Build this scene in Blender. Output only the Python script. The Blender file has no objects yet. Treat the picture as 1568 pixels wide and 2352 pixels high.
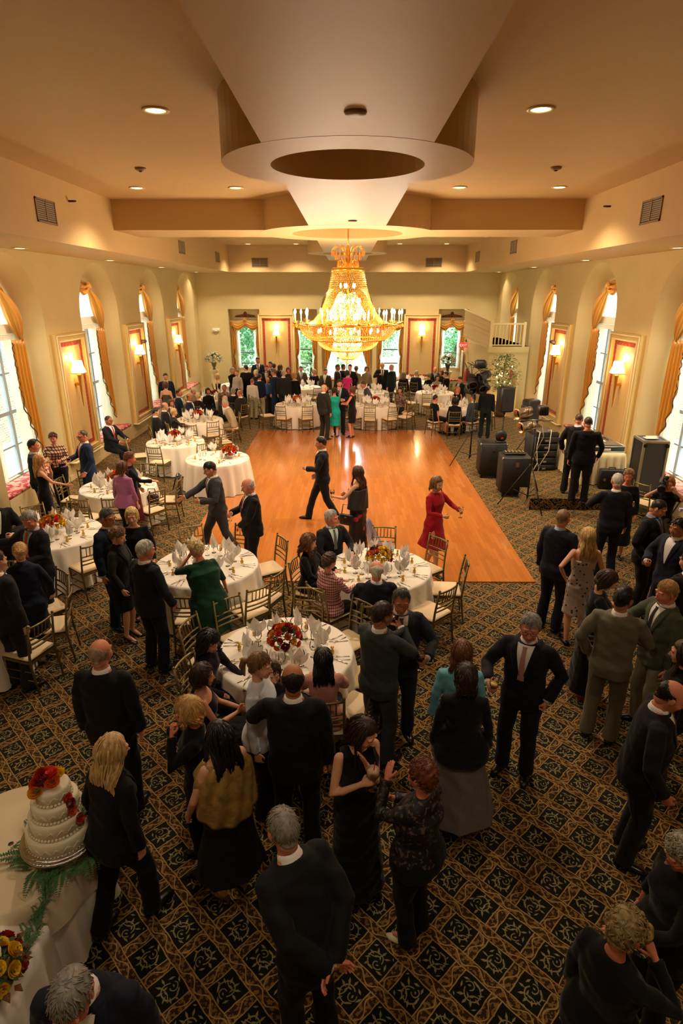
import bpy, math, random
import numpy as np
from mathutils import Vector, Matrix
from mathutils.bvhtree import BVHTree
PI=math.pi
R=math.radians
rnd=random.Random(7)
S=bpy.context.scene; C=S.collection
# ------------------------------------------------------------ camera
CAM_F=1370.; PITCH=R(20.2); YAW=math.atan(13/1370*math.cos(PITCH)); CAM_H=4.5
cd=bpy.data.cameras.new('camera'); cam=bpy.data.objects.new('camera',cd); C.objects.link(cam)
cam.location=(0,0,CAM_H); cam.rotation_euler=(PI/2-PITCH,0,YAW)
cd.sensor_fit='VERTICAL'; cd.sensor_height=36; cd.lens=36*CAM_F/2352; cd.clip_end=300; cd.clip_start=.05
S.camera=cam
# ------------------------------------------------------------ exposure, world, lights
S.view_settings.view_transform='Standard'; S.view_settings.look='None'
S.view_settings.exposure=0.55; S.view_settings.gamma=1.0; S.view_settings.use_curve_mapping=False
w=bpy.data.worlds.new('sky'); S.world=w; w.use_nodes=True
bg=w.node_tree.nodes['Background']; bg.inputs['Color'].default_value=(.86,.95,1,1); bg.inputs['Strength'].default_value=8.5
K_CHAND=430; K_DOWN=250; K_SCONCE=24; K_SOFFIT=110; K_FRONT_FILL=75
WARM=(1,.68,.34); WARM2=(1,.82,.60)
def light(kind,name,loc,energy,color,parent=None,rot=None,**k):
    l=bpy.data.lights.new(name,kind); l.energy=energy; l.color=color
    for a,b in k.items(): setattr(l,a,b)
    o=bpy.data.objects.new(name,l); o.location=loc; o.parent=parent
    if rot: o.rotation_euler=rot
    C.objects.link(o); return o
# ------------------------------------------------------------ helpers
def lin(h):
    h=h.lstrip('#'); c=[int(h[i:i+2],16)/255 for i in (0,2,4)]
    return tuple((x/12.92 if x<.04045 else ((x+.055)/1.055)**2.4) for x in c)+(1,)
_m={}
def mat(name,col='#808080',rough=.6,metal=0.,emit=0,emcol=None,trans=0.,sheen=0,coat=0,spec=.5,noise=None,bump=None,alpha=1,sss=0):
    if name in _m: return _m[name]
    m=bpy.data.materials.new(name); m.use_nodes=True; nt=m.node_tree; b=nt.nodes['Principled BSDF']; I=b.inputs
    c=lin(col) if isinstance(col,str) else col
    I['Base Color'].default_value=c; I['Roughness'].default_value=rough; I['Metallic'].default_value=metal
    I['Specular IOR Level'].default_value=spec
    if trans: I['Transmission Weight'].default_value=trans
    if sheen: I['Sheen Weight'].default_value=sheen; I['Sheen Roughness'].default_value=.4
    if coat: I['Coat Weight'].default_value=coat; I['Coat Roughness'].default_value=.08
    if sss: I['Subsurface Weight'].default_value=sss; I['Subsurface Radius'].default_value=(.02,.008,.004)
    if alpha<1: I['Alpha'].default_value=alpha
    if emit: I['Emission Color'].default_value=lin(emcol or col); I['Emission Strength'].default_value=emit
    if noise or bump:
        tc=nt.nodes.new('ShaderNodeTexCoord')
        mp=nt.nodes.new('ShaderNodeMapping'); nt.links.new(tc.outputs['Object'],mp.inputs['Vector'])
        if noise: # (scale, amount, (sx,sy,sz))
            n=nt.nodes.new('ShaderNodeTexNoise'); n.inputs['Scale'].default_value=noise[0]; n.inputs['Detail'].default_value=4
            if len(noise)>2: mp.inputs['Scale'].default_value=noise[2]
            nt.links.new(mp.outputs[0],n.inputs['Vector'])
            mr=nt.nodes.new('ShaderNodeMapRange'); mr.inputs[1].default_value=.3; mr.inputs[2].default_value=.7
            mr.inputs[3].default_value=1-noise[1]; mr.inputs[4].default_value=1+noise[1]; nt.links.new(n.outputs[0],mr.inputs[0])
            v=nt.nodes.new('ShaderNodeVectorMath'); v.operation='SCALE'; v.inputs[0].default_value=c[:3]
            nt.links.new(mr.outputs[0],v.inputs['Scale']); nt.links.new(v.outputs[0],I['Base Color'])
        if bump: # (scale, strength, dist)
            n2=nt.nodes.new('ShaderNodeTexNoise'); n2.inputs['Scale'].default_value=bump[0]; n2.inputs['Detail'].default_value=8.5
            nt.links.new(mp.outputs[0],n2.inputs['Vector'])
            bp=nt.nodes.new('ShaderNodeBump'); bp.inputs['Strength'].default_value=bump[1]; bp.inputs['Distance'].default_value=bump[2]
            nt.links.new(n2.outputs[0],bp.inputs['Height']); nt.links.new(bp.outputs[0],I['Normal'])
    _m[name]=m; return m
class NT:
    """tiny expression builder over shader math nodes"""
    def __init__(s,m): s.nt=m.node_tree; s.b=s.nt.nodes['Principled BSDF']
    def n(s,t,**k):
        x=s.nt.nodes.new(t)
        for a,b in k.items(): setattr(x,a,b)
        return x
    def put(s,sock,v):
        if isinstance(v,bpy.types.NodeSocket): s.nt.links.new(v,sock)
        else: sock.default_value=v
    def m(s,op,a,b=0.,c=None):
        x=s.n('ShaderNodeMath',operation=op); s.put(x.inputs[0],a); s.put(x.inputs[1],b)
        if c is not None: s.put(x.inputs[2],c)
        return x.outputs[0]
    def xyz(s,coord='Object'):
        t=s.n('ShaderNodeTexCoord'); q=s.n('ShaderNodeSeparateXYZ'); s.nt.links.new(t.outputs[coord],q.inputs[0]); return q.outputs
    def comb(s,x,y,z=0.):
        q=s.n('ShaderNodeCombineXYZ'); s.put(q.inputs[0],x); s.put(q.inputs[1],y); s.put(q.inputs[2],z); return q.outputs[0]
    def mix(s,f,a,b):
        x=s.n('ShaderNodeMix',data_type='RGBA'); s.put(x.inputs[0],f)
        s.put(x.inputs[6],a); s.put(x.inputs[7],b); return x.outputs[2]
    def noise(s,vec,scale,detail=2.):
        x=s.n('ShaderNodeTexNoise'); s.nt.links.new(vec,x.inputs['Vector']); x.inputs['Scale'].default_value=scale; x.inputs['Detail'].default_value=detail; return x.outputs[0]
class MB:
    def __init__(s): s.v=[]; s.f=[]; s.m=[]; s.mi=0
    def add(s,vs,fs,mi=None):
        o=len(s.v); s.v.extend([tuple(float(c) for c in p) for p in vs]); s.f.extend([tuple(int(i)+o for i in f) for f in fs]); s.m.extend([s.mi if mi is None else mi]*len(fs)); return s
    def box(s,x0,y0,z0,x1,y1,z1,rot=0,at=(0,0,0)):
        vs=[(x,y,z) for x in (x0,x1) for y in (y0,y1) for z in (z0,z1)]
        c,sn=math.cos(rot),math.sin(rot)
        vs=[(x*c-y*sn+at[0],x*sn+y*c+at[1],z+at[2]) for x,y,z in vs]
        return s.add(vs,[(0,1,3,2),(4,6,7,5),(0,4,5,1),(2,3,7,6),(0,2,6,4),(1,5,7,3)])
    def rbox(s,x0,y0,z0,x1,y1,z1,b=.01):
        """box with chamfered edges"""
        import itertools
        cx,cy,cz=(x0+x1)/2,(y0+y1)/2,(z0+z1)/2; hx,hy,hz=abs(x1-x0)/2,abs(y1-y0)/2,abs(z1-z0)/2; b=min(b,hx*.9,hy*.9,hz*.9)
        prof=[]
        for z,i in ((-hz,b),(-hz+b,0),(hz-b,0),(hz,b)):
            r=[]
            for sx,sy in ((1,1),(-1,1),(-1,-1),(1,-1)):
                X,Y=hx-i,hy-i
                p=[(sx*X,sy*(Y-b+0),z),(sx*(X-b+0),sy*Y,z)]
                if sx*sy<0: p.reverse()
                r+=p
            prof.append([(cx+a,cy+c,cz+d) for a,c,d in r])
        vs=[p for r in prof for p in r]; n=8; fs=[]
        for k in range(3):
            for i in range(n): j=(i+1)%n; fs.append((k*n+i,k*n+j,k*n+n+j,k*n+n+i))
        fs.append(tuple(range(n-1,-1,-1))); fs.append(tuple(range(3*n,4*n)))
        return s.add(vs,fs)
    def rings(s,rings,cap=True,closed=True):
        n=len(rings[0]); vs=[p for r in rings for p in r]; fs=[]
        for k in range(len(rings)-1):
            for i in range(n if closed else n-1):
                j=(i+1)%n; fs.append((k*n+i,k*n+j,(k+1)*n+j,(k+1)*n+i))
        if cap and closed: fs.append(tuple(range(n-1,-1,-1))); fs.append(tuple(range((len(rings)-1)*n,len(rings)*n)))
        return s.add(vs,fs)
    def tube(s,pts,rad,n=8,cap=True,flat=1.,up=None):
        pts=[np.array(p,float) for p in pts]; N=len(pts)
        if not hasattr(rad,'__len__'): rad=[rad]*N
        T=[]
        for i in range(N):
            a=pts[max(i-1,0)]; b=pts[min(i+1,N-1)]; d=b-a; T.append(d/(np.linalg.norm(d)+1e-9))
        u=np.array(up if up is not None else ((0,0,1) if abs(T[0][2])<.9 else (0,1,0)),float)
        rs=[]
        for i in range(N):
            t=T[i]; u=u-t*(u@t); l=np.linalg.norm(u)
            if l<1e-6: u=np.cross(t,(1,.3,.2)); l=np.linalg.norm(u)
            u=u/l; w_=np.cross(t,u); r=rad[i]
            rs.append([pts[i]+w_*(math.cos(2*PI*k/n)*r)+u*(math.sin(2*PI*k/n)*r*flat) for k in range(n)])
        return s.rings(rs,cap)
    def lathe(s,prof,n=16,at=(0,0,0),cap=True,wob=None):
        rs=[]
        for r,z in prof:
            rs.append([(at[0]+math.cos(2*PI*k/n)*(r+(wob(2*PI*k/n,z,r) if wob else 0)),at[1]+math.sin(2*PI*k/n)*(r+(wob(2*PI*k/n,z,r) if wob else 0)),at[2]+z) for k in range(n)])
        return s.rings(rs,cap)
    def ell(s,c,r,nu=12,nv=8,M=None):
        rs=[]
        for j in range(nv+1):
            th=PI*j/nv; sr=max(math.sin(th),1e-3)
            ring=[]
            for k in range(nu):
                p=Vector((math.cos(2*PI*k/nu)*sr*r[0],math.sin(2*PI*k/nu)*sr*r[1],-math.cos(th)*r[2]))
                if M: p=M@p
                ring.append((p[0]+c[0],p[1]+c[1],p[2]+c[2]))
            rs.append(ring)
        return s.rings(rs)
    def grid(s,fn,nu,nv):
        vs=[fn(i/nu,j/nv) for j in range(nv+1) for i in range(nu+1)]
        return s.add(vs,[(j*(nu+1)+i,j*(nu+1)+i+1,(j+1)*(nu+1)+i+1,(j+1)*(nu+1)+i) for j in range(nv) for i in range(nu)])
    def mesh(s,name,mats,smooth=True):
        me=bpy.data.meshes.new(name); me.from_pydata(s.v,[],s.f)
        for x in mats: me.materials.append(x)
        if len(mats)>1: me.polygons.foreach_set('material_index',s.m)
        if smooth: me.polygons.foreach_set('use_smooth',[True]*len(me.polygons))
        me.update(); return me
def link(name,data,parent=None,loc=(0,0,0),rz=0):
    o=bpy.data.objects.new(name,data); C.objects.link(o); o.location=loc
    if rz: o.rotation_euler=(0,0,rz)
    if parent: o.parent=parent
    return o
def obj(name,mb,m,parent=None,smooth=True,loc=(0,0,0),rz=0,sharp=False,solid=0):
    ms=m if isinstance(m,(list,tuple)) else [m]
    o=link(name,mb.mesh(name,ms,smooth),parent,loc,rz)
    if sharp:
        try: o.data.set_sharp_from_angle(angle=R(40))
        except Exception: pass
    if solid:
        q=o.modifiers.new('solid','SOLIDIFY'); q.thickness=solid; q.offset=0
    return o
def tag(o,label=None,cat=None,group=None,kind=None):
    if label: o['label']=label
    if cat: o['category']=cat
    if group: o['group']=group
    if kind: o['kind']=kind
    return o
def thing(name,label,cat,loc=(0,0,0),rz=0,group=None):
    return tag(link(name,None,None,loc,rz),label,cat,group)
def struct(name,mb,m,smooth=False,parent=None):
    o=obj(name,mb,m,parent,smooth)
    if not parent: o['kind']='structure'
    return o
def dup(root,loc,rz=0,label=None,group=None,cat=None,sc=None):
    r=root.copy(); C.objects.link(r); r.location=loc; r.rotation_euler=(0,0,rz)
    if label: r['label']=label
    if group: r['group']=group
    if cat: r['category']=cat
    if sc: r.scale=(sc,)*3
    for ch in list(root.children):
        c=ch.copy(); C.objects.link(c); c.parent=r
        for g in list(ch.children):
            d=g.copy(); C.objects.link(d); d.parent=c
    return r
class Proto:
    """first placement moves the prototype itself, later ones copy it"""
    def __init__(s,o): s.o=o; s.used=False
    def put(s,loc,rz=0,label=None,group=None,cat=None):
        if not s.used:
            s.used=True; o=s.o; o.location=loc; o.rotation_euler=(0,0,rz)
            if label: o['label']=label
            if group: o['group']=group
            if cat: o['category']=cat
            return o
        return dup(s.o,loc,rz,label,group,cat)
_f=np.array([-math.sin(YAW)*math.cos(PITCH),math.cos(YAW)*math.cos(PITCH),-math.sin(PITCH)])
_r=np.array([math.cos(YAW),math.sin(YAW),0]); _u=np.cross(_r,_f)
def at(px,py,z=0.):
    """world point at height z seen at that spot of the photograph (used to survey where things stand)"""
    d=_f+_r*(px-784)/CAM_F-_u*(py-1176)/CAM_F; t=(z-CAM_H)/d[2]; return np.array([0,0,CAM_H])+d*t
# ------------------------------------------------------------ materials
wall_m=mat('wall_paint','#cfbb84',.75,noise=(1.5,.03),bump=(60,.05,.01))
ceil_m=mat('ceiling_paint','#c8a972',.5,noise=(1.,.03))
trim_m=mat('trim_paint','#e0cb98',.5)
fascia_m=mat('fascia_paint','#c09a62',.6)
yel_m=mat('panel_yellow','#dcb765',.55)
beige_m=mat('panel_beige','#cbaa6e',.6)
white_m=mat('white_paint','#efe9d6',.5)
gold_m=mat('gold_fabric','#c88a2a',.38,sheen=.3,bump=(30,.2,.01))
trimd_m=mat('drape_trim','#5d3a1a',.6)
cloth_m=mat('table_linen','#f1e8d8',.7,sheen=.1,bump=(8,.12,.02))
napkin_m=mat('napkin_linen','#fdf8f0',.65)
silver_m=mat('silver','#d8d4cc',.22,1.)
gilt_m=mat('gilt','#d9a441',.3,1.)
chair_m=mat('chair_bronze','#85744a',.38,.75)
cush_m=mat('cushion_ivory','#e9cfa4',.7,bump=(40,.1,.01))
black_m=mat('black_plastic','#141414',.45)
blackv_m=mat('black_vinyl','#1a1817',.5,bump=(120,.4,.004))
steel_m=mat('brushed_steel','#b8b8b8',.3,1.)
red_m=mat('red_paint','#c4231c',.4)
def glass_mat(name,col=(1,1,1,1),a=.12):
    m=bpy.data.materials.new(name); m.use_nodes=True; nt=m.node_tree; nt.nodes.clear()
    o=nt.nodes.new('ShaderNodeOutputMaterial'); mx=nt.nodes.new('ShaderNodeMixShader'); t=nt.nodes.new('ShaderNodeBsdfTransparent'); g=nt.nodes.new('ShaderNodeBsdfGlossy')
    g.inputs['Roughness'].default_value=.05; t.inputs['Color'].default_value=col; fr=nt.nodes.new('ShaderNodeLayerWeight'); fr.inputs['Blend'].default_value=a
    nt.links.new(fr.outputs['Fresnel'],mx.inputs[0]); nt.links.new(t.outputs[0],mx.inputs[1]); nt.links.new(g.outputs[0],mx.inputs[2]); nt.links.new(mx.outputs[0],o.inputs[0]); return m
glass_m=glass_mat('clear_glass',(.97,.98,.97,1),.22)
pane_m=glass_mat('window_glass',(.97,1,.99,1),.1)
def sheer_mat():
    m=bpy.data.materials.new('sheer_voile'); m.use_nodes=True; nt=m.node_tree; nt.nodes.clear()
    o=nt.nodes.new('ShaderNodeOutputMaterial'); mx=nt.nodes.new('ShaderNodeMixShader'); m2=nt.nodes.new('ShaderNodeMixShader')
    t=nt.nodes.new('ShaderNodeBsdfTransparent'); d=nt.nodes.new('ShaderNodeBsdfDiffuse'); l=nt.nodes.new('ShaderNodeBsdfTranslucent')
    d.inputs[0].default_value=(.9,.87,.8,1); l.inputs[0].default_value=(.95,.93,.86,1); mx.inputs[0].default_value=.7; m2.inputs[0].default_value=.72
    nt.links.new(d.outputs[0],mx.inputs[1]); nt.links.new(l.outputs[0],mx.inputs[2]); nt.links.new(t.outputs[0],m2.inputs[1]); nt.links.new(mx.outputs[0],m2.inputs[2]); nt.links.new(m2.outputs[0],o.inputs[0]); return m
sheer_m=sheer_mat()
def carpet():
    m=mat('patterned_carpet','#202010',.95,spec=.12); N=NT(m); x,y,z=N.xyz()
    yy=N.m('ADD',y,z)
    wv=N.comb(x,yy); nz=N.noise(wv,7.,2.); nz2=N.noise(wv,34.,3.)
    X=N.m('SUBTRACT',x,1.27); Y=N.m('SUBTRACT',yy,3.12); k=.70711/.293
    wob=N.m('MULTIPLY_ADD',nz,.10,-.05)
    u=N.m('ADD',N.m('MULTIPLY',N.m('ADD',X,Y),k),wob); v=N.m('ADD',N.m('MULTIPLY',N.m('SUBTRACT',Y,X),k),wob)
    gu=N.m('SUBTRACT',N.m('FRACT',u),.5); gv=N.m('SUBTRACT',N.m('FRACT',v),.5)   # 0 at band centre
    fu=N.m('SUBTRACT',N.m('FRACT',N.m('ADD',u,.5)),.5); fv=N.m('SUBTRACT',N.m('FRACT',N.m('ADD',v,.5)),.5)
    au=N.m('ABSOLUTE',gu); av=N.m('ABSOLUTE',gv); bu=N.m('LESS_THAN',au,.155); bv=N.m('LESS_THAN',av,.155)
    # second band only shows outside the first: interlaced
    band=N.m('MAXIMUM',bu,bv)
    def line(d,w_): return N.m('LESS_THAN',N.m('ABSOLUTE',d),w_)
    edge_u=line(N.m('SUBTRACT',au,.14),.014); edge_v=N.m('MULTIPLY',line(N.m('SUBTRACT',av,.14),.014),N.m('SUBTRACT',1.,bu))
    def wave(g,al,flip): 
        s_=N.m('SINE',N.m('MULTIPLY',al,flip*2*PI*1.5)); s_=N.m('MULTIPLY',s_,.085)
        return line(N.m('SUBTRACT',g,s_),.017)
    wu=N.m('MULTIPLY',wave(gu,v,1),bu); wv_=N.m('MULTIPLY',N.m('MULTIPLY',wave(gv,u,1),bv),N.m('SUBTRACT',1.,bu))
    lines=N.m('MAXIMUM',N.m('MAXIMUM',edge_u,edge_v),N.m('MAXIMUM',wu,wv_))
    # motif inside a cell
    cu=N.m('FLOOR',N.m('ADD',u,.5)); cv=N.m('FLOOR',N.m('ADD',v,.5))
    wn=N.n('ShaderNodeTexWhiteNoise',noise_dimensions='2D'); N.nt.links.new(N.comb(cu,cv),wn.inputs['Vector']); h=wn.outputs['Value']
    # turn the motif by a quarter turn or more from cell to cell
    ra=N.m('MULTIPLY',N.m('FLOOR',N.m('MULTIPLY',h,8.)),PI/4); ca=N.m('COSINE',ra); sa=N.m('SINE',ra)
    pu=N.m('SUBTRACT',N.m('MULTIPLY',fu,ca),N.m('MULTIPLY',fv,sa)); pv=N.m('ADD',N.m('MULTIPLY',fu,sa),N.m('MULTIPLY',fv,ca))
    def arc(cx,cy,r_,w_,lo,hi):      # part of a ring
        dx=N.m('SUBTRACT',pu,cx); dy=N.m('SUBTRACT',pv,cy); rr=N.m('SQRT',N.m('ADD',N.m('MULTIPLY',dx,dx),N.m('MULTIPLY',dy,dy))); t=N.m('ARCTAN2',dy,dx)
        return N.m('MULTIPLY',N.m('LESS_THAN',N.m('ABSOLUTE',N.m('SUBTRACT',rr,N.m('MULTIPLY_ADD',t,.012,r_))),w_),N.m('MULTIPLY',N.m('GREATER_THAN',t,lo),N.m('LESS_THAN',t,hi)))
    def leafs(cx,cy,ang_,l,w_):      # pointed leaf
        c_,s_=math.cos(ang_),math.sin(ang_); dx=N.m('SUBTRACT',pu,cx); dy=N.m('SUBTRACT',pv,cy)
        x_=N.m('ADD',N.m('MULTIPLY',dx,c_),N.m('MULTIPLY',dy,s_)); y_=N.m('SUBTRACT',N.m('MULTIPLY',dy,c_),N.m('MULTIPLY',dx,s_))
        q=N.m('SUBTRACT',1.,N.m('ABSOLUTE',N.m('DIVIDE',x_,l))); return N.m('LESS_THAN',N.m('ABSOLUTE',y_),N.m('MULTIPLY',q,w_))
    parts=[arc(.02,.03,.20,.015,-3.1,1.9),arc(-.06,.10,.085,.013,-1.2,3.1),arc(.30,-.26,.30,.012,1.7,3.1)]
    for cx,cy,an,l,w_ in ((-.17,-.16,.7,.09,.030),(-.02,-.22,1.4,.09,.032),(.12,-.17,2.2,.09,.030),(.22,-.04,2.9,.08,.028),(.22,.12,.5,.08,.026),(.08,-.03,1.0,.075,.028),(-.02,-.07,2.4,.07,.024),(-.25,.02,1.9,.08,.028),(-.22,.20,.3,.09,.028),(.05,.24,.1,.09,.026),(.16,.25,1.2,.06,.022),(-.08,.11,.6,.045,.022),(.26,-.24,.8,.07,.024),(-.27,-.27,2.4,.05,.02)): parts.append(leafs(cx,cy,an,l,w_))
    motif=parts[0]
    for q in parts[1:]: motif=N.m('MAXIMUM',motif,q)
    olive=N.mix(nz2,lin('#5f6236'),lin('#ab9464')); inner=N.mix(motif,lin('#0d0f0a'),olive)
    bandc=N.mix(N.m('GREATER_THAN',nz2,.52),lin('#33220f'),lin('#7d5c2e')); bandc=N.mix(lines,bandc,lin('#a3824c'))
    col=N.mix(band,inner,bandc); N.put(N.b.inputs['Base Color'],col)
    N.b.inputs['Sheen Weight'].default_value=.25; N.b.inputs['Sheen Roughness'].default_value=.5; N.b.inputs['Sheen Tint'].default_value=lin('#e0c8a0')
    bp=N.n('ShaderNodeBump'); bp.inputs['Strength'].default_value=.3; bp.inputs['Distance'].default_value=.01; N.put(bp.inputs['Height'],nz2); N.nt.links.new(bp.outputs[0],N.b.inputs['Normal'])
    return m
carpet_m=carpet()
def parquet():
    m=mat('oak_parquet','#c06d20',.16,coat=.35); N=NT(m); x,y,z=N.xyz()
    bt=N.n('ShaderNodeTexBrick'); N.nt.links.new(N.comb(y,x),bt.inputs['Vector'])
    bt.inputs['Scale'].default_value=1; bt.inputs['Brick Width'].default_value=.75; bt.inputs['Row Height'].default_value=.075; bt.inputs['Mortar Size'].default_value=.0012
    bt.inputs['Color1'].default_value=lin('#bd7030'); bt.inputs['Color2'].default_value=lin('#a55c24'); bt.inputs['Mortar'].default_value=lin('#84450f'); bt.offset=.37
    n=N.noise(N.comb(N.m('MULTIPLY',x,9.),y),5.,5.)
    col=N.mix(N.m('MULTIPLY',n,.5),bt.outputs['Color'],lin('#c67f3a')); N.put(N.b.inputs['Base Color'],col)
    n3=N.noise(N.comb(x,y),2.2,3.); N.put(N.b.inputs['Roughness'],N.m('MULTIPLY_ADD',n3,.16,.1))
    bp=N.n('ShaderNodeBump'); bp.inputs['Strength'].default_value=.12; bp.inputs['Distance'].default_value=.01
    n4=N.noise(N.comb(N.m('MULTIPLY',x,3.),y),2.5,2.); N.put(bp.inputs['Height'],n4); N.nt.links.new(bp.outputs[0],N.b.inputs['Normal'])
    return m
parq_m=parquet()
def pattern2(name,c1,c2,kind='damask',sc=20,rough=.6,th=.5):
    m=mat(name,c1,rough); N=NT(m); x,y,z=N.xyz()
    if kind=='damask':
        n=N.noise(N.comb(x,y,z),sc,3.); f=N.m('GREATER_THAN',n,th)
    elif kind=='grid':
        a=N.m('FRACT',N.m('MULTIPLY',N.m('ADD',x,y),sc)); b=N.m('FRACT',N.m('MULTIPLY',z,sc)); f=N.m('MAXIMUM',N.m('LESS_THAN',a,.28),N.m('LESS_THAN',b,.28))
    elif kind=='spots':
        v=N.n('ShaderNodeTexVoronoi'); N.nt.links.new(N.comb(x,y,z),v.inputs['Vector']); v.inputs['Scale'].default_value=sc; f=N.m('LESS_THAN',v.outputs['Distance'],th)
    elif kind=='brick':
        bt=N.n('ShaderNodeTexBrick'); N.nt.links.new(N.comb(N.m('ADD',x,y),z),bt.inputs['Vector']); bt.inputs['Scale'].default_value=sc
        bt.inputs['Color1'].default_value=lin(c1); bt.inputs['Color2'].default_value=lin(c2); bt.inputs['Mortar'].default_value=lin('#efe8da'); bt.inputs['Mortar Size'].default_value=.03
        N.put(N.b.inputs['Base Color'],bt.outputs['Color']); return m
    N.put(N.b.inputs['Base Color'],N.mix(f,lin(c1),lin(c2))); return m
border_m=pattern2('panel_border','#8e2f20','#b04a30','damask',22,.5)
seat_m=pattern2('damask_cushion','#b3303c','#e3a08c','damask',7,.6)
# ------------------------------------------------------------ room
WX=7.0; WZ=5.35; CZ=6.42; FX=5.2; YB=29.5; YF=-2.5; FBY=28.4
BAYS=[13.02,17.8,22.58,27.32]
RO,RI,DEP=1.38,1.12,.62       # arch radius at the wall face and at the window, depth of the reveal
ZS=3.9; ZSI=3.72
def build_side(sd):
    mb=MB(); X=sd*WX
    n=18
    def q(y0,z0,y1,z1): mb.add([(X,y0,z0),(X,y1,z0),(X,y1,z1),(X,y0,z1)],[(0,1,2,3) if sd<0 else (3,2,1,0)])
    prev=YF
    for yc in BAYS:
        q(prev,0,yc-RO,WZ)
        for k in range(n):
            a0=PI-PI*k/n; a1=PI-PI*(k+1)/n
            p0=(yc+RO*math.cos(a0),ZS+RO*math.sin(a0)); p1=(yc+RO*math.cos(a1),ZS+RO*math.sin(a1))
            mb.add([(X,p0[0],p0[1]),(X,p1[0],p1[1]),(X,p1[0],WZ),(X,p0[0],WZ)],[(0,1,2,3) if sd<0 else (3,2,1,0)])
        prev=yc+RO
    q(prev,0,YB,WZ)
    # outer skin so the wall has thickness
    o=struct('wall_left' if sd<0 else 'wall_right',mb,wall_m)
    rv=MB()
    for yc in BAYS:
        rs=[]
        for t in (0,.08,.2,.35,.55,.8,1.):
            e=math.sin(t*PI/2)**.8; rr=RO+(RI-RO)*e; zz=ZS+(ZSI-ZS)*e; xx=sd*(WX+DEP*t)
            rs.append([(xx,yc-rr,0)]+[(xx,yc-rr,zz*.5)]+[(xx,yc+rr*math.cos(PI-PI*k/n),zz+rr*math.sin(PI-PI*k/n)) for k in range(n+1)]+[(xx,yc+rr,zz*.5),(xx,yc+rr,0)])
        rv.rings(rs,cap=False,closed=False)
    obj('arch_reveal',rv,wall_m,o)
    bk=MB(); XX=sd*(WX+DEP)      # backing beyond the reveals, with the glazed openings left open
    bk.add([(XX,YF,0),(XX,BAYS[0]-RI,0),(XX,BAYS[0]-RI,6.5),(XX,YF,6.5)],[(0,1,2,3)])
    for i,yc in enumerate(BAYS):
        nx=(BAYS[i+1]-RI) if i<3 else YB+.4
        bk.add([(XX,yc+RI,0),(XX,nx,0),(XX,nx,6.5),(XX,yc+RI,6.5)],[(0,1,2,3)])
        for k in range(n):
            a0=PI-PI*k/n; a1=PI-PI*(k+1)/n
            mb2=[(XX,yc+RI*math.cos(a0),ZSI+RI*math.sin(a0)),(XX,yc+RI*math.cos(a1),ZSI+RI*math.sin(a1)),(XX,yc+RI*math.cos(a1),6.5),(XX,yc+RI*math.cos(a0),6.5)]
            bk.add(mb2,[(0,1,2,3)])
        bk.add([(XX,yc-RI,0),(XX,yc+RI,0),(XX,yc+RI,.5),(XX,yc-RI,.5)],[(0,1,2,3)])
    obj('outer_wall',bk,wall_m,o)
    bb=MB(); prev=YF
    for yc in BAYS+[None]:
        nx=(yc-RO) if yc else YB
        bb.box(min(X,X-sd*.025),prev,0,max(X,X-sd*.025),nx,.13)
        if yc: prev=yc+RO
    struct('baseboard_left' if sd<0 else 'baseboard_right',bb,trim_m)
build_side(-1); build_side(1)
f=MB(); f.add([(-WX-.7,YF,0),(WX+.7,YF,0),(WX+.7,YB+.7,0),(-WX-.7,YB+.7,0)],[(0,1,2,3)]); struct('floor',f,carpet_m)
# ceiling tray, soffits, fascia, beams
c=MB(); c.add([(-FX,YF,CZ),(FX,YF,CZ),(FX,FBY,CZ),(-FX,FBY,CZ)],[(3,2,1,0)]); struct('ceiling',c,ceil_m)
t=MB()
for sd in (-1,1): 
    a,b=sorted((sd*FX,sd*(WX+.62))); t.box(a,YF,WZ,b,YB+.5,CZ+.2)
t.box(-FX,FBY,WZ,FX,YB+.5,CZ+.2)
struct('trim_1',t,ceil_m)
# spine beam, discs and cross beam (one plaster relief)
BZ=5.8; SW=.8
def disc(mb,yc,ro,ri,dz=BZ,top=CZ,rec=.35):
    n=64; ring=lambda r,z:[(r*math.cos(2*PI*k/n),yc+r*math.sin(2*PI*k/n),z) for k in range(n)]
    mb.rings([ring(ro,top),ring(ro,dz),ring(ri,dz),ring(ri,dz+rec)],cap=False)
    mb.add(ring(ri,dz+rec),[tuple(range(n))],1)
t=MB(); e=.002
t.box(-SW,YF,BZ+e,SW,7.45-.9,CZ); t.box(-SW,7.45+.9,BZ+e,SW,15.5-1.4,CZ); t.box(-SW,15.5+1.4,BZ+e,SW,23.1-.9,CZ); t.box(-SW,23.1+.9,BZ+e,SW,FBY,CZ)
for x0,x1 in ((-FX,-1.3),(1.3,FX)): t.box(x0,14.6,BZ+2*e,x1,16.4,CZ)
disc(t,7.45,1.36,.84); disc(t,15.5,2.05,1.3); disc(t,23.1,1.4,.88)
recess_m=mat('recess_lamplit_paint','#b5843f',.55)  # recess paint with the chandelier's warm light put into its colour
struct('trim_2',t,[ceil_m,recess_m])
# front wall behind the camera
t=MB(); t.box(-WX-.6,YF-.2,0,WX+.6,YF,CZ+.2); struct('wall_front',t,wall_m)
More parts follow.
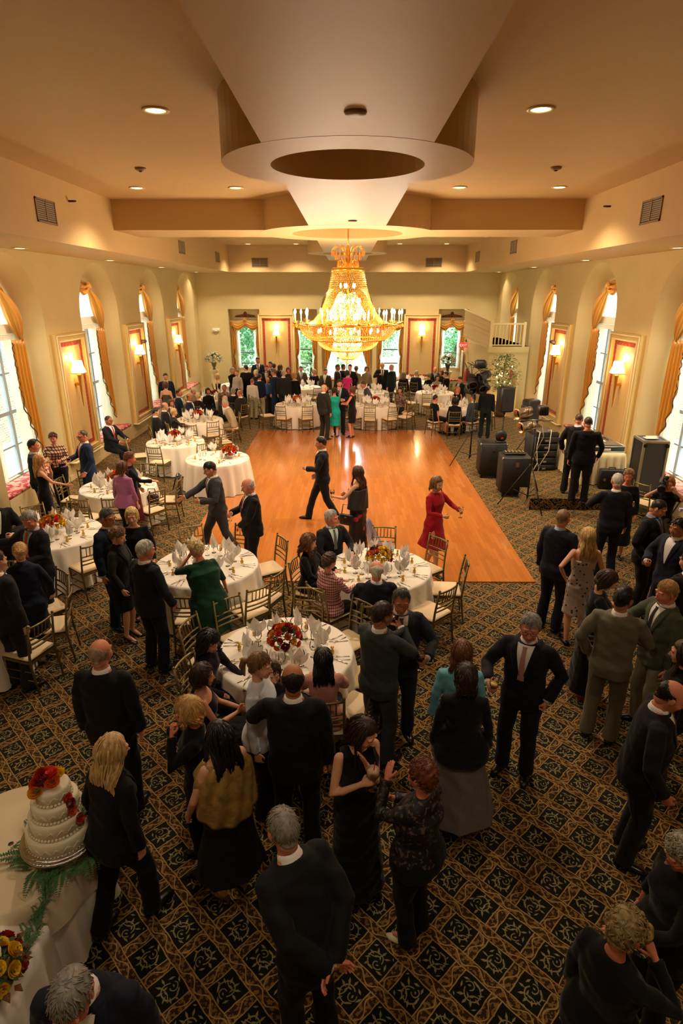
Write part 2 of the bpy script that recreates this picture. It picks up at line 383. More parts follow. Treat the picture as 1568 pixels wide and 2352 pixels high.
# ---- back wall with rectangular niches and arched centre window
NZT=3.77; BW=.45
niches=[(-5.6,-4.13),(-2.55,-1.42),(1.42,2.75),(4.3,5.7)]
t=MB()
def bq(x0,z0,x1,z1,y=YB,m_=0): t.add([(x0,y,z0),(x1,y,z0),(x1,y,z1),(x0,y,z1)],[(0,1,2,3)],m_)
cur=-WX
AW=1.22
for x0,x1 in [(-5.6,-4.13),(-2.55,-1.42)]: bq(cur,0,x0,NZT); cur=x1
bq(cur,0,-AW,NZT); cur=AW
for x0,x1 in [(1.42,2.75),(4.3,5.7)]: bq(cur,0,x0,NZT); cur=x1
bq(cur,0,WX,NZT)
bq(-WX,NZT,-AW,WZ); bq(AW,NZT,WX,WZ)
n=24
for k in range(n):
    a0=PI-PI*k/n; a1=PI-PI*(k+1)/n
    t.add([(AW*math.cos(a0),YB,NZT+AW*math.sin(a0)),(AW*math.cos(a1),YB,NZT+AW*math.sin(a1)),(AW*math.cos(a1),YB,WZ),(AW*math.cos(a0),YB,WZ)],[(0,1,2,3)])
wb=struct('wall_back',t,wall_m)
rv=MB()
for x0,x1 in niches:
    rv.rings([[(x0,y,0),(x0,y,NZT),(x1,y,NZT),(x1,y,0)] for y in (YB,YB+BW)],cap=False,closed=False)
rv.rings([[(-AW,y,0)]+[(AW*math.cos(PI-PI*k/n),y,NZT+AW*math.sin(PI-PI*k/n)) for k in range(n+1)]+[(AW,y,0)] for y in (YB,YB+BW)],cap=False,closed=False)
obj('niche_reveal',rv,wall_m,wb,smooth=False)
bk=MB()
def kq(x0,z0,x1,z1): bk.add([(x0,YB+BW,z0),(x1,YB+BW,z0),(x1,YB+BW,z1),(x0,YB+BW,z1)],[(0,1,2,3)])
opens=[(-5.3,-4.35,1.02,2.98),(-2.4,-1.55,.55,3.0),(-.98,.98,.55,4.7),(1.6,2.6,.55,3.0),(4.55,5.45,1.02,2.98)]
cur=-WX-.6
for x0,x1,z0,z1 in opens: kq(cur,0,x0,6.4); kq(x0,0,x1,z0); kq(x0,z1,x1,6.4); cur=x1
kq(cur,0,WX+.6,6.4); obj('outer_wall',bk,wall_m,wb,smooth=False)
t=MB(); cur=-WX
for x0,x1 in [niches[0],niches[1],(-AW,AW),niches[2],niches[3]]: t.box(cur,YB-.025,0,x0,YB,.13); cur=x1
t.box(cur,YB-.025,0,WX,YB,.13); struct('baseboard_back',t,trim_m)
# radiator covers with low red cushions under the back windows
pos={0:'leftmost',1:'left of centre',2:'arched centre',3:'right of centre',4:'rightmost'}
for i,(x0,x1) in enumerate([niches[0],niches[1],(-AW,AW),niches[2],niches[3]]):
    th=thing('radiator_cover','cream slatted radiator cover below the %s back window'%pos[i],'radiator cover',((x0+x1)/2,YB+.12,0))
    hw=(x1-x0)/2-.01; m_=MB(); m_.box(-hw,0,0,hw,.3,.46); obj('cover_box',m_,mat('radiator_paint','#a89a6a',.6),th,False)
    g=MB()
    for k in range(int(hw*2/.05)): g.box(-hw+.03+k*.05,-.012,.08,-hw+.05+k*.05,0,.4)
    obj('grille',g,mat('radiator_grille','#c2b588',.5),th,False)
    m_=MB(); m_.rbox(-hw+.02,-.02,.46,hw-.02,.3,.53,.02); tag(obj('cushion',m_,seat_m,None,loc=((x0+x1)/2,YB+.12,0)),'thin red cushion on the cover below the %s back window'%pos[i],'cushion')
# ---- windows
def sash_window(name,x0,x1,z0,z1,rails,mull=0,arch=False):
    """window in the local XZ plane (y=0 glass)"""
    th=link(name,None); th['kind']='structure'; fr=MB(); w_=.06
    fr.box(x0,-.04,z0,x0+w_,.04,z1); fr.box(x1-w_,-.04,z0,x1,.04,z1); fr.box(x0,-.05,z0,x1,.05,z0+w_); 
    if not arch: fr.box(x0,-.04,z1-w_,x1,.04,z1)
    obj('window_frame',fr,white_m,th,False)
    sb=MB()
    for z in rails: sb.box(x0+w_,-.03,z-.03,x1-w_,.03,z+.03)
    for k in range(mull): xx=x0+(x1-x0)*(k+1)/(mull+1); sb.box(xx-.025,-.03,z0,xx+.025,.03,z1)
    obj('sash_bars',sb,mat('sash_dark','#66747a',.5),th,False)
    p=MB(); p.box(x0+w_,-.004,z0+w_,x1-w_,.004,z1); obj('pane',p,pane_m,th,False)
    return th
wn=1
def win_back(x0,x1,z0,z1,rails,mull=0):
    global wn
    w0=sash_window('window_%d'%wn,x0,x1,z0,z1,rails,mull); w0.location=(0,YB+BW+.03,0); wn+=1; return w0
for i,(x0,x1,z0,z1) in enumerate(opens): win_back(x0,x1,z0,z1,[1.75 if i in(0,4) else 1.9,1.25] if i!=2 else [1.5,3.0],1 if i==2 else 0)
# side windows: tall double-hung below a transom, pointed tracery in the fanlight
def side_window():
    th=link('window_%d'%wn,None); th['kind']='structure'; r=RI; fr=MB(); n=24; zb=.5
    out=[(-r,zb)]+[(r*math.cos(PI-PI*k/n),ZSI+r*math.sin(PI-PI*k/n)) for k in range(n+1)]+[(r,zb)]
    inn=[(-r+.09,zb+.08)]+[((r-.09)*math.cos(PI-PI*k/n),ZSI+(r-.09)*math.sin(PI-PI*k/n)) for k in range(n+1)]+[(r-.09,zb+.08)]
    for y0,y1 in ((-.05,.05),):
        N_=len(out); vs=[(x,y0,z) for x,z in out]+[(x,y0,z) for x,z in inn]+[(x,y1,z) for x,z in inn]
        fr.add(vs,[(i,(i+1)%N_,N_+(i+1)%N_,N_+i) for i in range(N_)]+[(N_+i,N_+(i+1)%N_,2*N_+(i+1)%N_,2*N_+i) for i in range(N_)])
    fr.box(-r,-.07,3.50,r,.05,3.80); fr.box(-r,-.10,3.78,r,.05,3.84)
    obj('window_frame',fr,white_m,th,False)
    tr=MB()
    for s_ in (-1,1):
        tr.tube([(s_*(r*.98)*(1-math.cos(a)) - s_*r*.0 ,0,3.8+r*.98*math.sin(a)) for a in np.linspace(0,R(72),10)],.022,6)
        tr.tube([(s_*(-r+.02)+s_*(r*1.02)*(1-math.cos(a)),0,3.8+r*1.02*math.sin(a)) for a in np.linspace(0,R(60),10)],.022,6)
    obj('tracery',tr,white_m,th)
    sb=MB()
    for z in (1.95,): sb.box(-r+.08,-.05,z-.04,r-.08,.03,z+.04)
    for z in (1.2,2.8): sb.box(-r+.08,-.02,z-.018,r-.08,.02,z+.018)
    for x in (-.37,.37): sb.box(x-.05,-.05,zb,x+.05,.04,3.5)
    obj('sash_bars',sb,mat('sash_grey','#9aa6aa',.5),th,False)
    p=MB(); vs=[(x,0,z) for x,z in inn]; p.add(vs,[tuple(range(len(vs)))]); obj('pane',p,pane_m,th,False)
    return th
sw=None
for sd in (-1,1):
    for yc in BAYS:
        if sw is None: sw=o=side_window()
        else: o=dup(sw,(0,0,0)); o.name='window_%d'%wn
        o.location=(sd*(WX+DEP+.02),yc,0); o.rotation_euler=(0,0,sd*PI/2 if sd<0 else PI/2); o['kind']='structure'; wn+=1
        lp=light('AREA','daylight_portal',(sd*(WX+DEP+.25),yc,2.6),1,(1,1,1),rot=(0,-sd*PI/2 if sd>0 else PI/2,0),shape='RECTANGLE',size=4.6,size_y=2.3); lp.data.cycles.is_portal=True
        lp.rotation_euler=(0,sd*PI/2,0)
for x0,x1,z0,z1 in opens:
    lp=light('AREA','daylight_portal',((x0+x1)/2,YB+BW+.25,(z0+z1)/2),1,(1,1,1),rot=(-PI/2,0,0),shape='RECTANGLE',size=x1-x0,size_y=z1-z0); lp.data.cycles.is_portal=True
# ---- draperies and sheers
side_name={-1:'left',1:'right'}
bay_name=['nearest the camera','second from the camera','third from the camera','farthest from the camera']
def pleat_sheet(mb,p0,p1,ztop,zbot,npl,amp,drift=0,nz=14,ny=None,zb_fn=None,wtop=1.,wbot=1.):
    p0=np.array(p0,float); p1=np.array(p1,float); d=p1-p0; L=np.linalg.norm(d); d/=L; nrm=np.array((-d[1],d[0])); ny=ny or npl*8
    def fn(u,v):
        zb=zb_fn(u) if zb_fn else zbot; z=ztop+(zb-ztop)*v
        wd=wtop+(wbot-wtop)*v; q=p0+d*L*((u-.5)*wd+.5)+nrm*(amp*math.sin(u*npl*2*PI+.6*math.sin(v*5))*(.6+.4*v))
        return (q[0],q[1],z)
    return mb.grid(fn,ny,nz)
def drape_set():
    th=thing('gold_drapery','x','curtain')
    # local frame: x along the wall (-r..r), y=0 at window, y>0 into the room
    for s_ in (-1,1):
        sw_=MB() # gathered swag from knot near the crown down to the tieback on the jamb
        def fn(u,v,s_=s_):
            t=v; kx,kz=s_*.34,4.62; tx,tz=s_*1.02,3.5
            cx=kx+(tx-kx)*t+s_*.10*math.sin(t*PI); cz=kz+(tz-kz)*t+.10*math.sin(t*PI)
            wd=.05+.24*math.sin(PI*min(1,(t*.94+.03))**1.35)
            dx,dz=(tx-kx),(tz-kz); l=math.hypot(dx,dz); nx,nz=-dz/l,dx/l
            a=2*PI*u; rp=1+.13*math.sin(a*7+t*3)
            return (cx+nx*wd*.62*math.cos(a)*rp*1.0,.14+wd*.5*math.sin(a)*rp,cz+nz*wd*.62*math.cos(a)*rp)
        sw_.grid(fn,56,20); obj('swag',sw_,gold_m,th)
        kn=MB(); kn.ell((s_*.34,.17,4.66),(.10,.09,.10),14,8); 
        for k in range(7):
            a=2*PI*k/7; kn.ell((s_*.34+.09*math.cos(a),.17,4.66+.09*math.sin(a)),(.055,.05,.055),8,6)
        obj('rosette',kn,gold_m,th)
        tl=MB(); zz=lambda u:2.3-1.55*u if s_>0 else .75+1.55*u
        pleat_sheet(tl,(s_*.66,.10),(s_*1.12,.18),3.5,1,4,.04,zb_fn=lambda u:2.35-1.6*u**.8,wtop=.92,wbot=1.05)
        obj('jabot',tl,gold_m,th,solid=.006)
        ed=MB(); pts=[]
        for k in range(25):
            u=k/24; zb=2.35-1.6*u**.8; x=s_*.66+(s_*.46)*((u-.5)*1.05+.5); y=.10+.08*u+.04*math.sin(u*8*PI+.5)
            pts.append((x,y,zb))
        ed.tube(pts,.014,6); obj('fringe',ed,trimd_m,th)
        ed=MB(); ed.tube([(s_*.665+s_*.012*math.sin(k*1.3),.11+.02*math.sin(k*2),3.45-k*.055) for k in range(21)],.012,6); obj('fringe',ed,trimd_m,th)
    top=MB()
    def fn(u,v):
        x=-.36+.72*u; sag=.34*(1-(2*u-1)**2)
        return (x,.13+.05*math.sin(v*16)+.03*v,4.84-.10*abs(2*u-1)**2-(.08+sag)*v)
    top.grid(fn,24,16); obj('centre_swag',top,gold_m,th,solid=.006)
    for s_ in (-1,1):
        u_=MB()
        def fn(u,v,s_=s_):
            a=R(84)-R(52)*u; rr=1.10-.24*v*math.sin(PI*(u*.9+.05)); return (s_*rr*math.cos(a),.10+.03*math.sin(v*14+u*5),ZSI+rr*math.sin(a))
        u_.grid(fn,18,10); obj('upper_swag',u_,gold_m,th,solid=.006)
    return th
def sheer_set():
    th=thing('sheer_curtains','x','curtain')
    for s_ in (-1,1):
        m_=MB(); pleat_sheet(m_,(s_*.42,.07),(s_*1.06,.07),3.62,.55,7,.028,ny=70); obj('curtain_panel',m_,sheer_m,th)
    m_=MB(); m_.tube([(-1.08,.06,3.63),(1.08,.06,3.63)],.012,8); obj('curtain_rod',m_,white_m,th)
    return th
dr=Proto(drape_set()); sh=Proto(sheer_set())
for sd in (-1,1):
    for i,yc in enumerate(BAYS):
        X=sd*(WX+DEP-.06); rz=-PI/2 if sd<0 else PI/2
        dr.put((X,yc,0),rz,'gold swagged drapery with rosettes and fringed tails, %s wall arched window %s'%(side_name[sd],bay_name[i]),'gold draperies of the arched side windows')
        sh.put((X,yc,0),rz,'white sheer curtains hanging in the %s wall arched window %s'%(side_name[sd],bay_name[i]),'sheer curtains of the arched side windows')
        b=MB(); a0,a1=sorted((sd*WX,sd*(WX+DEP-.08))); b.box(a0,yc-RO+.02,0,a1,yc+RO-.02,.43)
        tag(obj('built_in_bench',b,trim_m,None,False),'cream built-in bench box in the %s wall niche %s'%(side_name[sd],bay_name[i]),'bench')
        b=MB(); b.rbox(a0 if sd>0 else a0,yc-RO+.05,.43,a1,yc+RO-.05,.52,.025)
        tag(obj('cushion',b,seat_m),'red patterned seat cushion in the %s wall niche %s'%(side_name[sd],bay_name[i]),'cushion')
# ---- wall panels and sconces
def wall_panel(hw=.86,z0=.47,z1=3.56):
    th=thing('wall_panel','x','wall panel')
    f=MB(); d=.13; w_=.17 # yellow sided box frame with cream face
    for x0,x1,a,b in ((-hw,-hw+w_,z0,z1),(hw-w_,hw,z0,z1),(-hw+w_,hw-w_,z0,z0+w_),(-hw+w_,hw-w_,z1-w_,z1)): f.box(x0,0,a,x1,d,b)
    obj('panel_frame',f,yel_m,th,False)
    m_=MB(); g=.05
    for x0,x1,a,b in ((-hw+.02,-hw+.02+g,z0+.02,z1-.02),(hw-.02-g,hw-.02,z0+.02,z1-.02),(-hw+.02,hw-.02,z0+.02,z0+.02+g),(-hw+.02,hw-.02,z1-.02-g,z1-.02)): m_.rbox(x0,d-.005,a,x1,d+.025,b,.012)
    i_=w_-.03
    for x0,x1,a,b in ((-hw+i_,-hw+i_+.04,z0+i_,z1-i_),(hw-i_-.04,hw-i_,z0+i_,z1-i_),(-hw+i_,hw-i_,z0+i_,z0+i_+.04),(-hw+i_,hw-i_,z1-i_-.04,z1-i_)): m_.rbox(x0,d-.02,a,x1,d+.02,b,.01)
    m_.rbox(-hw-.04,-.0,z0-.05,hw+.04,d+.06,z0+.0,.012)
    obj('moulding',m_,trim_m,th)
    b_=MB(); b_.box(-hw+.15,0,z0+.15,hw-.15,.05,z1-.15); obj('inset_board',b_,beige_m,th,False)
    r_=MB(); a=.21; bw=.10
    for x0,x1,p,q in ((-hw+a,-hw+a+bw,z0+a,z1-a),(hw-a-bw,hw-a,z0+a,z1-a),(-hw+a+bw,hw-a-bw,z0+a,z0+a+bw),(-hw+a+bw,hw-a-bw,z1-a-bw,z1-a)): r_.box(x0,.05,p,x1,.062,q)
    obj('red_border',r_,border_m,th,False); return th
shade_m=mat('lamp_shade','#fff0c8',.7,emit=2.6,emcol='#ffd88a')
def sconce():
    th=thing('wall_sconce','x','wall lamp')
    m_=MB(); m_.lathe([(.004,0),(.012,.1),(.034,.62),(.045,.78),(.06,.80),(.05,.83),(.02,.84)],12,(0,.12,0)); obj('tapered_stem',m_,mat('sconce_gilt','#b98a3c',.35,.7),th)
    m_=MB(); m_.box(-.03,0,.55,.03,.1,.62); m_.lathe([(.06,0),(.06,.01)],16,(0,0,.58)); obj('wall_bracket',m_,gilt_m,th,False)
    m_=MB(); sq=lambda h,z:[(h*math.copysign(abs(math.cos(a))**.6,math.cos(a)),.12+h*math.copysign(abs(math.sin(a))**.6,math.sin(a)),z) for a in np.linspace(0,2*PI,25)[:-1]]
    m_.rings([sq(.175,.86),sq(.150,.93),sq(.120,1.03),sq(.105,1.16)],cap=False); obj('lamp_shade',m_,shade_m,th)
    m_=MB(); m_.rings([sq(.178,.855),sq(.178,.872),sq(.170,.872),sq(.170,.855),sq(.178,.855)],cap=False); obj('shade_trim',m_,mat('shade_trim','#a9752c',.5),th)
    m_=MB(); m_.ell((0,.12,1.0),(.03,.03,.045),10,8); obj('bulb',m_,mat('bulb','#fff2cc',.5,emit=9,emcol='#ffcf80'),th)
    return th
pn=Proto(wall_panel()); sc=Proto(sconce())
PY=[15.41,20.2,24.97]
pname=['nearest the camera','in the middle','farthest from the camera']
def add_sconce(loc,rz,label,out):
    sc.put(loc,rz,label,'lit wall sconces')
    light('POINT','sconce_light',(loc[0]+out[0]*.14,loc[1]+out[1]*.14,loc[2]+1.24),K_SCONCE*.6,WARM,shadow_soft_size=.05)
    light('POINT','sconce_light',(loc[0]+out[0]*.14,loc[1]+out[1]*.14,loc[2]+.80),K_SCONCE*.4,WARM,shadow_soft_size=.05)
for sd in (-1,1):
    for i,y in enumerate(PY):
        if sd>0 and i==2: continue
        rz=-PI/2 if sd<0 else PI/2
        pn.put((sd*WX,y,0),rz,'framed panel with red border on the %s wall, %s'%(side_name[sd],pname[i]),'framed wall panels')
        add_sconce((sd*(WX-.06),y,1.72),rz,'lit sconce with cream shade on the %s wall, %s'%(side_name[sd],pname[i]),(-sd,0))
for x,nm in ((-3.34,'left'),(3.53,'right')):
    pn.put((x,YB,0),PI,'framed panel with red border on the back wall, %s one'%nm,'framed wall panels')
    add_sconce((x,YB-.06,1.75),PI,'lit sconce with cream shade on the back wall, %s one'%nm,(0,-1))
# ---- back window valances, ornaments and side drapes
def back_drape(w_,z=3.2,balloon=True,zt=None):
    th=thing('gold_valance','x','curtain'); hw=w_/2
    m_=MB(); nsc=2
    def fn(u,v):
        s_=abs(math.sin(u*PI*nsc)); return ((-hw+w_*u),.12+.05*math.sin(v*PI)+.015*math.sin(v*20),z+.06*math.cos(u*2*PI*nsc)*.5-(.14+.22*s_)*v-.02)
    m_.grid(fn,48,14); obj('scalloped_valance',m_,gold_m,th,solid=.008)
    for x in (-hw+.06,0,hw-.06):
        r_=MB(); zz=z+(.10 if x==0 else 0)-.04
        for k in range(8): a=2*PI*k/8; r_.ell((x+.06*math.cos(a),.17,zz+.06*math.sin(a)),(.045,.035,.045),8,6)
        r_.ell((x,.19,zz),(.04,.04,.04),10,6); obj('rosette',r_,gold_m,th)
        r_=MB(); r_.ell((x,.225,zz),(.02,.015,.02),8,6); obj('button',r_,trimd_m,th)
    for s_ in (-1,1):
        m_=MB()
        def fn(u,v,s_=s_):
            wd=.10+.12*math.sin(min(1,v*1.6)*PI*.9) if v<.55 else .08+.08*math.sin((v-.55)/.45*PI)
            x=s_*(hw-.02)-s_*wd*u; return (x,.08+.03*math.sin(u*14),z-.2-(z-.75)*v)
        m_.grid(fn,24,26); obj('side_drape',m_,gold_m,th,solid=.006)
        m_=MB(); m_.tube([(s_*(hw-.06)-s_*(.06+.04*math.sin(k*.75)),.12,1.95-k*.055) for k in range(22)],.012,5); obj('fringe',m_,trimd_m,th)
    return th
def valance_at(i,x0,x1):
    o=back_drape(x1-x0-.04); o.location=((x0+x1)/2,YB+BW-.05,0); o.rotation_euler=(0,0,PI)
    tag(o,'gold scalloped valance with side drapes on the %s back window'%pos[i],'curtain','gold valances of the back windows')
for i,(x0,x1) in zip((0,1,3,4),niches): valance_at(i,x0,x1)
o=drape_set(); o.location=(0,YB+BW-.05,0); o.rotation_euler=(0,0,PI); tag(o,'gold swagged drapery on the arched window of the back wall','curtain','gold draperies of the arched side windows')
for i,(x0,x1,z0,z1) in enumerate(opens):
    o=thing('sheer_curtains','white sheer curtains hanging in the %s back window'%pos[i],'curtain',((x0+x1)/2,YB+BW-.06,0),PI,'sheer curtains of the back windows'); hw=(x1-x0)/2
    wd=.14 if i!=2 else .5
    for s_ in (-1,1):
        m_=MB(); pleat_sheet(m_,(s_*(hw-wd),.02),(s_*(hw+.03),.02),z1-.05,z0,3 if i!=2 else 6,.02,ny=40); obj('curtain_panel',m_,sheer_m,o)
orn_m=mat('carved_ornament','#7a3f1c',.5,.2,bump=(30,.5,.02))
for i,x in ((0,-4.86),(4,5.0)):
    th=thing('carved_ornament','carved brown scroll ornament above the %s back window'%pos[i],'wall ornament',(x,YB+BW-.02,3.42),PI,'carved scroll ornaments')
    m_=MB()
    for s_ in (-1,1):
        for k in range(6): m_.tube([(s_*(.04+.07*k),0,0),(s_*(.07+.07*k),.03,.12-.015*k),(s_*(.12+.07*k),.02,.09-.014*k),(s_*(.10+.07*k),.02,.04)],[.022,.02,.015,.01],6)
    m_.box(-.5,0,-.03,.5,.03,.0); obj('scrollwork',m_,orn_m,th); m_=MB(); m_.ell((0,.02,.12),(.08,.04,.11),12,8); obj('shell',m_,orn_m,th)
    m_=MB(); m_.box(-.62,-.012,-.12,.62,-.002,.30); obj('backing_panel',m_,trim_m,th,False)
# ---- vents, detectors, ceiling lamps
vent_m=mat('vent_bronze','#8a7350',.5); ventd_m=mat('vent_dark','#3a2c1c',.7)
def vent(loc,rz,label,w_=.72,h_=.38):
    th=thing('air_vent',label,'air vent',loc,rz,'air return grilles')
    m_=MB(); hw=w_/2
    for x0,x1,a,b in ((-hw,-hw+.03,0,h_),(hw-.03,hw,0,h_),(-hw,hw,0,.03),(-hw,hw,h_-.03,h_),(-.012,.012,0,h_)): m_.box(x0,0,a,x1,.02,b)
    obj('vent_frame',m_,vent_m,th,False); m_=MB(); m_.box(-hw+.02,0,.02,hw-.02,.006,h_-.02); obj('duct_backing',m_,ventd_m,th,False)
    m_=MB()
    for k in range(9): z=.05+k*(h_-.08)/9; m_.add([(-hw+.03,.006,z),(hw-.03,.006,z),(hw-.03,.018,z+.02),(-hw+.03,.018,z+.02)],[(0,1,2,3)])
    obj('louvre',m_,vent_m,th,False)
for sd,ys in ((-1,(10.9+.5,20.4,25.9)),(1,(11.4,20.4,25.9))):
    for i,y in enumerate(ys): vent((sd*FX,y,5.64 if i else 5.62),-PI/2 if sd<0 else PI/2,'bronze air vent on the %s ceiling fascia, %s'%(side_name[sd],pname[i]))
for x,nm in ((-3.85,'left'),(3.8,'right')): vent((x,FBY,5.55),PI,'bronze air vent on the back ceiling fascia, %s one'%nm)
lampd_m=mat('downlight_glow','#fff1c8',.5,emit=7,emcol='#ffdf9a')
def downlight():
    th=thing('recessed_light','x','ceiling light')
    m_=MB(); m_.lathe([(.15,0),(.155,-.012),(.115,-.016),(.11,0)],28); obj('trim_ring',m_,trim_m,th)
    m_=MB(); m_.lathe([(.112,-.004),(.09,-.012)],28); obj('diffuser',m_,lampd_m,th); return th
dl=Proto(downlight())
spots=[(-2.15,7.8,'near the camera left of the first ceiling disc'),(2.15,7.8,'near the camera right of the first ceiling disc'),(-4.1,13.05,'before the cross beam, outer left'),(-2.17,13.05,'before the cross beam, inner left'),(2.17,13.05,'before the cross beam, inner right'),(4.1,13.05,'before the cross beam, outer right'),(-4.15,27.3,'along the back fascia, outer left'),(-2.15,27.3,'along the back fascia, inner left'),(2.2,27.3,'along the back fascia, inner right'),(4.15,27.3,'along the back fascia, outer right')]
for x,y,nm in spots:
    dl.put((x,y,CZ),0,'round recessed ceiling light %s'%nm,'recessed ceiling lights')
    light('SPOT','downlight_or_fill_beam',(x,y,CZ-.05),K_DOWN*(1.3 if y<10 else 1.6),WARM2,spot_size=R(130),spot_blend=.8,shadow_soft_size=.1)
for sd in (-1,1):
    for i,y in enumerate((13.1,18.0,22.9,28.1)):
        dl.put((sd*6.62,y,WZ),0,'round recessed soffit light over the %s wall window %s'%(side_name[sd],bay_name[i]),'recessed soffit lights')
        light('SPOT','downlight_or_fill_beam',(sd*6.62,y,WZ-.05),K_SOFFIT,WARM2,spot_size=R(120),spot_blend=.8,shadow_soft_size=.1)
# unseen fill spots added near the camera to lift the foreground, no fixtures
for x in (-3.6,0,3.6):
    light('SPOT','downlight_or_fill_beam',(x,1.5,CZ-.7),K_FRONT_FILL,WARM2,spot_size=R(140),spot_blend=.9,shadow_soft_size=.3)
for x,y in ((-3.4,11.1),(3.4,11.1)):
    o=thing('smoke_detector','small round smoke detector on the ceiling, %s side'%('left' if x<0 else 'right'),'smoke detector',(x,y,CZ)); m_=MB(); m_.lathe([(.09,0),(.085,-.03),(.05,-.045)],18); obj('housing',m_,vent_m,o); m_=MB(); m_.lathe([(.03,-.045),(.025,-.06)],10); obj('sensor',m_,ventd_m,o)
spk=[(-FX+.0,12.4,6.1),(FX,13.2,6.1)]
for x,y,z in spk:
    o=thing('sprinkler_head','small dark sprinkler head on the %s fascia'%('left' if x<0 else 'right'),'sprinkler',(x,y,z)); m_=MB(); s_=-1 if x>0 else 1; m_.tube([(0,0,0),(s_*.10,0,0)],.018,8); obj('pipe',m_,ventd_m,o); m_=MB(); m_.lathe([(.04,-.012),(.045,.012)],10,(s_*.10,0,0)); obj('deflector',m_,ventd_m,o)
o=thing('smoke_detector','flat round detector under the centre strip just before the chandelier disc','smoke detector',(.1,12.7,BZ)); m_=MB(); m_.lathe([(.09,0),(.08,-.02),(.03,-.025)],18); obj('housing',m_,vent_m,o)
o=thing('smoke_detector','flat round detector under the centre strip nearest the camera','smoke detector',(.06,5.35,BZ)); m_=MB(); m_.lathe([(.09,0),(.08,-.02),(.03,-.025)],18); obj('housing',m_,vent_m,o)
# ---- dance floor
t=MB(); t.box(-3.02,8.87,0,3.12,20.4,.02); tag(obj('dance_floor',t,parq_m,None,False),'glossy orange oak dance floor laid on the carpet in the middle of the hall','dance floor')
# ---- stair landing and low room in the far right corner
t=MB(); y0=23.8; zt=2.55
t.box(5.5,y0,0,WX,y0+4.9,zt); t.box(5.45,y0-.04,zt-.22,WX,y0+4.9,zt)
t.add([(5.5,y0,0),(5.5,y0,zt),(4.95,26.2,zt),(4.95,26.2,0)],[(0,1,2,3)]); t.add([(4.95,26.2,0),(4.95,26.2,zt),(5.5,28.7,zt),(5.5,28.7,0)],[(0,1,2,3)])
struct('wall_landing',t,wall_m)
th=thing('landing_balustrade','white railing with turned balusters round the raised landing at the back right','railing')
m_=MB(); m_.box(5.46,y0-.03,zt,5.58,y0+.09,zt+.95); m_.box(6.72,y0-.03,zt,6.82,y0+.07,zt+.9); obj('newel_post',m_,trim_m,th,False)
m_=MB(); m_.box(5.5,y0-.01,zt+.80,6.8,y0+.06,zt+.86); m_.box(5.5,y0-.0,zt+.03,6.8,y0+.05,zt+.07); obj('handrail',m_,trim_m,th,False)
for k in range(8):
    m_=MB(); m_.lathe([(.022,0),(.026,.15),(.016,.3),(.022,.6),(.018,.75)],8,(5.68+k*.135,y0+.02,zt+.06)); obj('baluster',m_,trim_m,th)
m_=MB() # solid panelled stair side climbing away to the left rear
m_.add([(5.5,y0+.02,zt-.1),(5.5,y0+.02,zt+.85),(4.75,25.4,zt+1.25),(4.75,25.4,zt+.25)],[(0,1,2,3)]); m_.add([(5.56,y0+.1,zt-.1),(5.56,y0+.1,zt+.85),(4.81,25.5,zt+1.25),(4.81,25.5,zt+.25)],[(0,1,2,3)])
m_.tube([(5.5,y0+.05,zt+.9),(4.75,25.45,zt+1.3)],.04,8)
for k in range(5): f_=k/5; m_.tube([(5.48,y0+.0,zt+.02+.16*k),(4.74,25.38,zt+.36+.17*k)],.012,6)
obj('panelled_stair_side',m_,trim_m,th,False)
th=thing('exit_sign','red lit exit sign beside the landing at the back right','exit sign',(4.86,25.9,2.34),R(180)); m_=MB(); m_.box(-.17,0,0,.17,.05,.2); obj('sign_box',m_,mat('exit_red','#e02418',.5,emit=1.3),th,False)
tx=bpy.data.curves.new('sign_text','FONT'); tx.body='EXIT'; tx.size=.15; tx.align_x='CENTER'; tx.extrude=.002
to=bpy.data.objects.new('tmp_text',tx); C.objects.link(to); me_=bpy.data.meshes.new_from_object(to); bpy.data.objects.remove(to); me_.materials.clear(); me_.materials.append(mat('sign_white','#ffe9e0',.5,emit=.6)); to=link('sign_text',me_,th,(0,.056,.045)); to.rotation_euler=(PI/2,0,PI)
th=thing('service_door','tall cream door with glazed panel standing ajar left of the landing','door',(4.9,26.0,0),R(83)); m_=MB(); m_.box(0,-.02,0,.9,.02,2.15); obj('door_leaf',m_,white_m,th,False)
m_=MB(); m_.box(.2,-.025,1.0,.7,.025,1.95); obj('glazed_panel',m_,mat('door_pane','#b9a36d',.3),th,False); m_=MB(); m_.ell((.82,-.05,1.02),(.03,.03,.03)); obj('handle',m_,gilt_m,th)
th=thing('fire_extinguisher','red fire extinguisher hanging by the door at the back right','fire extinguisher',(5.0,25.5,.95)); m_=MB(); m_.lathe([(.075,0),(.08,.02),(.08,.42),(.05,.5),(.02,.52)],16); obj('cylinder',m_,red_m,th); m_=MB(); m_.box(-.02,-.08,.52,.02,.06,.56); m_.tube([(0,-.05,.53),(0,-.12,.4),(0,-.1,.15)],.01,6); obj('valve_hose',m_,black_m,th)
th=thing('wall_pipes','cream standpipe with a red valve wheel on the landing wall','pipe',(6.55,y0-.1,0)); m_=MB(); m_.tube([(.1,0,.0),(.1,0,1.55),(.05,0,1.62),(-.15,0,1.62)],.05,12); m_.tube([(-.15,0,1.62),(-.15,0,.8)],.045,12); obj('standpipe',m_,trim_m,th); m_=MB(); m_.lathe([(.04,0),(.13,.02),(.13,.05),(.04,.07)],16,(-.2,-.1,1.5)); m_.tube([(-.2,-.1,1.35),(-.2,-.1,1.7)],.045,10); obj('red_valve',m_,red_m,th)
th=thing('emergency_light','small white twin emergency light on the left end of the back wall','emergency light',(-6.2,YB,2.78),PI); m_=MB(); m_.box(-.17,0,0,.17,.08,.14); obj('housing',m_,white_m,th,False)
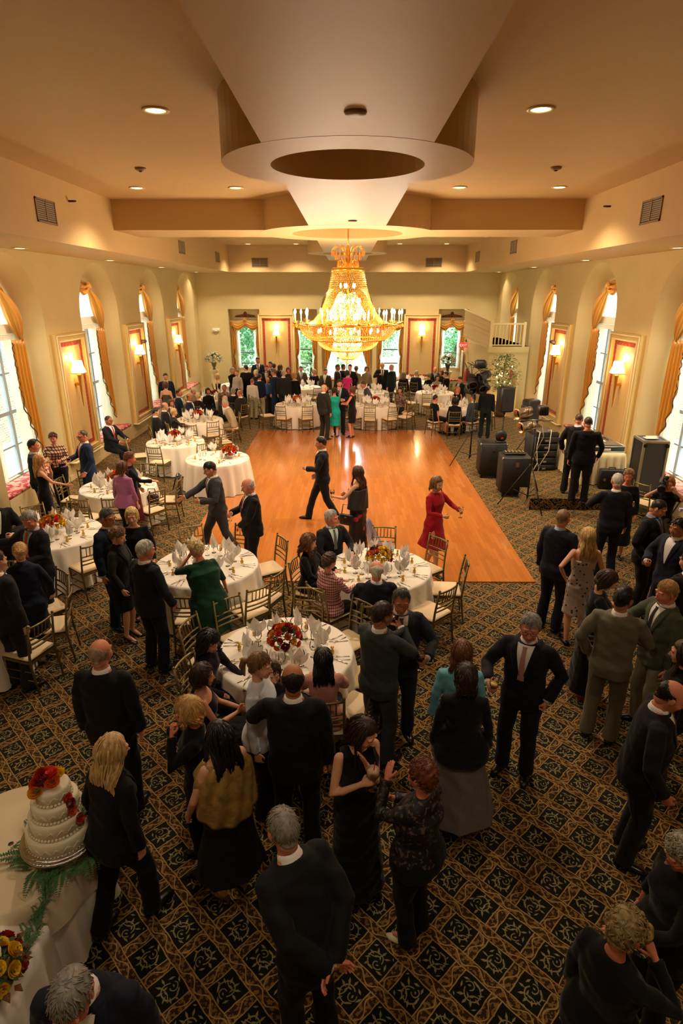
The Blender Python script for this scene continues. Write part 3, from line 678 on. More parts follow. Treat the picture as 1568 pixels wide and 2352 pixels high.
for s_ in (-1,1): m_=MB(); m_.lathe([(.03,0),(.05,.05)],10,(s_*.1,.1,.03)); obj('lamp_head',m_,white_m,th)
for sd,y in ((-1,19.0),(1,22.0)): pass
for sd,y,nm in ((-1,21.25,'left'),(1,21.1,'right')):
    th=thing('wall_camera','small dark device projecting beside the %s wall sconce in the middle'%nm,'wall device',(sd*(WX-.12),y-.35,2.95)); m_=MB(); m_.rbox(-.07,-.14,-.05,.07,.14,.05,.03); obj('body',m_,mat('device_grey','#5a4a4c',.5),th); m_=MB(); m_.tube([(0,0,-.05),(sd*.12,0,-.08)],.015,6); obj('bracket',m_,black_m,th)
# ---- outside: ground, brick buildings beside, trees and houses behind
grass_m=mat('lawn','#a3ad8c',.9,noise=(2,.25))
t=MB(); t.add([(-60,-10,-.3),(60,-10,-.3),(60,90,-.3),(-60,90,-.3)],[(0,1,2,3)]); tag(obj('lawn',t,grass_m,None,False),'lawn and ground outside the hall','ground',kind='stuff')
brick_m=pattern2('pale_brick','#a89f8e','#bfb5a3','brick',3.2)
for sd,y0_,y1_,h_,nm in ((-1,6,40,9,'left'),(1,8,26,8,'right'),(1,28,40,6,'far right')):
    th=thing('brick_building','pale brick building outside the %s windows'%nm,'building',(sd*11.5,0,-.3)); t=MB(); a,b=sorted((0,sd*6)); t.box(a,y0_,0,b,y1_,h_); obj('brick_wall',t,brick_m,th,False)
    for k in range(int((y1_-y0_)/3)):
        t=MB(); yy=y0_+1.2+k*3; t.box(-sd*.05-.03,yy,2.6,-sd*.05+.03,yy+1.1,4.4); obj('window',t,mat('far_glass','#8fa2a8',.3),th,False)
    t=MB(); a,b=sorted((-sd*.3,sd*6.3)); t.box(a,y0_-.3,h_,b,y1_+.3,h_+.35); obj('eaves',t,mat('far_roof','#8c8378',.8),th,False)
leaf_m=mat('tree_leaves','#5d9268',.8,noise=(3,.35))
leaf2_m=mat('tree_leaves_pale','#86b083',.8,noise=(3,.35)); bark_m=mat('bark','#5a4632',.9)
def tree(x,y,h,r,label,m_l,seed):
    rr=random.Random(seed); th=thing('tree',label,'tree',(x,y,-.3),0,'trees behind the hall')
    m_=MB(); m_.tube([(0,0,0),(.1,0,h*.3),(0,.1,h*.55),(0,0,h*.8)],[.28,.2,.14,.05],8); obj('trunk',m_,bark_m,th)
    m_=MB()
    for k in range(9000):
        a=rr.uniform(0,2*PI); b=math.acos(rr.uniform(-1,1)); q=rr.uniform(.55,1)*(1+.25*math.sin(3*a+b*4))
        c=(r*q*math.sin(b)*math.cos(a),r*q*math.sin(b)*math.sin(a),h*.44+h*.46*q*math.cos(b)); s_=rr.uniform(.07,.15)
        u=np.array([rr.gauss(0,1) for _ in range(3)]); u/=np.linalg.norm(u); v=np.cross(u,[rr.gauss(0,1) for _ in range(3)]); v/=np.linalg.norm(v); c=np.array(c)
        m_.add([c-u*s_,c+v*s_*.5,c+u*s_,c-v*s_*.5],[(0,1,2,3)])
    obj('foliage',m_,m_l,th,False)['kind']='stuff'
for i,(x,y,h,r,l,m_l) in enumerate([(-7,38.5,8,2.6,'broad green tree outside the leftmost back window',leaf_m),(-4.4,45,9,3.0,'tall green tree seen left of the chandelier',leaf_m),(-2.0,37,7,2.0,'pale green tree outside the window left of centre',leaf2_m),(1.6,50,8,3,'green tree behind the arched back window',leaf_m),(7.2,41,8.5,3,'green tree outside the rightmost back window',leaf_m),(13.5,50,9,3.6,'large tree at the far right outside',leaf2_m),(-13,48,9,3.5,'large tree at the far left outside',leaf_m)]): tree(x,y,h,r,l,m_l,i)
for x,y,w_,h_,l,gw in ((-7.2,52,5,3.2,'pale house with a gable roof far behind the leftmost back window',0),(4.2,50,5,6.5,'stone house behind the window right of centre',0)):
    th=thing('house',l,'building',(x,y,-.3)); t=MB(); t.box(-w_/2,0,0,w_/2,5,h_); obj('wall',t,mat('house_wall','#cfc8ba',.8),th,False)
    t=MB(); t.add([(-w_/2-.3,-.3,h_),(w_/2+.3,-.3,h_),(0,-.3,h_+1.6),(-w_/2-.3,5.3,h_),(w_/2+.3,5.3,h_),(0,5.3,h_+1.6)],[(0,1,2),(3,5,4),(0,2,5,3),(1,4,5,2)]); obj('roof',t,mat('house_roof','#8f8a86',.8),th,False)
    for k in range(3): t=MB(); t.box(-w_/2+.6+k*1.5,-.05,h_*.5,-w_/2+1.4+k*1.5,0,h_*.5+1.1); obj('window',t,mat('far_glass'),th,False)
# ------------------------------------------------------------ chandelier
crys_m=mat('amber_crystal','#ffc978',.12,trans=.0,spec=1.,emit=0)
def crystal(name,col,mixt=.45):
    m=bpy.data.materials.new(name); m.use_nodes=True; nt=m.node_tree; nt.nodes.clear()
    o=nt.nodes.new('ShaderNodeOutputMaterial'); a=nt.nodes.new('ShaderNodeMixShader'); b=nt.nodes.new('ShaderNodeMixShader')
    t=nt.nodes.new('ShaderNodeBsdfTranslucent'); g=nt.nodes.new('ShaderNodeBsdfGlossy'); p=nt.nodes.new('ShaderNodeBsdfTransparent')
    t.inputs[0].default_value=lin(col); g.inputs[0].default_value=lin(col); g.inputs['Roughness'].default_value=.18; p.inputs[0].default_value=(1,.93,.8,1)
    a.inputs[0].default_value=.4; b.inputs[0].default_value=1-mixt
    nt.links.new(t.outputs[0],a.inputs[1]); nt.links.new(g.outputs[0],a.inputs[2]); nt.links.new(p.outputs[0],b.inputs[1]); nt.links.new(a.outputs[0],b.inputs[2]); nt.links.new(b.outputs[0],o.inputs[0]); return m
cry_m=crystal('bead_crystal','#f4b063',.38); bulb_m=mat('candle_bulb','#fff4d8',.4,emit=9,emcol='#ffe2a6'); candle_m=mat('candle_sleeve','#f0d8a8',.5)
CHX,CHY=0.02,15.5
ch=thing('chandelier','huge amber crystal chandelier with rings of candle bulbs hanging over the dance floor','chandelier',(CHX,CHY,0))
m_=MB(); m_.tube([(0,0,5.5),(0,0,BZ+.36)],.014,8); m_.lathe([(.10,BZ+.33),(.11,BZ+.35),(.02,BZ+.30)],16); obj('suspension_rod',m_,gilt_m,ch)
m_=MB(); m_.lathe([(.02,5.02),(.05,5.05),(.03,5.15),(.06,5.25),(.03,5.35),(.05,5.42),(.02,5.55)],14)
for k in range(12):
    a=2*PI*k/12; c_,s_=math.cos(a),math.sin(a)
    m_.tube([(.03*c_,.03*s_,5.28),(.16*c_,.16*s_,5.50),(.30*c_,.30*s_,5.54),(.385*c_,.385*s_,5.46)],.008,5)
    m_.tube([(.03*c_,.03*s_,5.1),(.16*c_,.16*s_,5.24),(.25*c_,.25*s_,5.2)],.008,5)
    m_.tube([(.36*c_,.36*s_,5.0),(.17*c_,.17*s_,5.12),(.17*c_,.17*s_,5.2)],.007,5)
m_.lathe([(.385,4.98),(.40,4.96),(.40,5.04),(.385,5.06)],40,cap=False)
obj('crown_frame',m_,gilt_m,ch)
def drop(mb,x,y,z,l=.09,r=.014): mb.add([(x,y,z),(x+r,y,z-l*.65),(x,y+r,z-l*.65),(x-r,y,z-l*.65),(x,y-r,z-l*.65),(x,y,z-l)],[(0,1,2),(0,2,3),(0,3,4),(0,4,1),(5,2,1),(5,3,2),(5,4,3),(5,1,4)])
m_=MB()
for k in range(24):
    a=2*PI*k/24; drop(m_,.39*math.cos(a),.39*math.sin(a),5.46,.15,.02); drop(m_,.25*math.cos(a),.25*math.sin(a),5.22,.15,.018); drop(m_,.31*math.cos(a),.31*math.sin(a),5.35,.12,.015); drop(m_,.17*math.cos(a),.17*math.sin(a),5.12,.12,.015)
obj('crown_crystals',m_,cry_m,ch,False)['kind']='stuff'
def bead(mb,c,r):
    x,y,z=c; mb.add([(x+r,y,z),(x,y+r,z),(x-r,y,z),(x,y-r,z),(x,y,z+r*1.25),(x,y,z-r*1.25)],[(0,1,4),(1,2,4),(2,3,4),(3,0,4),(1,0,5),(2,1,5),(3,2,5),(0,3,5)])
def bead_net(prof,nstr,rows,r0,name,jit=.25):
    m_=MB(); zs=[p[1] for p in prof]
    for i in range(rows):
        t=i/(rows-1)*(len(prof)-1); k=min(int(t),len(prof)-2); f_=t-k; rr=prof[k][0]+(prof[k+1][0]-prof[k][0])*f_; z=prof[k][1]+(prof[k+1][1]-prof[k][1])*f_
        n_=max(10,int(nstr*min(1,rr/prof[-1][0] if prof[-1][0]>prof[0][0] else rr/prof[0][0])**.5)) if name!='x' else nstr
        for j in range(n_):
            a=2*PI*(j+.5*(i%2))/n_; q=r0*rnd.uniform(1-jit,1+jit); bead(m_,(rr*math.cos(a),rr*math.sin(a),z),q)
    o=obj(name,m_,cry_m,ch,False); o['kind']='stuff'; return o
bead_net([(.385,4.96),(.46,4.6),(.56,4.3),(.68,4.05),(.86,3.84),(1.02,3.78)],96,44,.013,'tent_of_bead_strands')
bead_net([(1.20,3.74),(1.16,3.60),(1.04,3.47),(.92,3.40)],120,14,.016,'upper_basket_beads')
bead_net([(.78,3.40),(.72,3.28),(.6,3.19),(.46,3.14)],84,10,.015,'middle_basket_beads')
bead_net([(.38,3.14),(.33,3.05),(.24,2.97),(.16,2.93)],48,8,.014,'lower_basket_beads')
bead_net([(.15,2.92),(.10,2.86),(.02,2.82)],22,4,.013,'bottom_tassel_beads')
m_=MB()
for r_,z in ((1.21,3.76),(1.04,3.78),(.93,3.40),(.79,3.41),(.47,3.14),(.39,3.15),(.16,2.93)): m_.lathe([(r_-.012,z-.012),(r_+.012,z-.012),(r_+.012,z+.014),(r_-.012,z+.014),(r_-.012,z-.012)],72,cap=False)
m_.tube([(0,0,2.9),(0,0,5.05)],.025,10); obj('ring_frame',m_,gilt_m,ch)
arm=MB(); arm.tube([(1.18,0,3.76),(1.25,0,3.68),(1.33,0,3.72),(1.34,0,3.80)],.011,6); arm.lathe([(.012,3.78),(.05,3.80),(.055,3.83),(.02,3.82)],10,(1.34,0,0))
cs=MB(); cs.lathe([(.014,3.83),(.014,4.0)],8,(1.34,0,0)); bs=MB(); bs.lathe([(.012,4.0),(.026,4.03),(.028,4.06),(.016,4.10),(.003,4.125)],10,(1.34,0,0))
ad=MB()
for k in range(6): a=2*PI*k/6; drop(ad,1.34+.05*math.cos(a),.05*math.sin(a),3.80,.11,.012)
pr=None
for k in range(26):
    a=2*PI*k/26+.06; sc_=1.0 if k%2==0 else .86
    if pr is None: pr=[obj('candle_arm',arm,gilt_m,ch,rz=a)]; pr+=[obj('candle_sleeve',cs,candle_m,pr[0]),obj('bulb',bs,bulb_m,pr[0]),obj('crystal_drops',ad,cry_m,pr[0],False)]
    else:
        r0=pr[0].copy(); C.objects.link(r0); r0.rotation_euler=(0,0,a); r0.scale=(sc_,sc_,1)
        for g in pr[1:]: d=g.copy(); C.objects.link(d); d.parent=r0
# lamps inside the tent and baskets
inb=MB(); inb.lathe([(.012,0),(.024,.03),(.026,.06),(.015,.10),(.003,.12)],10)
ib=inb.mesh('inner_bulb',[bulb_m])
for k,(r_,z,n_) in enumerate(((.5,3.86,10),(.3,4.25,7),(.18,4.6,5),(.75,3.55,9),(.35,3.25,4))):
    for j in range(n_):
        a=2*PI*(j+.3*k)/n_; link('inner_bulb',ib,ch,(r_*math.cos(a),r_*math.sin(a),z))
for z,e,r_ in ((4.5,.10,.12),(4.0,.2,.2),(3.6,.4,.4),(3.2,.2,.2)): light('POINT','chandelier_glow',(CHX,CHY,z),K_CHAND*e*.5,WARM2,shadow_soft_size=r_)
for k in range(6):
    a=2*PI*k/6+.2; light('POINT','chandelier_candle_glow',(CHX+1.34*math.cos(a),CHY+1.34*math.sin(a),4.1),K_CHAND*.13,WARM2,shadow_soft_size=.12)
# ------------------------------------------------------------ tables
TABLES=[ # key, px, py, description of the table, number of places, centrepiece kind
('T1',(-.67,5.67),'front centre round table',10,'autumn'),
('T2',(.47,7.82),'round rose table by the dance floor',10,'yellow'),
('T3',(-2.05,7.91),'round table beside the green dress',10,'none'),
('T4',(-4.83,9.1),'left round table with yellow flowers',10,'bright'),
('T5',(-4.69,11.65),'round table beside the mauve blouse',10,'orange'),
('T6',(-4.58,15.59),'empty round table by the left windows',10,'autumn'),
('T7',(-3.11,13.9),'small round table with pumpkin bouquet',4,'pumpkin'),
('T8',(-4.65,18.5),'crowded round table by the left windows',10,'autumn'),
('T9',(-5.0,22.6),'far left crowded round table',10,'yellow'),
('T10',(-1.78,21.3),'far round table left of turquoise dress',10,'orange'),
('T11',(1.0,21.2),'far round table right of turquoise dress',10,'autumn'),
('T12',(.93,24.2),'round table before the arched window',8,'none'),
('T13',(3.51,24.0),'far right round table with bouquet',10,'yellow'),
('T14',(3.75,20.9),'round table at far right floor corner',8,'none'),
('T15',(-1.85,25.4),'far round table left of chandelier',8,'none'),
('T16',(2.95,26.9),'round table below right back panel',8,'none'),
('T17',(-4.7,26.2),'far left corner round table',8,'none'),
('T18',(-4.75,6.45),'round table cut by left edge',10,'none'),
]
TD={k:(p,d) for k,p,d,_,_ in TABLES}
def cloth_mesh(r=.745,z=.765,seed=0):
    rr=random.Random(seed); ph=[rr.uniform(0,6.28) for _ in range(4)]; m_=MB(); n_=144
    def ring(rad,zz,amp):
        out=[]
        for k in range(n_):
            a=2*PI*k/n_; w_=math.sin(a*17+ph[0]+.8*math.sin(a*3+ph[1]))*.6+math.sin(a*29+ph[2])*.25
            w_=math.copysign(abs(w_)**.8,w_); q=rad+amp*w_; out.append((q*math.cos(a),q*math.sin(a),zz))
        return out
    m_.rings([ring(.02,z,0),ring(r*.5,z,0),ring(r*.96,z,0),ring(r,z-.004,.0),ring(r+.012,z-.03,.004),ring(r+.02,z-.12,.016),ring(r+.045,z-.3,.03),ring(r+.07,z-.5,.042),ring(r+.095,.03,.055)],cap=False)
    m_.add([(0,0,z)]+[ (0,0,z) ],[]); return m_
cloths=[cloth_mesh(seed=i).mesh('tablecloth',[cloth_m]) for i in range(3)]
tt=None
def make_table():
    th=thing('round_table','x','table'); m_=MB(); m_.lathe([(.70,.715),(.725,.72),(.725,.745),(.70,.75)],48); obj('tabletop',m_,mat('plywood','#a07c4c',.6),th)
    for s_ in (-1,1):
        for q in (-1,1): m_=MB(); m_.tube([(s_*.35,q*.2,.72),(s_*.38,q*.3,.015)],.016,8); obj('leg',m_,steel_m,th)
    return th
TP=Proto(make_table())
# ---- chair (local: faces +Y towards the table, origin on the floor under the seat centre)
def make_chair():
    th=thing('banquet_chair','x','chair'); w_=.195
    for s_ in (-1,1):
        m_=MB(); m_.tube([(s_*w_,.19,.0),(s_*w_,.19,.44)],[.011,.0155],8); 
        for z in (.1,.33,.38): m_.lathe([(.014,z-.008),(.02,z),(.014,z+.008)],8,(s_*w_,.19,0))
        obj('front_leg',m_,chair_m,th)
        m_=MB(); m_.tube([(s_*w_,-.25,.0),(s_*w_,-.20,.42),(s_*.19,-.215,.6),(s_*.185,-.265,.915)],[.012,.016,.015,.013],8); m_.ell((s_*.185,-.267,.925),(.016,.016,.016),8,6)
        obj('back_leg',m_,chair_m,th)
    m_=MB(); m_.box(-.2,-.21,.405,.2,.205,.435); m_.box(-.21,.18,.395,.21,.215,.44); obj('seat_frame',m_,chair_m,th,False)
    m_=MB(); m_.rbox(-.205,-.2,.435,.205,.215,.485,.022); obj('seat_cushion',m_,cush_m,th)
    m_=MB()
    def rail(z,y,bow=.03,r=.012): m_.tube([(x,y-bow*(1-(x/.185)**2),z) for x in np.linspace(-.187,.187,7)],r,6)
    rail(.895,-.262,.03,.014); rail(.735,-.238,.02); rail(.665,-.228,.02); rail(.60,-.217,.015)
    obj('back_rail',m_,chair_m,th)
    m_=MB()
    for k in range(5): x=-.11+.055*k; m_.tube([(x,-.257,.735),(x,-.288+.03*(x/.185)**2,.895)],.0075,6)
    obj('spindles',m_,chair_m,th)
    m_=MB()
    for z in (.16,.28): 
        for s_ in (-1,1): m_.tube([(s_*w_,.19,z),(s_*w_,-.225,z+.02)],.008,6)
    for z in (.18,.30): m_.tube([(-w_,.19,z),(w_,.19,z)],.008,6)
    m_.tube([(-w_,-.225,.22),(w_,-.225,.22)],.008,6); obj('stretcher',m_,chair_m,th)
    return th
CP=Proto(make_chair())
used_labels={}
def uniq(l):
    used_labels[l]=used_labels.get(l,0)+1; return l
DIRS=['far','far right','right','near right','near','near left','left','far left']
def chair_at(x,y,face,label):   # face: azimuth the sitter looks to, deg clockwise from +Y
    return CP.put((x,y,0),-R(face),label,'gilt banquet chairs')
def dirname(a): return DIRS[int(((a%360)+22.5)//45)%8]
def ring_chairs(key,azs,dist=1.12,extra={}):
    (cx,cy),desc=TD[key]; cnt={}
    for a in azs:
        d=dist
        if isinstance(a,tuple): a,d=a
        nm=dirname(a); cnt[nm]=cnt.get(nm,0)+1; k=cnt[nm]
        lab=['','second ','third ','fourth ','fifth '][k-1]+'chair at the %s of the %s'%(nm,desc)
        chair_at(cx+d*math.sin(R(a)),cy+d*math.cos(R(a)),a+180,lab)
# ---- tableware prototypes
def make_napkin(v):
    rr=random.Random(v); m_=MB()
    for k,(h,wd,ox,tilt) in enumerate(((.20,.07,-.03,-.25),(.23,.075,.02,.1),(.17,.06,.045,.4),(.19,.06,-.005,-.05))):
        a=rr.uniform(-.6,.6)
        def fn(u,t,h=h,wd=wd,ox=ox,tilt=tilt,a=a):
            w_=wd*(math.sin(PI*min(1,(t*.85+.12)))**.8)*(1-t*.25); x=ox*t+tilt*.18*t+(u-.5)*2*w_*math.cos(a); y=(u-.5)*2*w_*math.sin(a)+.02*math.cos(PI*(u-.5)*2)*(1-t)+.012*k-.02
            return (x,y,.09+h*t-.05*abs(u-.5)*t)
        m_.grid(fn,6,8)
    return m_.mesh('napkin',[napkin_m])
NAP=[make_napkin(i) for i in range(3)]
def glass_parts():
    th=thing('water_goblet','x','glass'); m_=MB(); m_.lathe([(.034,0),(.034,.003),(.006,.008)],14); obj('foot',m_,glass_m,th)
    m_=MB(); m_.lathe([(.006,.006),(.005,.05),(.008,.075)],8); obj('stem',m_,glass_m,th)
    m_=MB(); m_.lathe([(.008,.075),(.032,.09),(.038,.12),(.036,.155),(.034,.16)],16,cap=False); obj('bowl',m_,glass_m,th); return th
GP=Proto(glass_parts())
def wine_parts(name,col,fill=.5,big=1.):
    th=thing(name,'x','glass'); m_=MB(); m_.lathe([(.033,0),(.033,.003),(.005,.008)],16); obj('foot',m_,glass_m,th)
    m_=MB(); m_.lathe([(.005,.006),(.004,.07),(.007,.085)],8); obj('stem',m_,glass_m,th)
    m_=MB(); m_.lathe([(.007,.085),(.03,.1),(.041*big,.13),(.040*big,.16),(.034*big,.185)],18,cap=False); obj('bowl',m_,glass_m,th)
    if col: 
        m_=MB(); zt=.10+.07*fill; m_.lathe([(.005,.088),(.028,.101),(.037*big,.125),(.038*big,zt),(.001,zt)],16); obj('drink',m_,mat('drink_'+name,col,.15,trans=.3),th)
    return th
WP=Proto(wine_parts('wine_glass',None))
fav=MB(); fav.lathe([(.018,0),(.024,.02),(.02,.04),(.007,.052),(.018,.075),(.022,.082)],10,wob=lambda a,z,r:.004*math.sin(a*5)*(z>.05)); fav_b=fav
rb=MB(); rb.lathe([(.009,.046),(.011,.052),(.009,.058)],8)
def favour():
    th=thing('favour_bag','x','gift'); obj('pouch',fav_b,mat('gold_organza','#dcae3c',.35,.3),th); obj('ribbon',rb,gilt_m,th); return th
FP=Proto(favour())
kn=MB(); kn.tube([(0,-.11,.004),(0,-.02,.006),(0,.03,.004),(0,.11,.002)],[.006,.007,.010,.004],6,flat=.35,up=(0,0,1)); KM=kn.mesh('knife',[silver_m])
fk=MB(); fk.tube([(0,-.10,.003),(0,0,.007),(0,.04,.005)],[.006,.004,.010],6,flat=.4,up=(0,0,1))
for x in (-.009,-.003,.003,.009): fk.tube([(x,.035,.006),(x,.09,.009)],[.002,.0012],5)
FM=fk.mesh('fork',[silver_m])
# ---- roses and centrepieces
def rose_mesh(col,name):
    m_=MB()
    for k,(r_,h) in enumerate(((.012,.040),(.022,.038),(.032,.030),(.040,.020))):
        n_=5
        for j in range(n_):
            a0=2*PI*(j+.5*k)/n_
            def fn(u,v,a0=a0,r_=r_,h=h):
                a=a0+(u-.5)*2*PI/n_*1.25; rr=r_*(.35+.65*v**.7)+(.006*v*v if r_>.02 else 0); return (rr*math.cos(a),rr*math.sin(a),.0+h*v*(1-.25*(2*u-1)**2))
            m_.grid(fn,4,4)
    return m_.mesh(name,[col])
PET={k:mat('petal_'+k,c,.55,noise=(30,.15)) for k,c in dict(red='#b3201a',crimson='#7d1120',orange='#e0601a',amber='#eaa21c',yellow='#f0c622',coral='#e2432a',cream='#efe6cf').items()}
RM={k:rose_mesh(PET[k],'rose') for k in PET}
lm=mat('foliage_green','#3d5f24',.6,noise=(12,.3)); lm2=mat('foliage_brown','#6a3a1c',.6)
def leaf_cluster(seed,n_,r_,h,col,sz=.05,pts=None):
    rr=random.Random(seed); m_=MB()
    for k in range(n_):
        a=rr.uniform(0,2*PI); e=rr.uniform(-.2,1.1); q=r_*rr.uniform(.5,1.05); c=np.array((q*math.cos(a)*math.cos(e),q*math.sin(a)*math.cos(e),h+q*.8*math.sin(e)))
        d=c-np.array((0,0,h-.05)); d/=np.linalg.norm(d); s_=np.cross(d,(0,0,1)); s_/=np.linalg.norm(s_)+1e-6; l=sz*rr.uniform(.7,1.4); w_=l*.3
        tip=c+d*l+np.array((0,0,-.3*l)); m_.add([c,c+d*l*.4+s_*w_,tip,c+d*l*.4-s_*w_,c+d*l*.45+np.array((0,0,.008))],[(0,1,4),(1,2,4),(2,3,4),(3,0,4)])
    return m_
CPAL=dict(autumn=['red','orange','crimson','amber','coral','orange'],yellow=['yellow','red','orange','yellow','crimson'],bright=['yellow','orange','coral','yellow','amber'],orange=['orange','coral','amber'],pumpkin=['orange','coral','amber','orange','crimson'])
def centrepiece(kind,x,y,z,label,seed,big=1.,bowl=False):
    rr=random.Random(seed); th=thing('flower_centrepiece',label,'flowers',(x,y,z),rr.uniform(0,6)); 
    m_=MB(); m_.lathe([(.045,0),(.05,.005),(.04,.05),(.055,.12),(.06,.125)] if not bowl else [(.05,0),(.10,.03),(.12,.08),(.125,.085)],20,cap=False); obj('vase',m_,glass_m if not bowl else silver_m,th)
    obj('foliage',leaf_cluster(seed,150,.135*big,.16,lm,.055),lm,th,False); obj('dried_sprigs',leaf_cluster(seed+9,50,.15*big,.17,lm2,.06),lm2,th,False)
    pal=CPAL[kind]; N_=26 if big>=1 else 16
    for k in range(N_):
        f_=(k+.5)/N_; e=math.asin(max(-.15,1-1.15*f_)) ; a=k*2.4; q=.12*big; p=(q*math.cos(a)*math.cos(e)*1.15,q*math.sin(a)*math.cos(e)*1.15,.16+q*.95*math.sin(e))
        o=link('rose',RM[pal[k%len(pal)]],th,p); o.scale=(rr.uniform(.8,1.2),)*3; o.rotation_euler=(0,PI/2-e,a) ; o.rotation_mode='XYZ'
    return th
NEARD={'T1':'nearest the camera'}
def set_table(key,n_,kind,full=True,cutlery=True,skip=()):
    (cx,cy),desc=TD[key]; i=int(key[1:]); z=.766; short=desc
    TP.put((cx,cy,0),rnd.uniform(0,3),'folding %s under its cloth'%desc,'round banquet tables')
    tag(link('tablecloth',cloths[i%3],None,(cx,cy,0),rnd.uniform(0,6)),'white tablecloth on the %s'%short,'tablecloth','white tablecloths')
    if kind!='none' and kind!='pumpkin': 
        nm={'autumn':'red and orange','yellow':'yellow and red','bright':'yellow and orange','orange':'orange'}[kind]
        centrepiece(kind,cx,cy,z,'%s roses in a vase on the %s'%(nm.replace(' and ',' '),short),i,1.2 if i<6 else 1.)
    for k in range(n_):
        a=2*PI*(k+.5)/n_+i*.4; c_,s_=math.cos(a),math.sin(a); rr=rnd.uniform
        if k in skip: continue
        r_=.41+rr(-.03,.03); p=(cx+r_*c_,cy+r_*s_,z)
        GP.put(p,rr(0,6),'stemmed goblet holding a napkin on the %s'%short,'water goblets on the %s'%key_group(key))
        tag(link('napkin',NAP[k%3],None,p,rr(0,6)),'folded white napkin in a goblet on the %s'%short,'napkin','folded napkins on the %s'%key_group(key))
        a2=a+.22; p=(cx+.33*math.cos(a2),cy+.33*math.sin(a2),z)
        if full: WP.put(p,0,'empty wine glass on the %s'%short,'wine glasses on the %s'%key_group(key))
        a2=a-.16; p=(cx+.52*math.cos(a2),cy+.52*math.sin(a2),z)
        if full: FP.put(p,rr(0,6),'small gold favour pouch on the %s'%short,'favour pouches on the %s'%key_group(key))
        if cutlery:
            for da,M_,nm in ((.17,KM,'knife'),(-.17,FM,'fork'),(-.24,FM,'fork')):
                q=(cx+.60*math.cos(a)-s_*da*.9,cy+.60*math.sin(a)+c_*da*.9,z)
                tag(link(nm,M_,None,q,a+PI/2+ (0)),'silver %s laid on the %s'%(nm,short),nm,'%ss on the %s'%('knive' if nm=='knife' else nm,key_group(key)))
def key_group(key): return TD[key][1]
for key,p,d,n_,kind in TABLES:
    i=int(key[1:])
    set_table(key,n_ if i<12 else min(n_,8),kind,full=i<=14,cutlery=i in (1,2,3,4,5,6,7,10,11))
centrepiece('pumpkin',TD['T7'][0][0]+.3,TD['T7'][0][1]-.0,.766,'pumpkin coloured bouquet in a low bowl on the small table',77,1.2,True)
# ---- chairs around tables (azimuth from the table centre, clockwise from the far side)
BACKS={}
def chairs_back(key,bl,d0=.30):
    (cx,cy),desc=TD[key]; cnt={}
    for px,py in bl:
        w_=at(px,py,.9); d=np.array((cx-w_[0],cy-w_[1])); l=np.linalg.norm(d); d/=l; q=max(l-d0,.98)
        x,y=cx-d[0]*q,cy-d[1]*q; az=math.degrees(math.atan2(x-cx,y-cy)); nm=dirname(az); cnt[nm]=cnt.get(nm,0)+1
        chair_at(x,y,az+180,['','second ','third ','fourth '][cnt[nm]-1]+'chair at the %s of the %s'%(nm,desc))
chairs_back('T1',[(690,1393),(797,1402),(553,1400),(435,1428),(862,1478),(868,1560)])
chairs_back('T3',[(598,1352),(625,1312),(610,1246),(546,1222),(422,1374),(440,1215)])
chairs_back('T2',[(881,1218),(1003,1238),(1058,1290),(1012,1345)])
chairs_back('T4',[(214,1252),(92,1180),(20,1250),(150,1178)])
chairs_back('T18',[(108,1325),(143,1362),(84,1425),(10,1310)])
chairs_back('T5',[(190,1141),(257,1146),(157,1100),(208,1082),(350,1124),(405,1100),(322,1075)])
chairs_back('T6',[(367,1020),(447,1014),(300,1010),(480,1005)])
chairs_back('T8',[(488,969),(520,985),(435,978),(400,985)])
ring_chairs('T9',[(95,1.1)])
ring_chairs('T10',[(60,1.1),(160,1.1),(200,1.1),(242,1.15),(20,1.1)])
ring_chairs('T11',[(95,1.2),(125,1.2),(155,1.1),(190,1.12),(225,1.1)])
ring_chairs('T12',[(95,1.1),(150,1.1),(210,1.1)])
ring_chairs('T13',[(235,1.2),(200,1.15),(258,1.3)])
ring_chairs('T14',[(118,1.1),(90,1.2)])
ring_chairs('T15',[(150,1.1),(200,1.1)])
ring_chairs('T16',[(255,1.1),(225,1.15)])
ring_chairs('T17',[(150,1.1)])
# dark coats and bags left on chairs
def coat_on(px,py,key,label,zc=.62):
    (cx,cy),_=TD[key]; w_=at(px,py,.75); d=np.array((cx-w_[0],cy-w_[1])); d/=np.linalg.norm(d); rz=math.atan2(-d[0],d[1])
    m_=MB(); m_.grid(lambda u,v:((u-.5)*.44*(1+.15*v)+.01*math.sin(v*9),-.05+.02*math.sin(u*14)*(v+.2)-.035*math.sin(PI*u),.93-.62*v+.10*math.sin(u*PI)*v),16,14)
    m_.grid(lambda u,v:((u-.5)*.40,-.02+.07*v,.935-.25*v),10,5)
    tag(obj('draped_coat',m_,mat('coat_black','#0d0d10',.75),None,loc=(w_[0],w_[1],0),rz=rz,solid=.012),label,'coat')
coat_on(404,1112,'T5','black coat hung over a chair right of the table beside the mauve blouse')
coat_on(845,925,'T11','black coat hung over a chair at the far table by the turquoise dress')
coat_on(122,1140,'T5','black coat hung on a chair near the person in the strapless black dress')
def hbag(px,py,z,label,s_=.26,rz=0,col='#101012',strap=None):
    w_=at(px,py,z+.08); th=thing('handbag',label,'handbag',(w_[0],w_[1],z),rz); m_=MB(); m_.rbox(-s_/2,-.06,0,s_/2,.06,s_*.75,.035); obj('bag_body',m_,mat('leather_'+col,col,.35),th)
    m_=MB(); m_.tube([(-s_*.35,0,s_*.7),(-s_*.25,0,s_*1.2),(s_*.25,0,s_*1.2),(s_*.35,0,s_*.7)],.010,6); obj('strap',m_,mat('leather_'+(strap or col),strap or col,.4),th); m_=MB(); m_.box(-.02,-.066,s_*.45,.02,-.058,s_*.55); obj('clasp',m_,gilt_m,th,False)
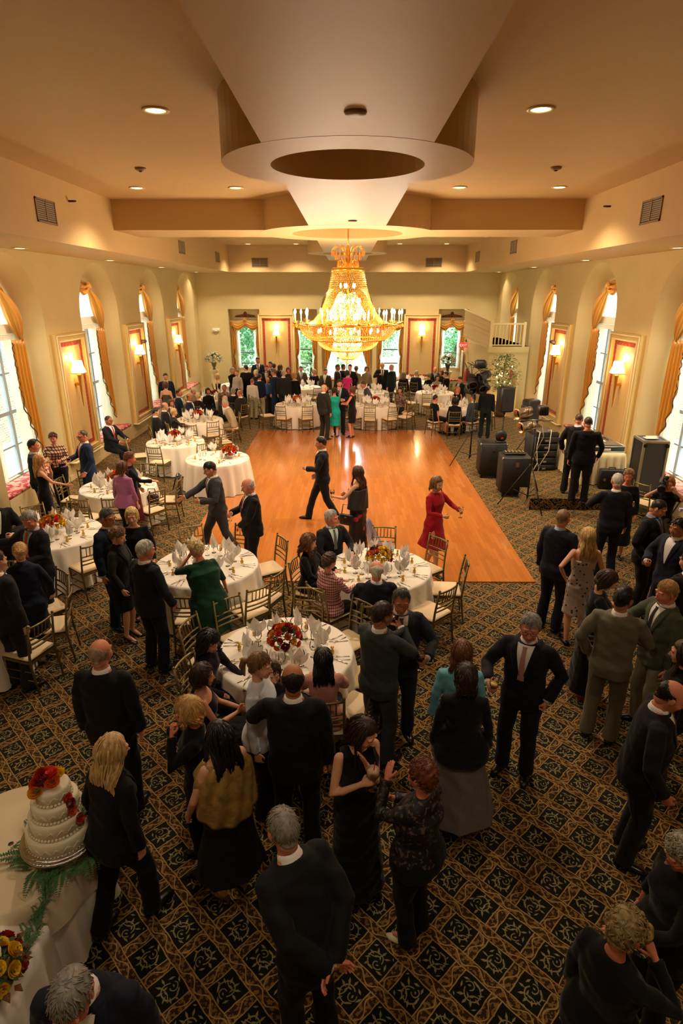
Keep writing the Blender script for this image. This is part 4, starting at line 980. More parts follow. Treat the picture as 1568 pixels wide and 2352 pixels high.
hbag(350,1148,.485,'black handbag standing on a chair seat beside the mauve blouse')
hbag(822,1700,0,'black handbag with a red strap on the carpet behind the pink blouse',strap='#c02030')
chair_at(6.15,11.6,60,'gilt spindle chair beside the blue flight case at the right')
# ------------------------------------------------------------ right side: riser, disc jockey table, gear
case_m=mat('flight_case_blue','#56617a',.5); alu_m=mat('case_aluminium','#c9c9c2',.35,.9); caseb_m=mat('case_black','#20201f',.5)
t=MB(); t.box(4.02,12.42,0,WX-.03,16.0,.26); tag(obj('carpeted_riser',t,carpet_m,None,False),'low carpeted platform under the disc jockey table on the right','platform')
def tripod(name,label,cat,x,y,h,foot,r=.017,spread=.55,az0=0,splay_z=.75):
    th=thing(name,label,cat,(x,y,0)); m_=MB(); m_.tube([(0,0,.2),(0,0,h)],[.02,r],10); obj('pole',m_,black_m,th)
    m_=MB(); m_.lathe([(.035,splay_z-.03),(.04,splay_z),(.03,splay_z+.05)],12); m_.lathe([(.03,.25),(.03,.3)],12); obj('collar',m_,black_m,th)
    for k in range(3):
        a=az0+2*PI*k/3; c_,s_=math.cos(a),math.sin(a); m_=MB(); m_.tube([(.03*c_,.03*s_,splay_z),(spread*c_,spread*s_,.015)],.013,8); m_.tube([(.03*c_,.03*s_,.28),(spread*.52*c_,spread*.52*s_,.39)],.009,6); lg=obj('leg',m_,black_m,th)
        m_=MB(); m_.ell((spread*c_,spread*s_,.015),(.02,.02,.015),8,6); obj('rubber_foot',m_,black_m,lg)
    return th
def speaker(label,x,y,zb,rz,tilt=0):
    th=thing('loudspeaker',label,'speaker',(x,y,zb),rz); m_=MB(); m_.rbox(-.19,-.17,0,.19,.17,.66,.03); obj('cabinet',m_,black_m,th)
    m_=MB(); m_.box(-.16,-.176,.04,.16,-.165,.62); obj('front_grille',m_,mat('speaker_grille','#232323',.6,bump=(200,.5,.003)),th,False)
    m_=MB(); m_.box(-.05,-.182,.26,.05,-.174,.40); obj('badge',m_,caseb_m,th,False); m_=MB(); m_.box(.02,.165,.2,.14,.176,.45); obj('input_panel',m_,steel_m,th,False)
    m_=MB(); m_.lathe([(.03,-.06),(.03,0)],12); obj('pole_socket',m_,black_m,th)
    return th
def sub(label,x,y,rz,h=.95,w_=.66,d=.62):
    th=thing('bass_cabinet',label,'speaker',(x,y,0),rz); m_=MB(); m_.rbox(-w_/2,-d/2,.1,w_/2,d/2,h,.02); obj('cabinet',m_,blackv_m,th)
    m_=MB(); m_.box(-.09,-d/2-.012,.52,.09,-d/2+.005,.62); obj('handle_recess',m_,caseb_m,th,False)
    m_=MB(); m_.box(-.035,-d/2-.018,.74,.035,-d/2,.84); obj('latch',m_,steel_m,th,False)
    for sx in (-1,1):
        for sy in (-1,1): m_=MB(); m_.lathe([(.02,.1),(.03,.08),(.03,.0),(.01,0)],10,(sx*(w_/2-.08),sy*(d/2-.08),0)); obj('caster',m_,caseb_m,th)
        m_=MB(); m_.rbox(sx*(w_/2)-.02,-d/2-.008,h-.05,sx*(w_/2)+.02,-d/2+.04,h+.006,.01); obj('corner_guard',m_,steel_m,th)
    return th
sub('large black bass cabinet on casters, the nearer one with controls on top',3.93,13.55,R(-3))
sub('large black bass cabinet on casters, behind the nearer one',3.75,15.05,R(-4),.92)
tripod('speaker_stand','black pole stand carrying the left loudspeaker','stand',4.2,15.9,1.52,0,.018,.45,.4); speaker('black loudspeaker on a pole, left one of the two',4.2,15.9,1.52,R(12))
tripod('speaker_stand','black pole stand carrying the right loudspeaker','stand',5.05,16.4,1.1,0,.018,.45,.9); speaker('black loudspeaker on a pole, right one of the two',5.05,16.4,1.1,R(20))
# mixer and small items on the near cabinet
th=thing('small_mixer','small audio mixer with knobs on top of the nearer bass cabinet','mixer',(3.92,13.62,.95)); m_=MB(); m_.rbox(-.24,-.13,0,.24,.13,.05,.01); obj('console',m_,black_m,th); m_=MB()
for k in range(12): m_.lathe([(.018,0),(.015,.03)],8,(-.2+.08*(k%6),-.05+.09*(k//6),.05))
obj('knobs',m_,mat('knob_gold','#b59b58',.4),th)
th=thing('fan_light','round black effect lamp with a red badge between the cabinets','effect light',(3.93,14.95,.92)); m_=MB(); m_.ell((0,0,.16),(.15,.11,.17),16,10); m_.box(-.12,-.1,-.0,.12,.1,.03); obj('lamp_body',m_,black_m,th); m_=MB(); m_.box(-.03,-.115,.1,.03,-.09,.14); obj('red_badge',m_,red_m,th,False)
# amplifier rack
th=thing('amplifier_rack','tall black rack of stacked amplifiers with open lid beside the bass cabinets','amplifier rack',(4.95,14.9,0),R(8)); m_=MB(); m_.rbox(-.31,-.3,.02,-.27,.3,1.15,.01); m_.rbox(.27,-.3,.02,.31,.3,1.15,.01); m_.rbox(-.31,-.3,.02,.31,.3,.06,.01); obj('rack_shell',m_,caseb_m,th)
for k in range(6): m_=MB(); m_.rbox(-.27,-.32,.08+.18*k,.27,.27,.235+.18*k,.012); a_=obj('amplifier',m_,black_m,th); m_=MB(); m_.box(-.06,-.33,.12+.18*k,.03,-.315,.16+.18*k); obj('display',m_,mat('gear_beige','#8d8a6c',.5),a_,False)
m_=MB(); m_.box(-.3,-.3,1.15,.3,.28,1.22); m_.box(-.27,-.27,1.2,.27,.25,1.24); obj('top_lid',m_,caseb_m,th,False)
m_=MB(); m_.tube([(-.2,-.1,1.25),(-.25,-.38,1.28),(-.3,-.4,.9),(-.25,-.42,.5),(-.4,-.5,.3)],.01,6); m_.tube([(.1,-.1,1.25),(.05,-.36,1.32),(.02,-.4,.8),(-.2,-.45,.45)],.01,6); obj('white_cable',m_,mat('cable_white','#cfc6a6',.5),th)
# two par-can lighting trees
def par(mb_th,loc,rot,m_body,glow=None):
    m_=MB(); M=Matrix.Translation(loc)@Matrix.Rotation(rot[1],4,'Z')@Matrix.Rotation(rot[0],4,'X')
    def L(prof,n=16):
        q=MB(); q.lathe(prof,n); q.v=[tuple(M@Vector(p)) for p in q.v]; return q
    o=obj('par_can',L([(.05,-.17),(.10,-.15),(.11,.0),(.11,.17),(.125,.17),(.125,.2),(.10,.2),(.10,.05)]),m_body,mb_th)
    obj('yoke',(lambda q:(q.tube([tuple(M@Vector(p)) for p in ((-.13,0,0),(-.13,.0,.0),(-.13,.13,-.02),(.13,.13,-.02),(.13,0,0))],.008,6),q)[1])(MB()),black_m,o)
    g=L([(.098,.12),(.001,.12)]); obj('lens',g,mat('par_lens','#6b5a38',.2,.4),o)
par_m=mat('par_chrome','#b9a184',.32,.9)
th=tripod('light_stand','tall tripod lighting stand in front of the bass cabinets','light stand',4.02,12.6,1.95,0,.018,.62,R(-75),.95)
m_=MB(); m_.tube([(-.45,.1,1.95),(.35,-.02,1.95)],.018,8); obj('cross_bar',m_,steel_m,th)
for k,(x,y,z,a) in enumerate(((-.22,-.05,1.84,-70),(-.28,.10,2.10,-70))): par(th,(x+.05,y,z),(R(100),R(a)),par_m)
m_=MB(); m_.rbox(.05,-.02,2.05,.25,.2,2.25,.02); obj('dimmer_box',m_,black_m,th)
m_=MB(); m_.tube([(.15,.1,2.0),(.2,.0,1.6),(.05,0,1.2),(.2,.05,.9),(.03,0,.3)],.008,6); obj('power_cable',m_,mat('cable_white'),th)
th=tripod('light_stand','tall tripod lighting stand with a cluster of black lamps at the dance floor edge','light stand',3.42,16.1,2.3,0,.02,.62,R(200),.95)
rr=random.Random(3)
m_=MB(); m_.tube([(-.4,0,2.25),(.4,0,2.3)],.018,8); obj('cross_bar',m_,black_m,th)
for k in range(7): par(th,(rr.uniform(-.28,.32),rr.uniform(-.1,.1),2.05+.13*(k%4)),(R(rr.uniform(60,130)),R(rr.uniform(-80,80))),black_m)
m_=MB(); m_.rbox(-.05,-.1,2.62,.24,.12,2.84,.04); obj('top_lamp',m_,black_m,th)
for k in range(6):
    m_=MB(); p=[(rr.uniform(-.35,.35),rr.uniform(-.15,.15),1.9+rr.uniform(0,.9)) for _ in range(6)]; m_.tube(p,.008,5); obj('cable_loop',m_,black_m,th)
# disc jockey table
th=thing('console_table','rectangular table under a long cream cloth on the platform','table',(5.95,14.3,.26),R(0)); 
m_=MB(); m_.box(-.48,-.85,.70,.48,.85,.735); obj('tabletop',m_,mat('plywood'),th,False)
for sx in (-.4,.4):
    for sy in (-.75,.75): m_=MB(); m_.tube([(sx,sy,0),(sx,sy,.70)],.018,8); obj('leg',m_,steel_m,th)
def rect_cloth(hx,hy,z,z0,seed,amp=.035):
    m_=MB(); n_=200; rr=random.Random(seed); ph=rr.uniform(0,6)
    per=[]
    for k in range(n_):
        s_=k/n_*4*(hx+hy); 
        if s_<2*hx: p=(-hx+s_,-hy,0,-1)
        elif s_<2*hx+2*hy: p=(hx,-hy+s_-2*hx,1,0)
        elif s_<4*hx+2*hy: p=(hx-(s_-2*hx-2*hy),hy,0,1)
        else: p=(-hx,hy-(s_-4*hx-2*hy),-1,0)
        per.append(p)
    def ring(o,zz,am): return [(x+nx*(o+am*math.sin(k*2*PI*34/n_+ph+math.sin(k*.11)))+(0 if nx else 0),y+ny*(o+am*math.sin(k*2*PI*34/n_+ph+math.sin(k*.11))),zz) for k,(x,y,nx,ny) in enumerate(per)]
    m_.rings([[(x*.02,y*.02,z) for x,y,_,_ in per],[(x*.98,y*.98,z) for x,y,_,_ in per],ring(0,z-.006,0),ring(.012,z-.1,amp*.3),ring(.03,(z+z0)/2,amp*.8),ring(.05,z0,amp)],cap=False); return m_
o=obj('tablecloth',rect_cloth(.50,.87,.742,.02,1),mat('cream_linen','#ead5a4',.7)); o.location=(5.95,14.3,.26); tag(o,'long cream tablecloth on the disc jockey table','tablecloth')
th=thing('disc_jockey_console','open aluminium edged case with players and mixer on the cream table','audio console',(6.02,14.17,1.005),R(2)); m_=MB(); m_.rbox(-.42,-.62,0,.42,.62,.14,.015); obj('case_shell',m_,caseb_m,th)
m_=MB()
for y in (-.62,.62): m_.tube([(-.42,y,.14),(.42,y,.14)],.014,6)
for x in (-.42,.42): m_.tube([(x,-.62,.14),(x,.62,.14)],.014,6)
m_.box(-.43,-.635,.0,.43,-.62,.03); obj('edge_trim',m_,alu_m,th)
for k,y in enumerate((-.4,.4)):
    m_=MB(); m_.rbox(-.34,y-.19,.13,.34,y+.19,.185,.01); o=obj('disc_player',m_,mat('player_brown','#77695a',.4),th); m_=MB(); m_.lathe([(.13,0),(.13,.015),(.0,.016)],24,(-.08,y,.185)); obj('jog_wheel',m_,steel_m,o)
m_=MB(); m_.rbox(-.34,-.18,.13,.34,.18,.175,.01); o=obj('mixer',m_,mat('player_brown'),th); m_=MB()
for k in range(20): m_.lathe([(.014,0),(.011,.03)],7,(-.25+.12*(k%5),-.12+.08*(k//5),.175))
obj('knobs',m_,black_m,o); m_=MB(); m_.box(-.08,-.64,.05,.08,-.63,.1); obj('name_plate',m_,white_m,th,False)
m_=MB(); m_.rbox(-.15,-.1,.19,.15,.12,.2,.003); tag(obj('paper_sheet',m_,white_m,None,loc=(5.98,13.95,1.0)),'white sheet of paper lying on the disc jockey console','paper')
th=thing('equipment_case','black hard case standing on the platform in front of the cream table','case',(6.05,13.15,.26),R(-8)); m_=MB(); m_.rbox(-.26,-.09,0,.26,.09,.46,.02); obj('case_body',m_,black_m,th); m_=MB(); m_.tube([(-.07,0,.46),(-.07,0,.50),(.07,0,.50),(.07,0,.46)],.012,6); obj('handle',m_,black_m,th); m_=MB(); m_.box(-.18,-.1,.2,-.13,-.09,.26); m_.box(.13,-.1,.2,.18,-.09,.26); obj('latch',m_,steel_m,th,False)
th=thing('equipment_case','smaller black case behind the first one on the platform','case',(6.42,13.2,.26),R(-4)); m_=MB(); m_.rbox(-.2,-.12,0,.2,.1,.42,.02); obj('case_body',m_,caseb_m,th); m_=MB(); m_.tube([(-.07,0,.42),(-.07,0,.46),(.07,0,.46),(.07,0,.42)],.012,6); obj('handle',m_,black_m,th)
# upright flight case
th=thing('flight_case','tall blue flight case with aluminium edges standing by the right wall','flight case',(6.38,12.3,0),R(-4)); hx,hy,h=.24,.26,1.62
m_=MB(); m_.box(-hx,-hy,.05,hx,hy,h); obj('case_panels',m_,case_m,th,False)
m_=MB()
for sx in (-1,1):
    for sy in (-1,1): m_.box(sx*hx-.022,sy*hy-.022,.05,sx*hx+.022,sy*hy+.022,h)
    for z in (.06,h): m_.box(sx*hx-.022,-hy,z-.022,sx*hx+.022,hy,z+.022)
for sy in (-1,1):
    for z in (.06,h): m_.box(-hx,sy*hy-.022,z-.022,hx,sy*hy+.022,z+.022)
obj('edge_trim',m_,alu_m,th,False)
for sx in (-1,1): m_=MB(); m_.lathe([(.04,0),(.04,.015),(.02,.02)],12,(0,0,0)); m_.v=[(sx*.22+x,-hy-.01-z,h-.08+y) for x,y,z in m_.v]; obj('latch',m_,black_m,th)
m_=MB(); m_.box(-hx-.005,-hy+.03,.07,-hx+.002,hy-.03,h-.03); obj('dark_side_panel',m_,caseb_m,th,False)
for sx in (-1,1):
    for sy in (-1,1): m_=MB(); m_.lathe([(.03,0),(.03,.05)],10,(sx*.18,sy*.2,0)); obj('caster',m_,black_m,th)
m_=MB(); m_.rbox(-.15,-.1,h+.02,.1,.08,h+.035,.003); m_.box(-.05,.05,h+.02,.18,.18,h+.03); tag(obj('paper_sheet',m_,white_m,None,loc=(6.38,12.3,0)),'white papers lying on top of the tall blue flight case','paper')
# tripods at the right edge
th=tripod('camera_tripod','tall black camera tripod at the right edge of the picture','tripod',6.28,10.3,1.55,0,.03,.5,R(30),1.35); m_=MB(); m_.rbox(-.08,-.1,1.55,.08,.12,1.72,.02); m_.tube([(0,.1,1.62),(.02,.35,1.5)],.012,8); obj('tripod_head',m_,black_m,th); m_=MB(); m_.box(-.2,-.03,.75,.2,.03,.8); m_.box(-.15,-.03,1.1,.15,.03,1.14); obj('spreader',m_,mat('tripod_lilac','#b9a8d8',.4),th,False)
th=thing('pedestal_planter','tall cream pedestal at the left end of the back wall','pedestal',(-6.15,28.2,0)); m_=MB(); m_.lathe([(.2,0),(.2,.08),(.15,.12),(.14,1.0),(.18,1.06),(.19,1.12)],24); obj('column',m_,trim_m,th); m_=MB(); m_.box(-.2,-.2,1.12,.2,.2,1.15); obj('top_slab',m_,trim_m,th,False)
th=thing('pedestal_planter','tall cream pedestal in front of the rightmost back window','pedestal',(4.55,27.6,0)); m_=MB(); m_.lathe([(.2,0),(.2,.08),(.15,.12),(.14,1.0),(.18,1.06),(.19,1.12)],24); obj('column',m_,trim_m,th); m_=MB(); m_.box(-.2,-.2,1.12,.2,.2,1.15); obj('top_slab',m_,trim_m,th,False)
def arrangement(x,y,z,label,cols,n_,r_,urn,lights=0,seed=1):
    rr=random.Random(seed); th=thing('flower_arrangement',label,'flowers',(x,y,z)); m_=MB(); m_.lathe([(.09,0),(.06,.04),(.05,.08),(.10,.2),(.13,.32),(.12,.33)],20,cap=False); obj('urn',m_,urn,th)
    obj('foliage',leaf_cluster(seed,240,r_,.45,lm,.10),lm,th,False)['kind']='stuff'
    for k in range(n_):
        a=k*2.4; e=math.asin(max(-.5,1-1.5*(k+.5)/n_)); q=r_*.95; o=link('blossom',RM[cols[k%len(cols)]],th,(q*math.cos(a)*math.cos(e),q*math.sin(a)*math.cos(e),.48+q*.9*math.sin(e))); o.scale=(rr.uniform(1.1,1.9),)*3; o.rotation_euler=(0,PI/2-e,a)
    return th
arrangement(-6.15,28.2,1.15,'large bouquet of white blossoms in an urn on the left pedestal',['cream'],30,.34,mat('urn_brown','#6b5334',.5),seed=4)
arrangement(4.55,27.6,1.15,'pale bouquet in a dark urn on the pedestal before the rightmost back window',['cream'],18,.28,mat('urn_dark','#3b3a2c',.5),seed=5)
# ficus with fairy lights in the corner
th=thing('ficus_tree','leafy ficus tree wound with tiny lights beside the landing','potted tree',(5.9,23.0,0)); m_=MB(); m_.lathe([(.17,0),(.22,.1),(.24,.35),(.2,.36)],20); obj('pot',m_,mat('pot_brown','#5a4028',.6),th)
m_=MB(); m_.tube([(0,0,.3),(.05,0,.9),(-.03,.03,1.4),(.05,0,1.9)],[.035,.03,.025,.012],8)
for k in range(7): a=k*2.3; m_.tube([(0,0,1.0+.12*k),(.25*math.cos(a),.2*math.sin(a),1.35+.12*k),(.42*math.cos(a),.3*math.sin(a),1.5+.12*k)],[.014,.01,.005],6)
obj('trunk',m_,bark_m,th)
m_=MB(); rr=random.Random(12)
for k in range(1500):
    a=rr.uniform(0,2*PI); z=rr.uniform(1.0,2.35); q=.55*math.sqrt(max(0,1-((z-1.6)/.8)**2))*rr.uniform(.3,1.1)+.04; c=np.array((q*math.cos(a),q*math.sin(a),z)); d=np.array((math.cos(a)+rr.uniform(-.6,.6),math.sin(a)+rr.uniform(-.6,.6),rr.uniform(-.8,.4))); d/=np.linalg.norm(d); s_=np.cross(d,(0,0,1)); s_/=np.linalg.norm(s_); l=rr.uniform(.07,.12)
    m_.add([c,c+d*l*.5+s_*l*.3,c+d*l,c+d*l*.5-s_*l*.3],[(0,1,2,3)])
obj('foliage',m_,mat('ficus_leaf','#4f6a35',.5),th,False)['kind']='stuff'
for k in range(16):
    a=rr.uniform(0,2*PI); q=rr.uniform(.2,.42); m_=MB(); m_.ell((q*math.cos(a),q*math.sin(a)-.08,rr.uniform(1.1,2.0)),(.022,.022,.03),8,6); obj('fairy_light',m_,mat('fairy_glow','#fff0c8',.5,emit=6,emcol='#ffd890'),th)
light('POINT','fairy_glow',(5.9,22.8,1.6),14,WARM,shadow_soft_size=.3)
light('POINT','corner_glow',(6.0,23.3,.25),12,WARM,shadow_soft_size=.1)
# ------------------------------------------------------------ cake table, bottom left
CX,CY=-2.42,3.2
th=thing('cake_table','round table carrying the wedding cake at the lower left','table',(CX,CY,0)); m_=MB(); m_.lathe([(.51,.70),(.53,.705),(.53,.735),(.51,.74)],40); obj('tabletop',m_,mat('plywood'),th)
for s_ in (-1,1):
    for q in (-1,1): m_=MB(); m_.tube([(s_*.3,q*.3,0),(s_*.3,q*.3,.72)],.018,8); obj('leg',m_,steel_m,th)
cake_cl=mat('ivory_satin','#e6d5b2',.4,sheen=.3); 
m_=cloth_mesh(.53,.75,5); o=obj('tablecloth',m_,cloth_m,loc=(CX,CY,0)); tag(o,'long ivory tablecloth under the wedding cake','tablecloth')
m_=MB(); n_=120
def rg(r_,z,am,ph=0): return [((r_+am*math.sin(2*PI*k/n_*9+ph))*math.cos(2*PI*k/n_),(r_+am*math.sin(2*PI*k/n_*9+ph))*math.sin(2*PI*k/n_),z+(.11*abs(math.sin(2*PI*k/n_*3)) if z<.5 else 0)) for k in range(n_)]
m_.rings([rg(.02,.757,0),rg(.545,.757,0),rg(.57,.75,.0),rg(.595,.70,.01),rg(.62,.55,.015,.5),rg(.63,.38,.025,1.)],cap=False); o=obj('overlay_cloth',m_,cake_cl,loc=(CX,CY,0)); tag(o,'swagged ivory satin overlay on the cake table','tablecloth')
bw=thing('satin_bow','ivory satin bow tied on the near edge of the cake table','bow',(CX+.40,CY-.42,.70),R(-35))
for s_ in (-1,1):
    m_=MB(); m_.tube([(0,0,.02),(s_*.08,-.03,.07),(s_*.15,-.03,.04),(s_*.10,-.03,-.02),(0,0,.0)],[.015,.035,.045,.035,.015],10,flat=.35); obj('loop',m_,cake_cl,bw)
    m_=MB(); m_.grid(lambda u,v,s_=s_:(s_*(.02+.10*v)+(u-.5)*.09*(v+.3),-.03-.05*v+.012*math.sin(u*9),.0-.42*v),6,10); obj('tail',m_,cake_cl,bw,solid=.004)
# cake stand and cake
KX,KY=-2.03,3.20
th=thing('cake_stand','ornate silver cake stand under the wedding cake','cake stand',(KX,KY,.76)); m_=MB(); m_.lathe([(.20,0),(.21,.01),(.17,.03),(.14,.06),(.20,.085),(.27,.09),(.275,.105),(.26,.11)],48,wob=lambda a,z,r:.006*math.sin(a*24)*(r>.15)); obj('plateau',m_,mat('ornate_silver','#cfcac0',.2,1.,bump=(60,.5,.01)),th)
m_=MB(); m_.lathe([(.262,.11),(.262,.125),(.25,.13)],48,wob=lambda a,z,r:.005*math.sin(a*48)); obj('beaded_rim',m_,mat('ornate_silver'),th)
ice=mat('royal_icing','#efe6c8',.5,bump=(25,.25,.01),sss=.0)
th=thing('wedding_cake','four tier ivory wedding cake with piped borders on the silver stand','cake',(KX,KY,.87))
th.scale=(1.04,)*3
z=.0
for k,(r_,h) in enumerate(((.215,.115),(.18,.11),(.148,.105),(.108,.10))):
    m_=MB(); m_.lathe([(r_,z),(r_,z+h-.012),(r_-.01,z+h-.002),(r_-.02,z+h)],56); o=obj('cake_tier',m_,ice,th)
    m_=MB(); nb=int(2*PI*r_/.022)
    for j in range(nb): a=2*PI*j/nb; m_.ell(((r_+.004)*math.cos(a),(r_+.004)*math.sin(a),z+.010),(.011,.011,.011),6,5)
    obj('piped_border',m_,ice,o)
    m_=MB()
    for j in range(int(nb/3)):
        a=2*PI*j/(nb/3); 
        m_.tube([((r_+.003)*math.cos(a+t*.09/r_*.3),(r_+.003)*math.sin(a+t*.09/r_*.3),z+h*.5+.018*math.sin(t*2.2)) for t in np.linspace(-2,2,7)],.003,4)
    obj('scroll_piping',m_,ice,o); z+=h
top=thing('cake_flowers','red orange and yellow flowers crowning the wedding cake','flowers',(KX-.02,KY-.01,.87+z*1.04)); rr=random.Random(2)
obj('leaves',leaf_cluster(3,30,.07,.02,lm,.05),lm,top,False)
for k,(x,y,zz,c_) in enumerate(((-.06,-.03,.03,'coral'),(-.01,-.05,.05,'crimson'),(.05,-.03,.05,'orange'),(.07,.03,.05,'yellow'),(0,.04,.06,'coral'),(-.06,.04,.04,'red'),(.03,.06,.04,'amber'),(-.03,0,.08,'red'),(-.05,-.07,.0,'amber'),(.04,0,.08,'coral'))): o=link('bloom',RM[c_],top,(x,y,zz)); o.scale=(1.1,)*3; o.rotation_euler=(rr.uniform(-.6,.6),rr.uniform(-.6,.6),0)
fl=thing('cake_side_flowers','rust coloured flowers trailing down the right side of the cake','flowers',(KX,KY,.87)); 
for k,(a,r_,zz,c_) in enumerate(((-20,.115,.36,'coral'),(-25,.155,.28,'orange'),(-22,.14,.33,'crimson'),(-18,.19,.20,'coral'))): o=link('bloom',RM[c_],fl,(r_*math.cos(R(a)),r_*math.sin(R(a)),zz)); o.rotation_euler=(0,R(60),R(a)); o.scale=(.8,)*3
m_=leaf_cluster(8,16,.05,0,lm,.04); m_.v=[(x+.16,y-.05,z_+.2) for x,y,z_ in m_.v]; obj('ivy_leaves',m_,lm,fl,False)
fern_m=mat('fern_green','#3f6b3a',.55,noise=(10,.3))
def frond(mb,p,az,L,rr):
    p=np.array(p,float); d=np.array((math.cos(az),math.sin(az),0)); s_=np.array((-d[1],d[0],0)); n_=15
    for k in range(n_):
        t=k/n_; c=p+d*L*t+np.array((0,0,.03*math.sin(PI*t)+.01)); l=.075*(1-t)**.6*min(1,t*5+.4)*L/.3
        for q in (-1,1):
            tip=c+s_*q*l+d*l*.45+np.array((0,0,rr.uniform(-.004,.01))); w_=.019*l/.05
            mb.add([c,c+s_*q*l*.5+d*(l*.22+w_*.7),tip,c+s_*q*l*.5+d*(l*.22-w_*.7)],[(0,1,2,3)])
rr=random.Random(5)
th=thing('fern_wreath','wreath of green fern fronds laid around the cake stand','greenery',(KX,KY,.765))
for k in range(26):
    a=2*PI*k/26; m_=MB(); frond(m_,(.24*math.cos(a),.24*math.sin(a),.005),a+rr.uniform(-1.,1.),rr.uniform(.12,.26),rr); obj('frond',m_,fern_m,th,False)
# head table with garland
th=thing('head_table','long rectangular head table at the bottom left corner','table',(-2.62,1.75,0),R(0)); m_=MB(); m_.box(-.98,-1.2,.70,.72,.85,.735); obj('tabletop',m_,mat('plywood'),th,False)
for sx in (-.6,.6):
    for sy in (-1.1,.7): m_=MB(); m_.tube([(sx,sy,0),(sx,sy,.7)],.018,8); obj('leg',m_,steel_m,th)
o=obj('tablecloth',rect_cloth(.86,1.04,.748,.02,8,.03),cloth_m,loc=(-2.74,1.58,0)); tag(o,'white tablecloth falling to the floor from the long head table','tablecloth')
th=thing('leaf_garland','green leaf garland along the edge of the head table','greenery',(0,0,.755)); 
pts=[np.array(at(px,py,.755)[:2]) for px,py in ((122,2015),(112,2060),(92,2110),(80,2150),(50,2200),(38,2250))]
for k in range(46):
    t=k/46*(len(pts)-1); i=int(t); p=pts[i]+(pts[i+1]-pts[i])*(t-i); dd=pts[i+1]-pts[i]; ba=math.atan2(dd[1],dd[0]); m_=MB(); frond(m_,(p[0]+rr.uniform(-.015,.015),p[1]+rr.uniform(-.015,.015),.004+.012*(k%3)),ba+PI+rr.uniform(-1.1,1.1),rr.uniform(.07,.13),rr); obj('frond',m_,fern_m,th,False)
centrepiece('yellow',at(-15,2262,.8)[0],at(-15,2262,.8)[1],.75,'yellow and dark red bouquet on the head table at the left edge',31,1.2,True)
# ------------------------------------------------------------ people
def V(*a): return np.array(a,float)
def nrm(v): return v/(np.linalg.norm(v)+1e-9)
def rotm(ax,a):
    ax=nrm(np.array(ax,float)); c,s_=math.cos(a),math.sin(a); x,y,z=ax
    return np.array([[c+x*x*(1-c),x*y*(1-c)-z*s_,x*z*(1-c)+y*s_],[y*x*(1-c)+z*s_,c+y*y*(1-c),y*z*(1-c)-x*s_],[z*x*(1-c)-y*s_,z*y*(1-c)+x*s_,c+z*z*(1-c)]])
JOBS=[]
class Job:
    def __init__(s,mb,vox,it=3):
        s.me=None; me=mb.mesh('tmp',[],True); s.o=bpy.data.objects.new('tmp',me); C.objects.link(s.o)
        r=s.o.modifiers.new('r','REMESH'); r.mode='VOXEL'; r.voxel_size=vox; r.use_smooth_shade=True
        if it: q=s.o.modifiers.new('s','SMOOTH'); q.factor=.5; q.iterations=it
        JOBS.append(s)
def run_jobs():
    dg=bpy.context.evaluated_depsgraph_get(); dg.update()
    for j in JOBS:
        me=bpy.data.meshes.new_from_object(j.o.evaluated_get(dg)); n=len(me.vertices); co=np.empty(n*3); me.vertices.foreach_get('co',co); j.v=co.reshape(-1,3)
        no=np.empty(n*3); me.vertices.foreach_get('normal',no); j.n=no.reshape(-1,3)
        k=len(me.polygons); lt=np.empty(k,int); me.polygons.foreach_get('loop_total',lt); li=np.empty(len(me.loops),int); me.loops.foreach_get('vertex_index',li)
        j.f=li.reshape(-1,4) if (lt==4).all() else [tuple(p.vertices) for p in me.polygons]
        bpy.data.meshes.remove(me)
    for j in JOBS: m_=j.o.data; bpy.data.objects.remove(j.o); bpy.data.meshes.remove(m_)
    JOBS.clear()
def wr(p,k=1.,seed=0):   # cheap cloth wrinkle field
    x,y,z=p[:,0]+seed*.37,p[:,1]+seed*.11,p[:,2]
    a=np.sin(x*31+z*23*k+2*np.sin(y*17+seed))+.6*np.sin(y*37-z*41*k+1.5*np.sin(x*19))+.5*np.sin(z*63*k+x*29+y*11+seed)
    return a
# ---- head field
def head_dirs(n_az,n_el):
    s_=np.linspace(-1,1,n_az+1)[:-1]; az=PI*s_-.55*np.sin(PI*s_); el=np.linspace(-PI/2,PI/2,n_el+1)
    A,E=np.meshgrid(az,el); return A,E,np.stack([np.sin(A)*np.cos(E),np.cos(A)*np.cos(E),np.sin(E)],-1)
HE=[((0,-.018,.028),(.076,.096,.090)),((0,.020,-.012),(.070,.072,.086)),((0,.028,-.060),(.055,.056,.052)),((0,.056,-.092),(.026,.026,.022)),
    ((.036,.050,-.028),(.030,.032,.030)),((-.036,.050,-.028),(.030,.032,.030)),
    ((0,.098,-.030),(.013,.022,.012)),((0,.093,-.018),(.009,.014,.022)),((.011,.088,-.033),(.009,.012,.008)),((-.011,.088,-.033),(.009,.012,.008)),
    ((.028,.074,.030),(.026,.017,.009)),((-.028,.074,.030),(.026,.017,.009)),((0,.083,-.0565),(.023,.0105,.006)),((0,.081,-.066),(.019,.0105,.0065)),((0,-.045,-.05),(.056,.055,.06))]
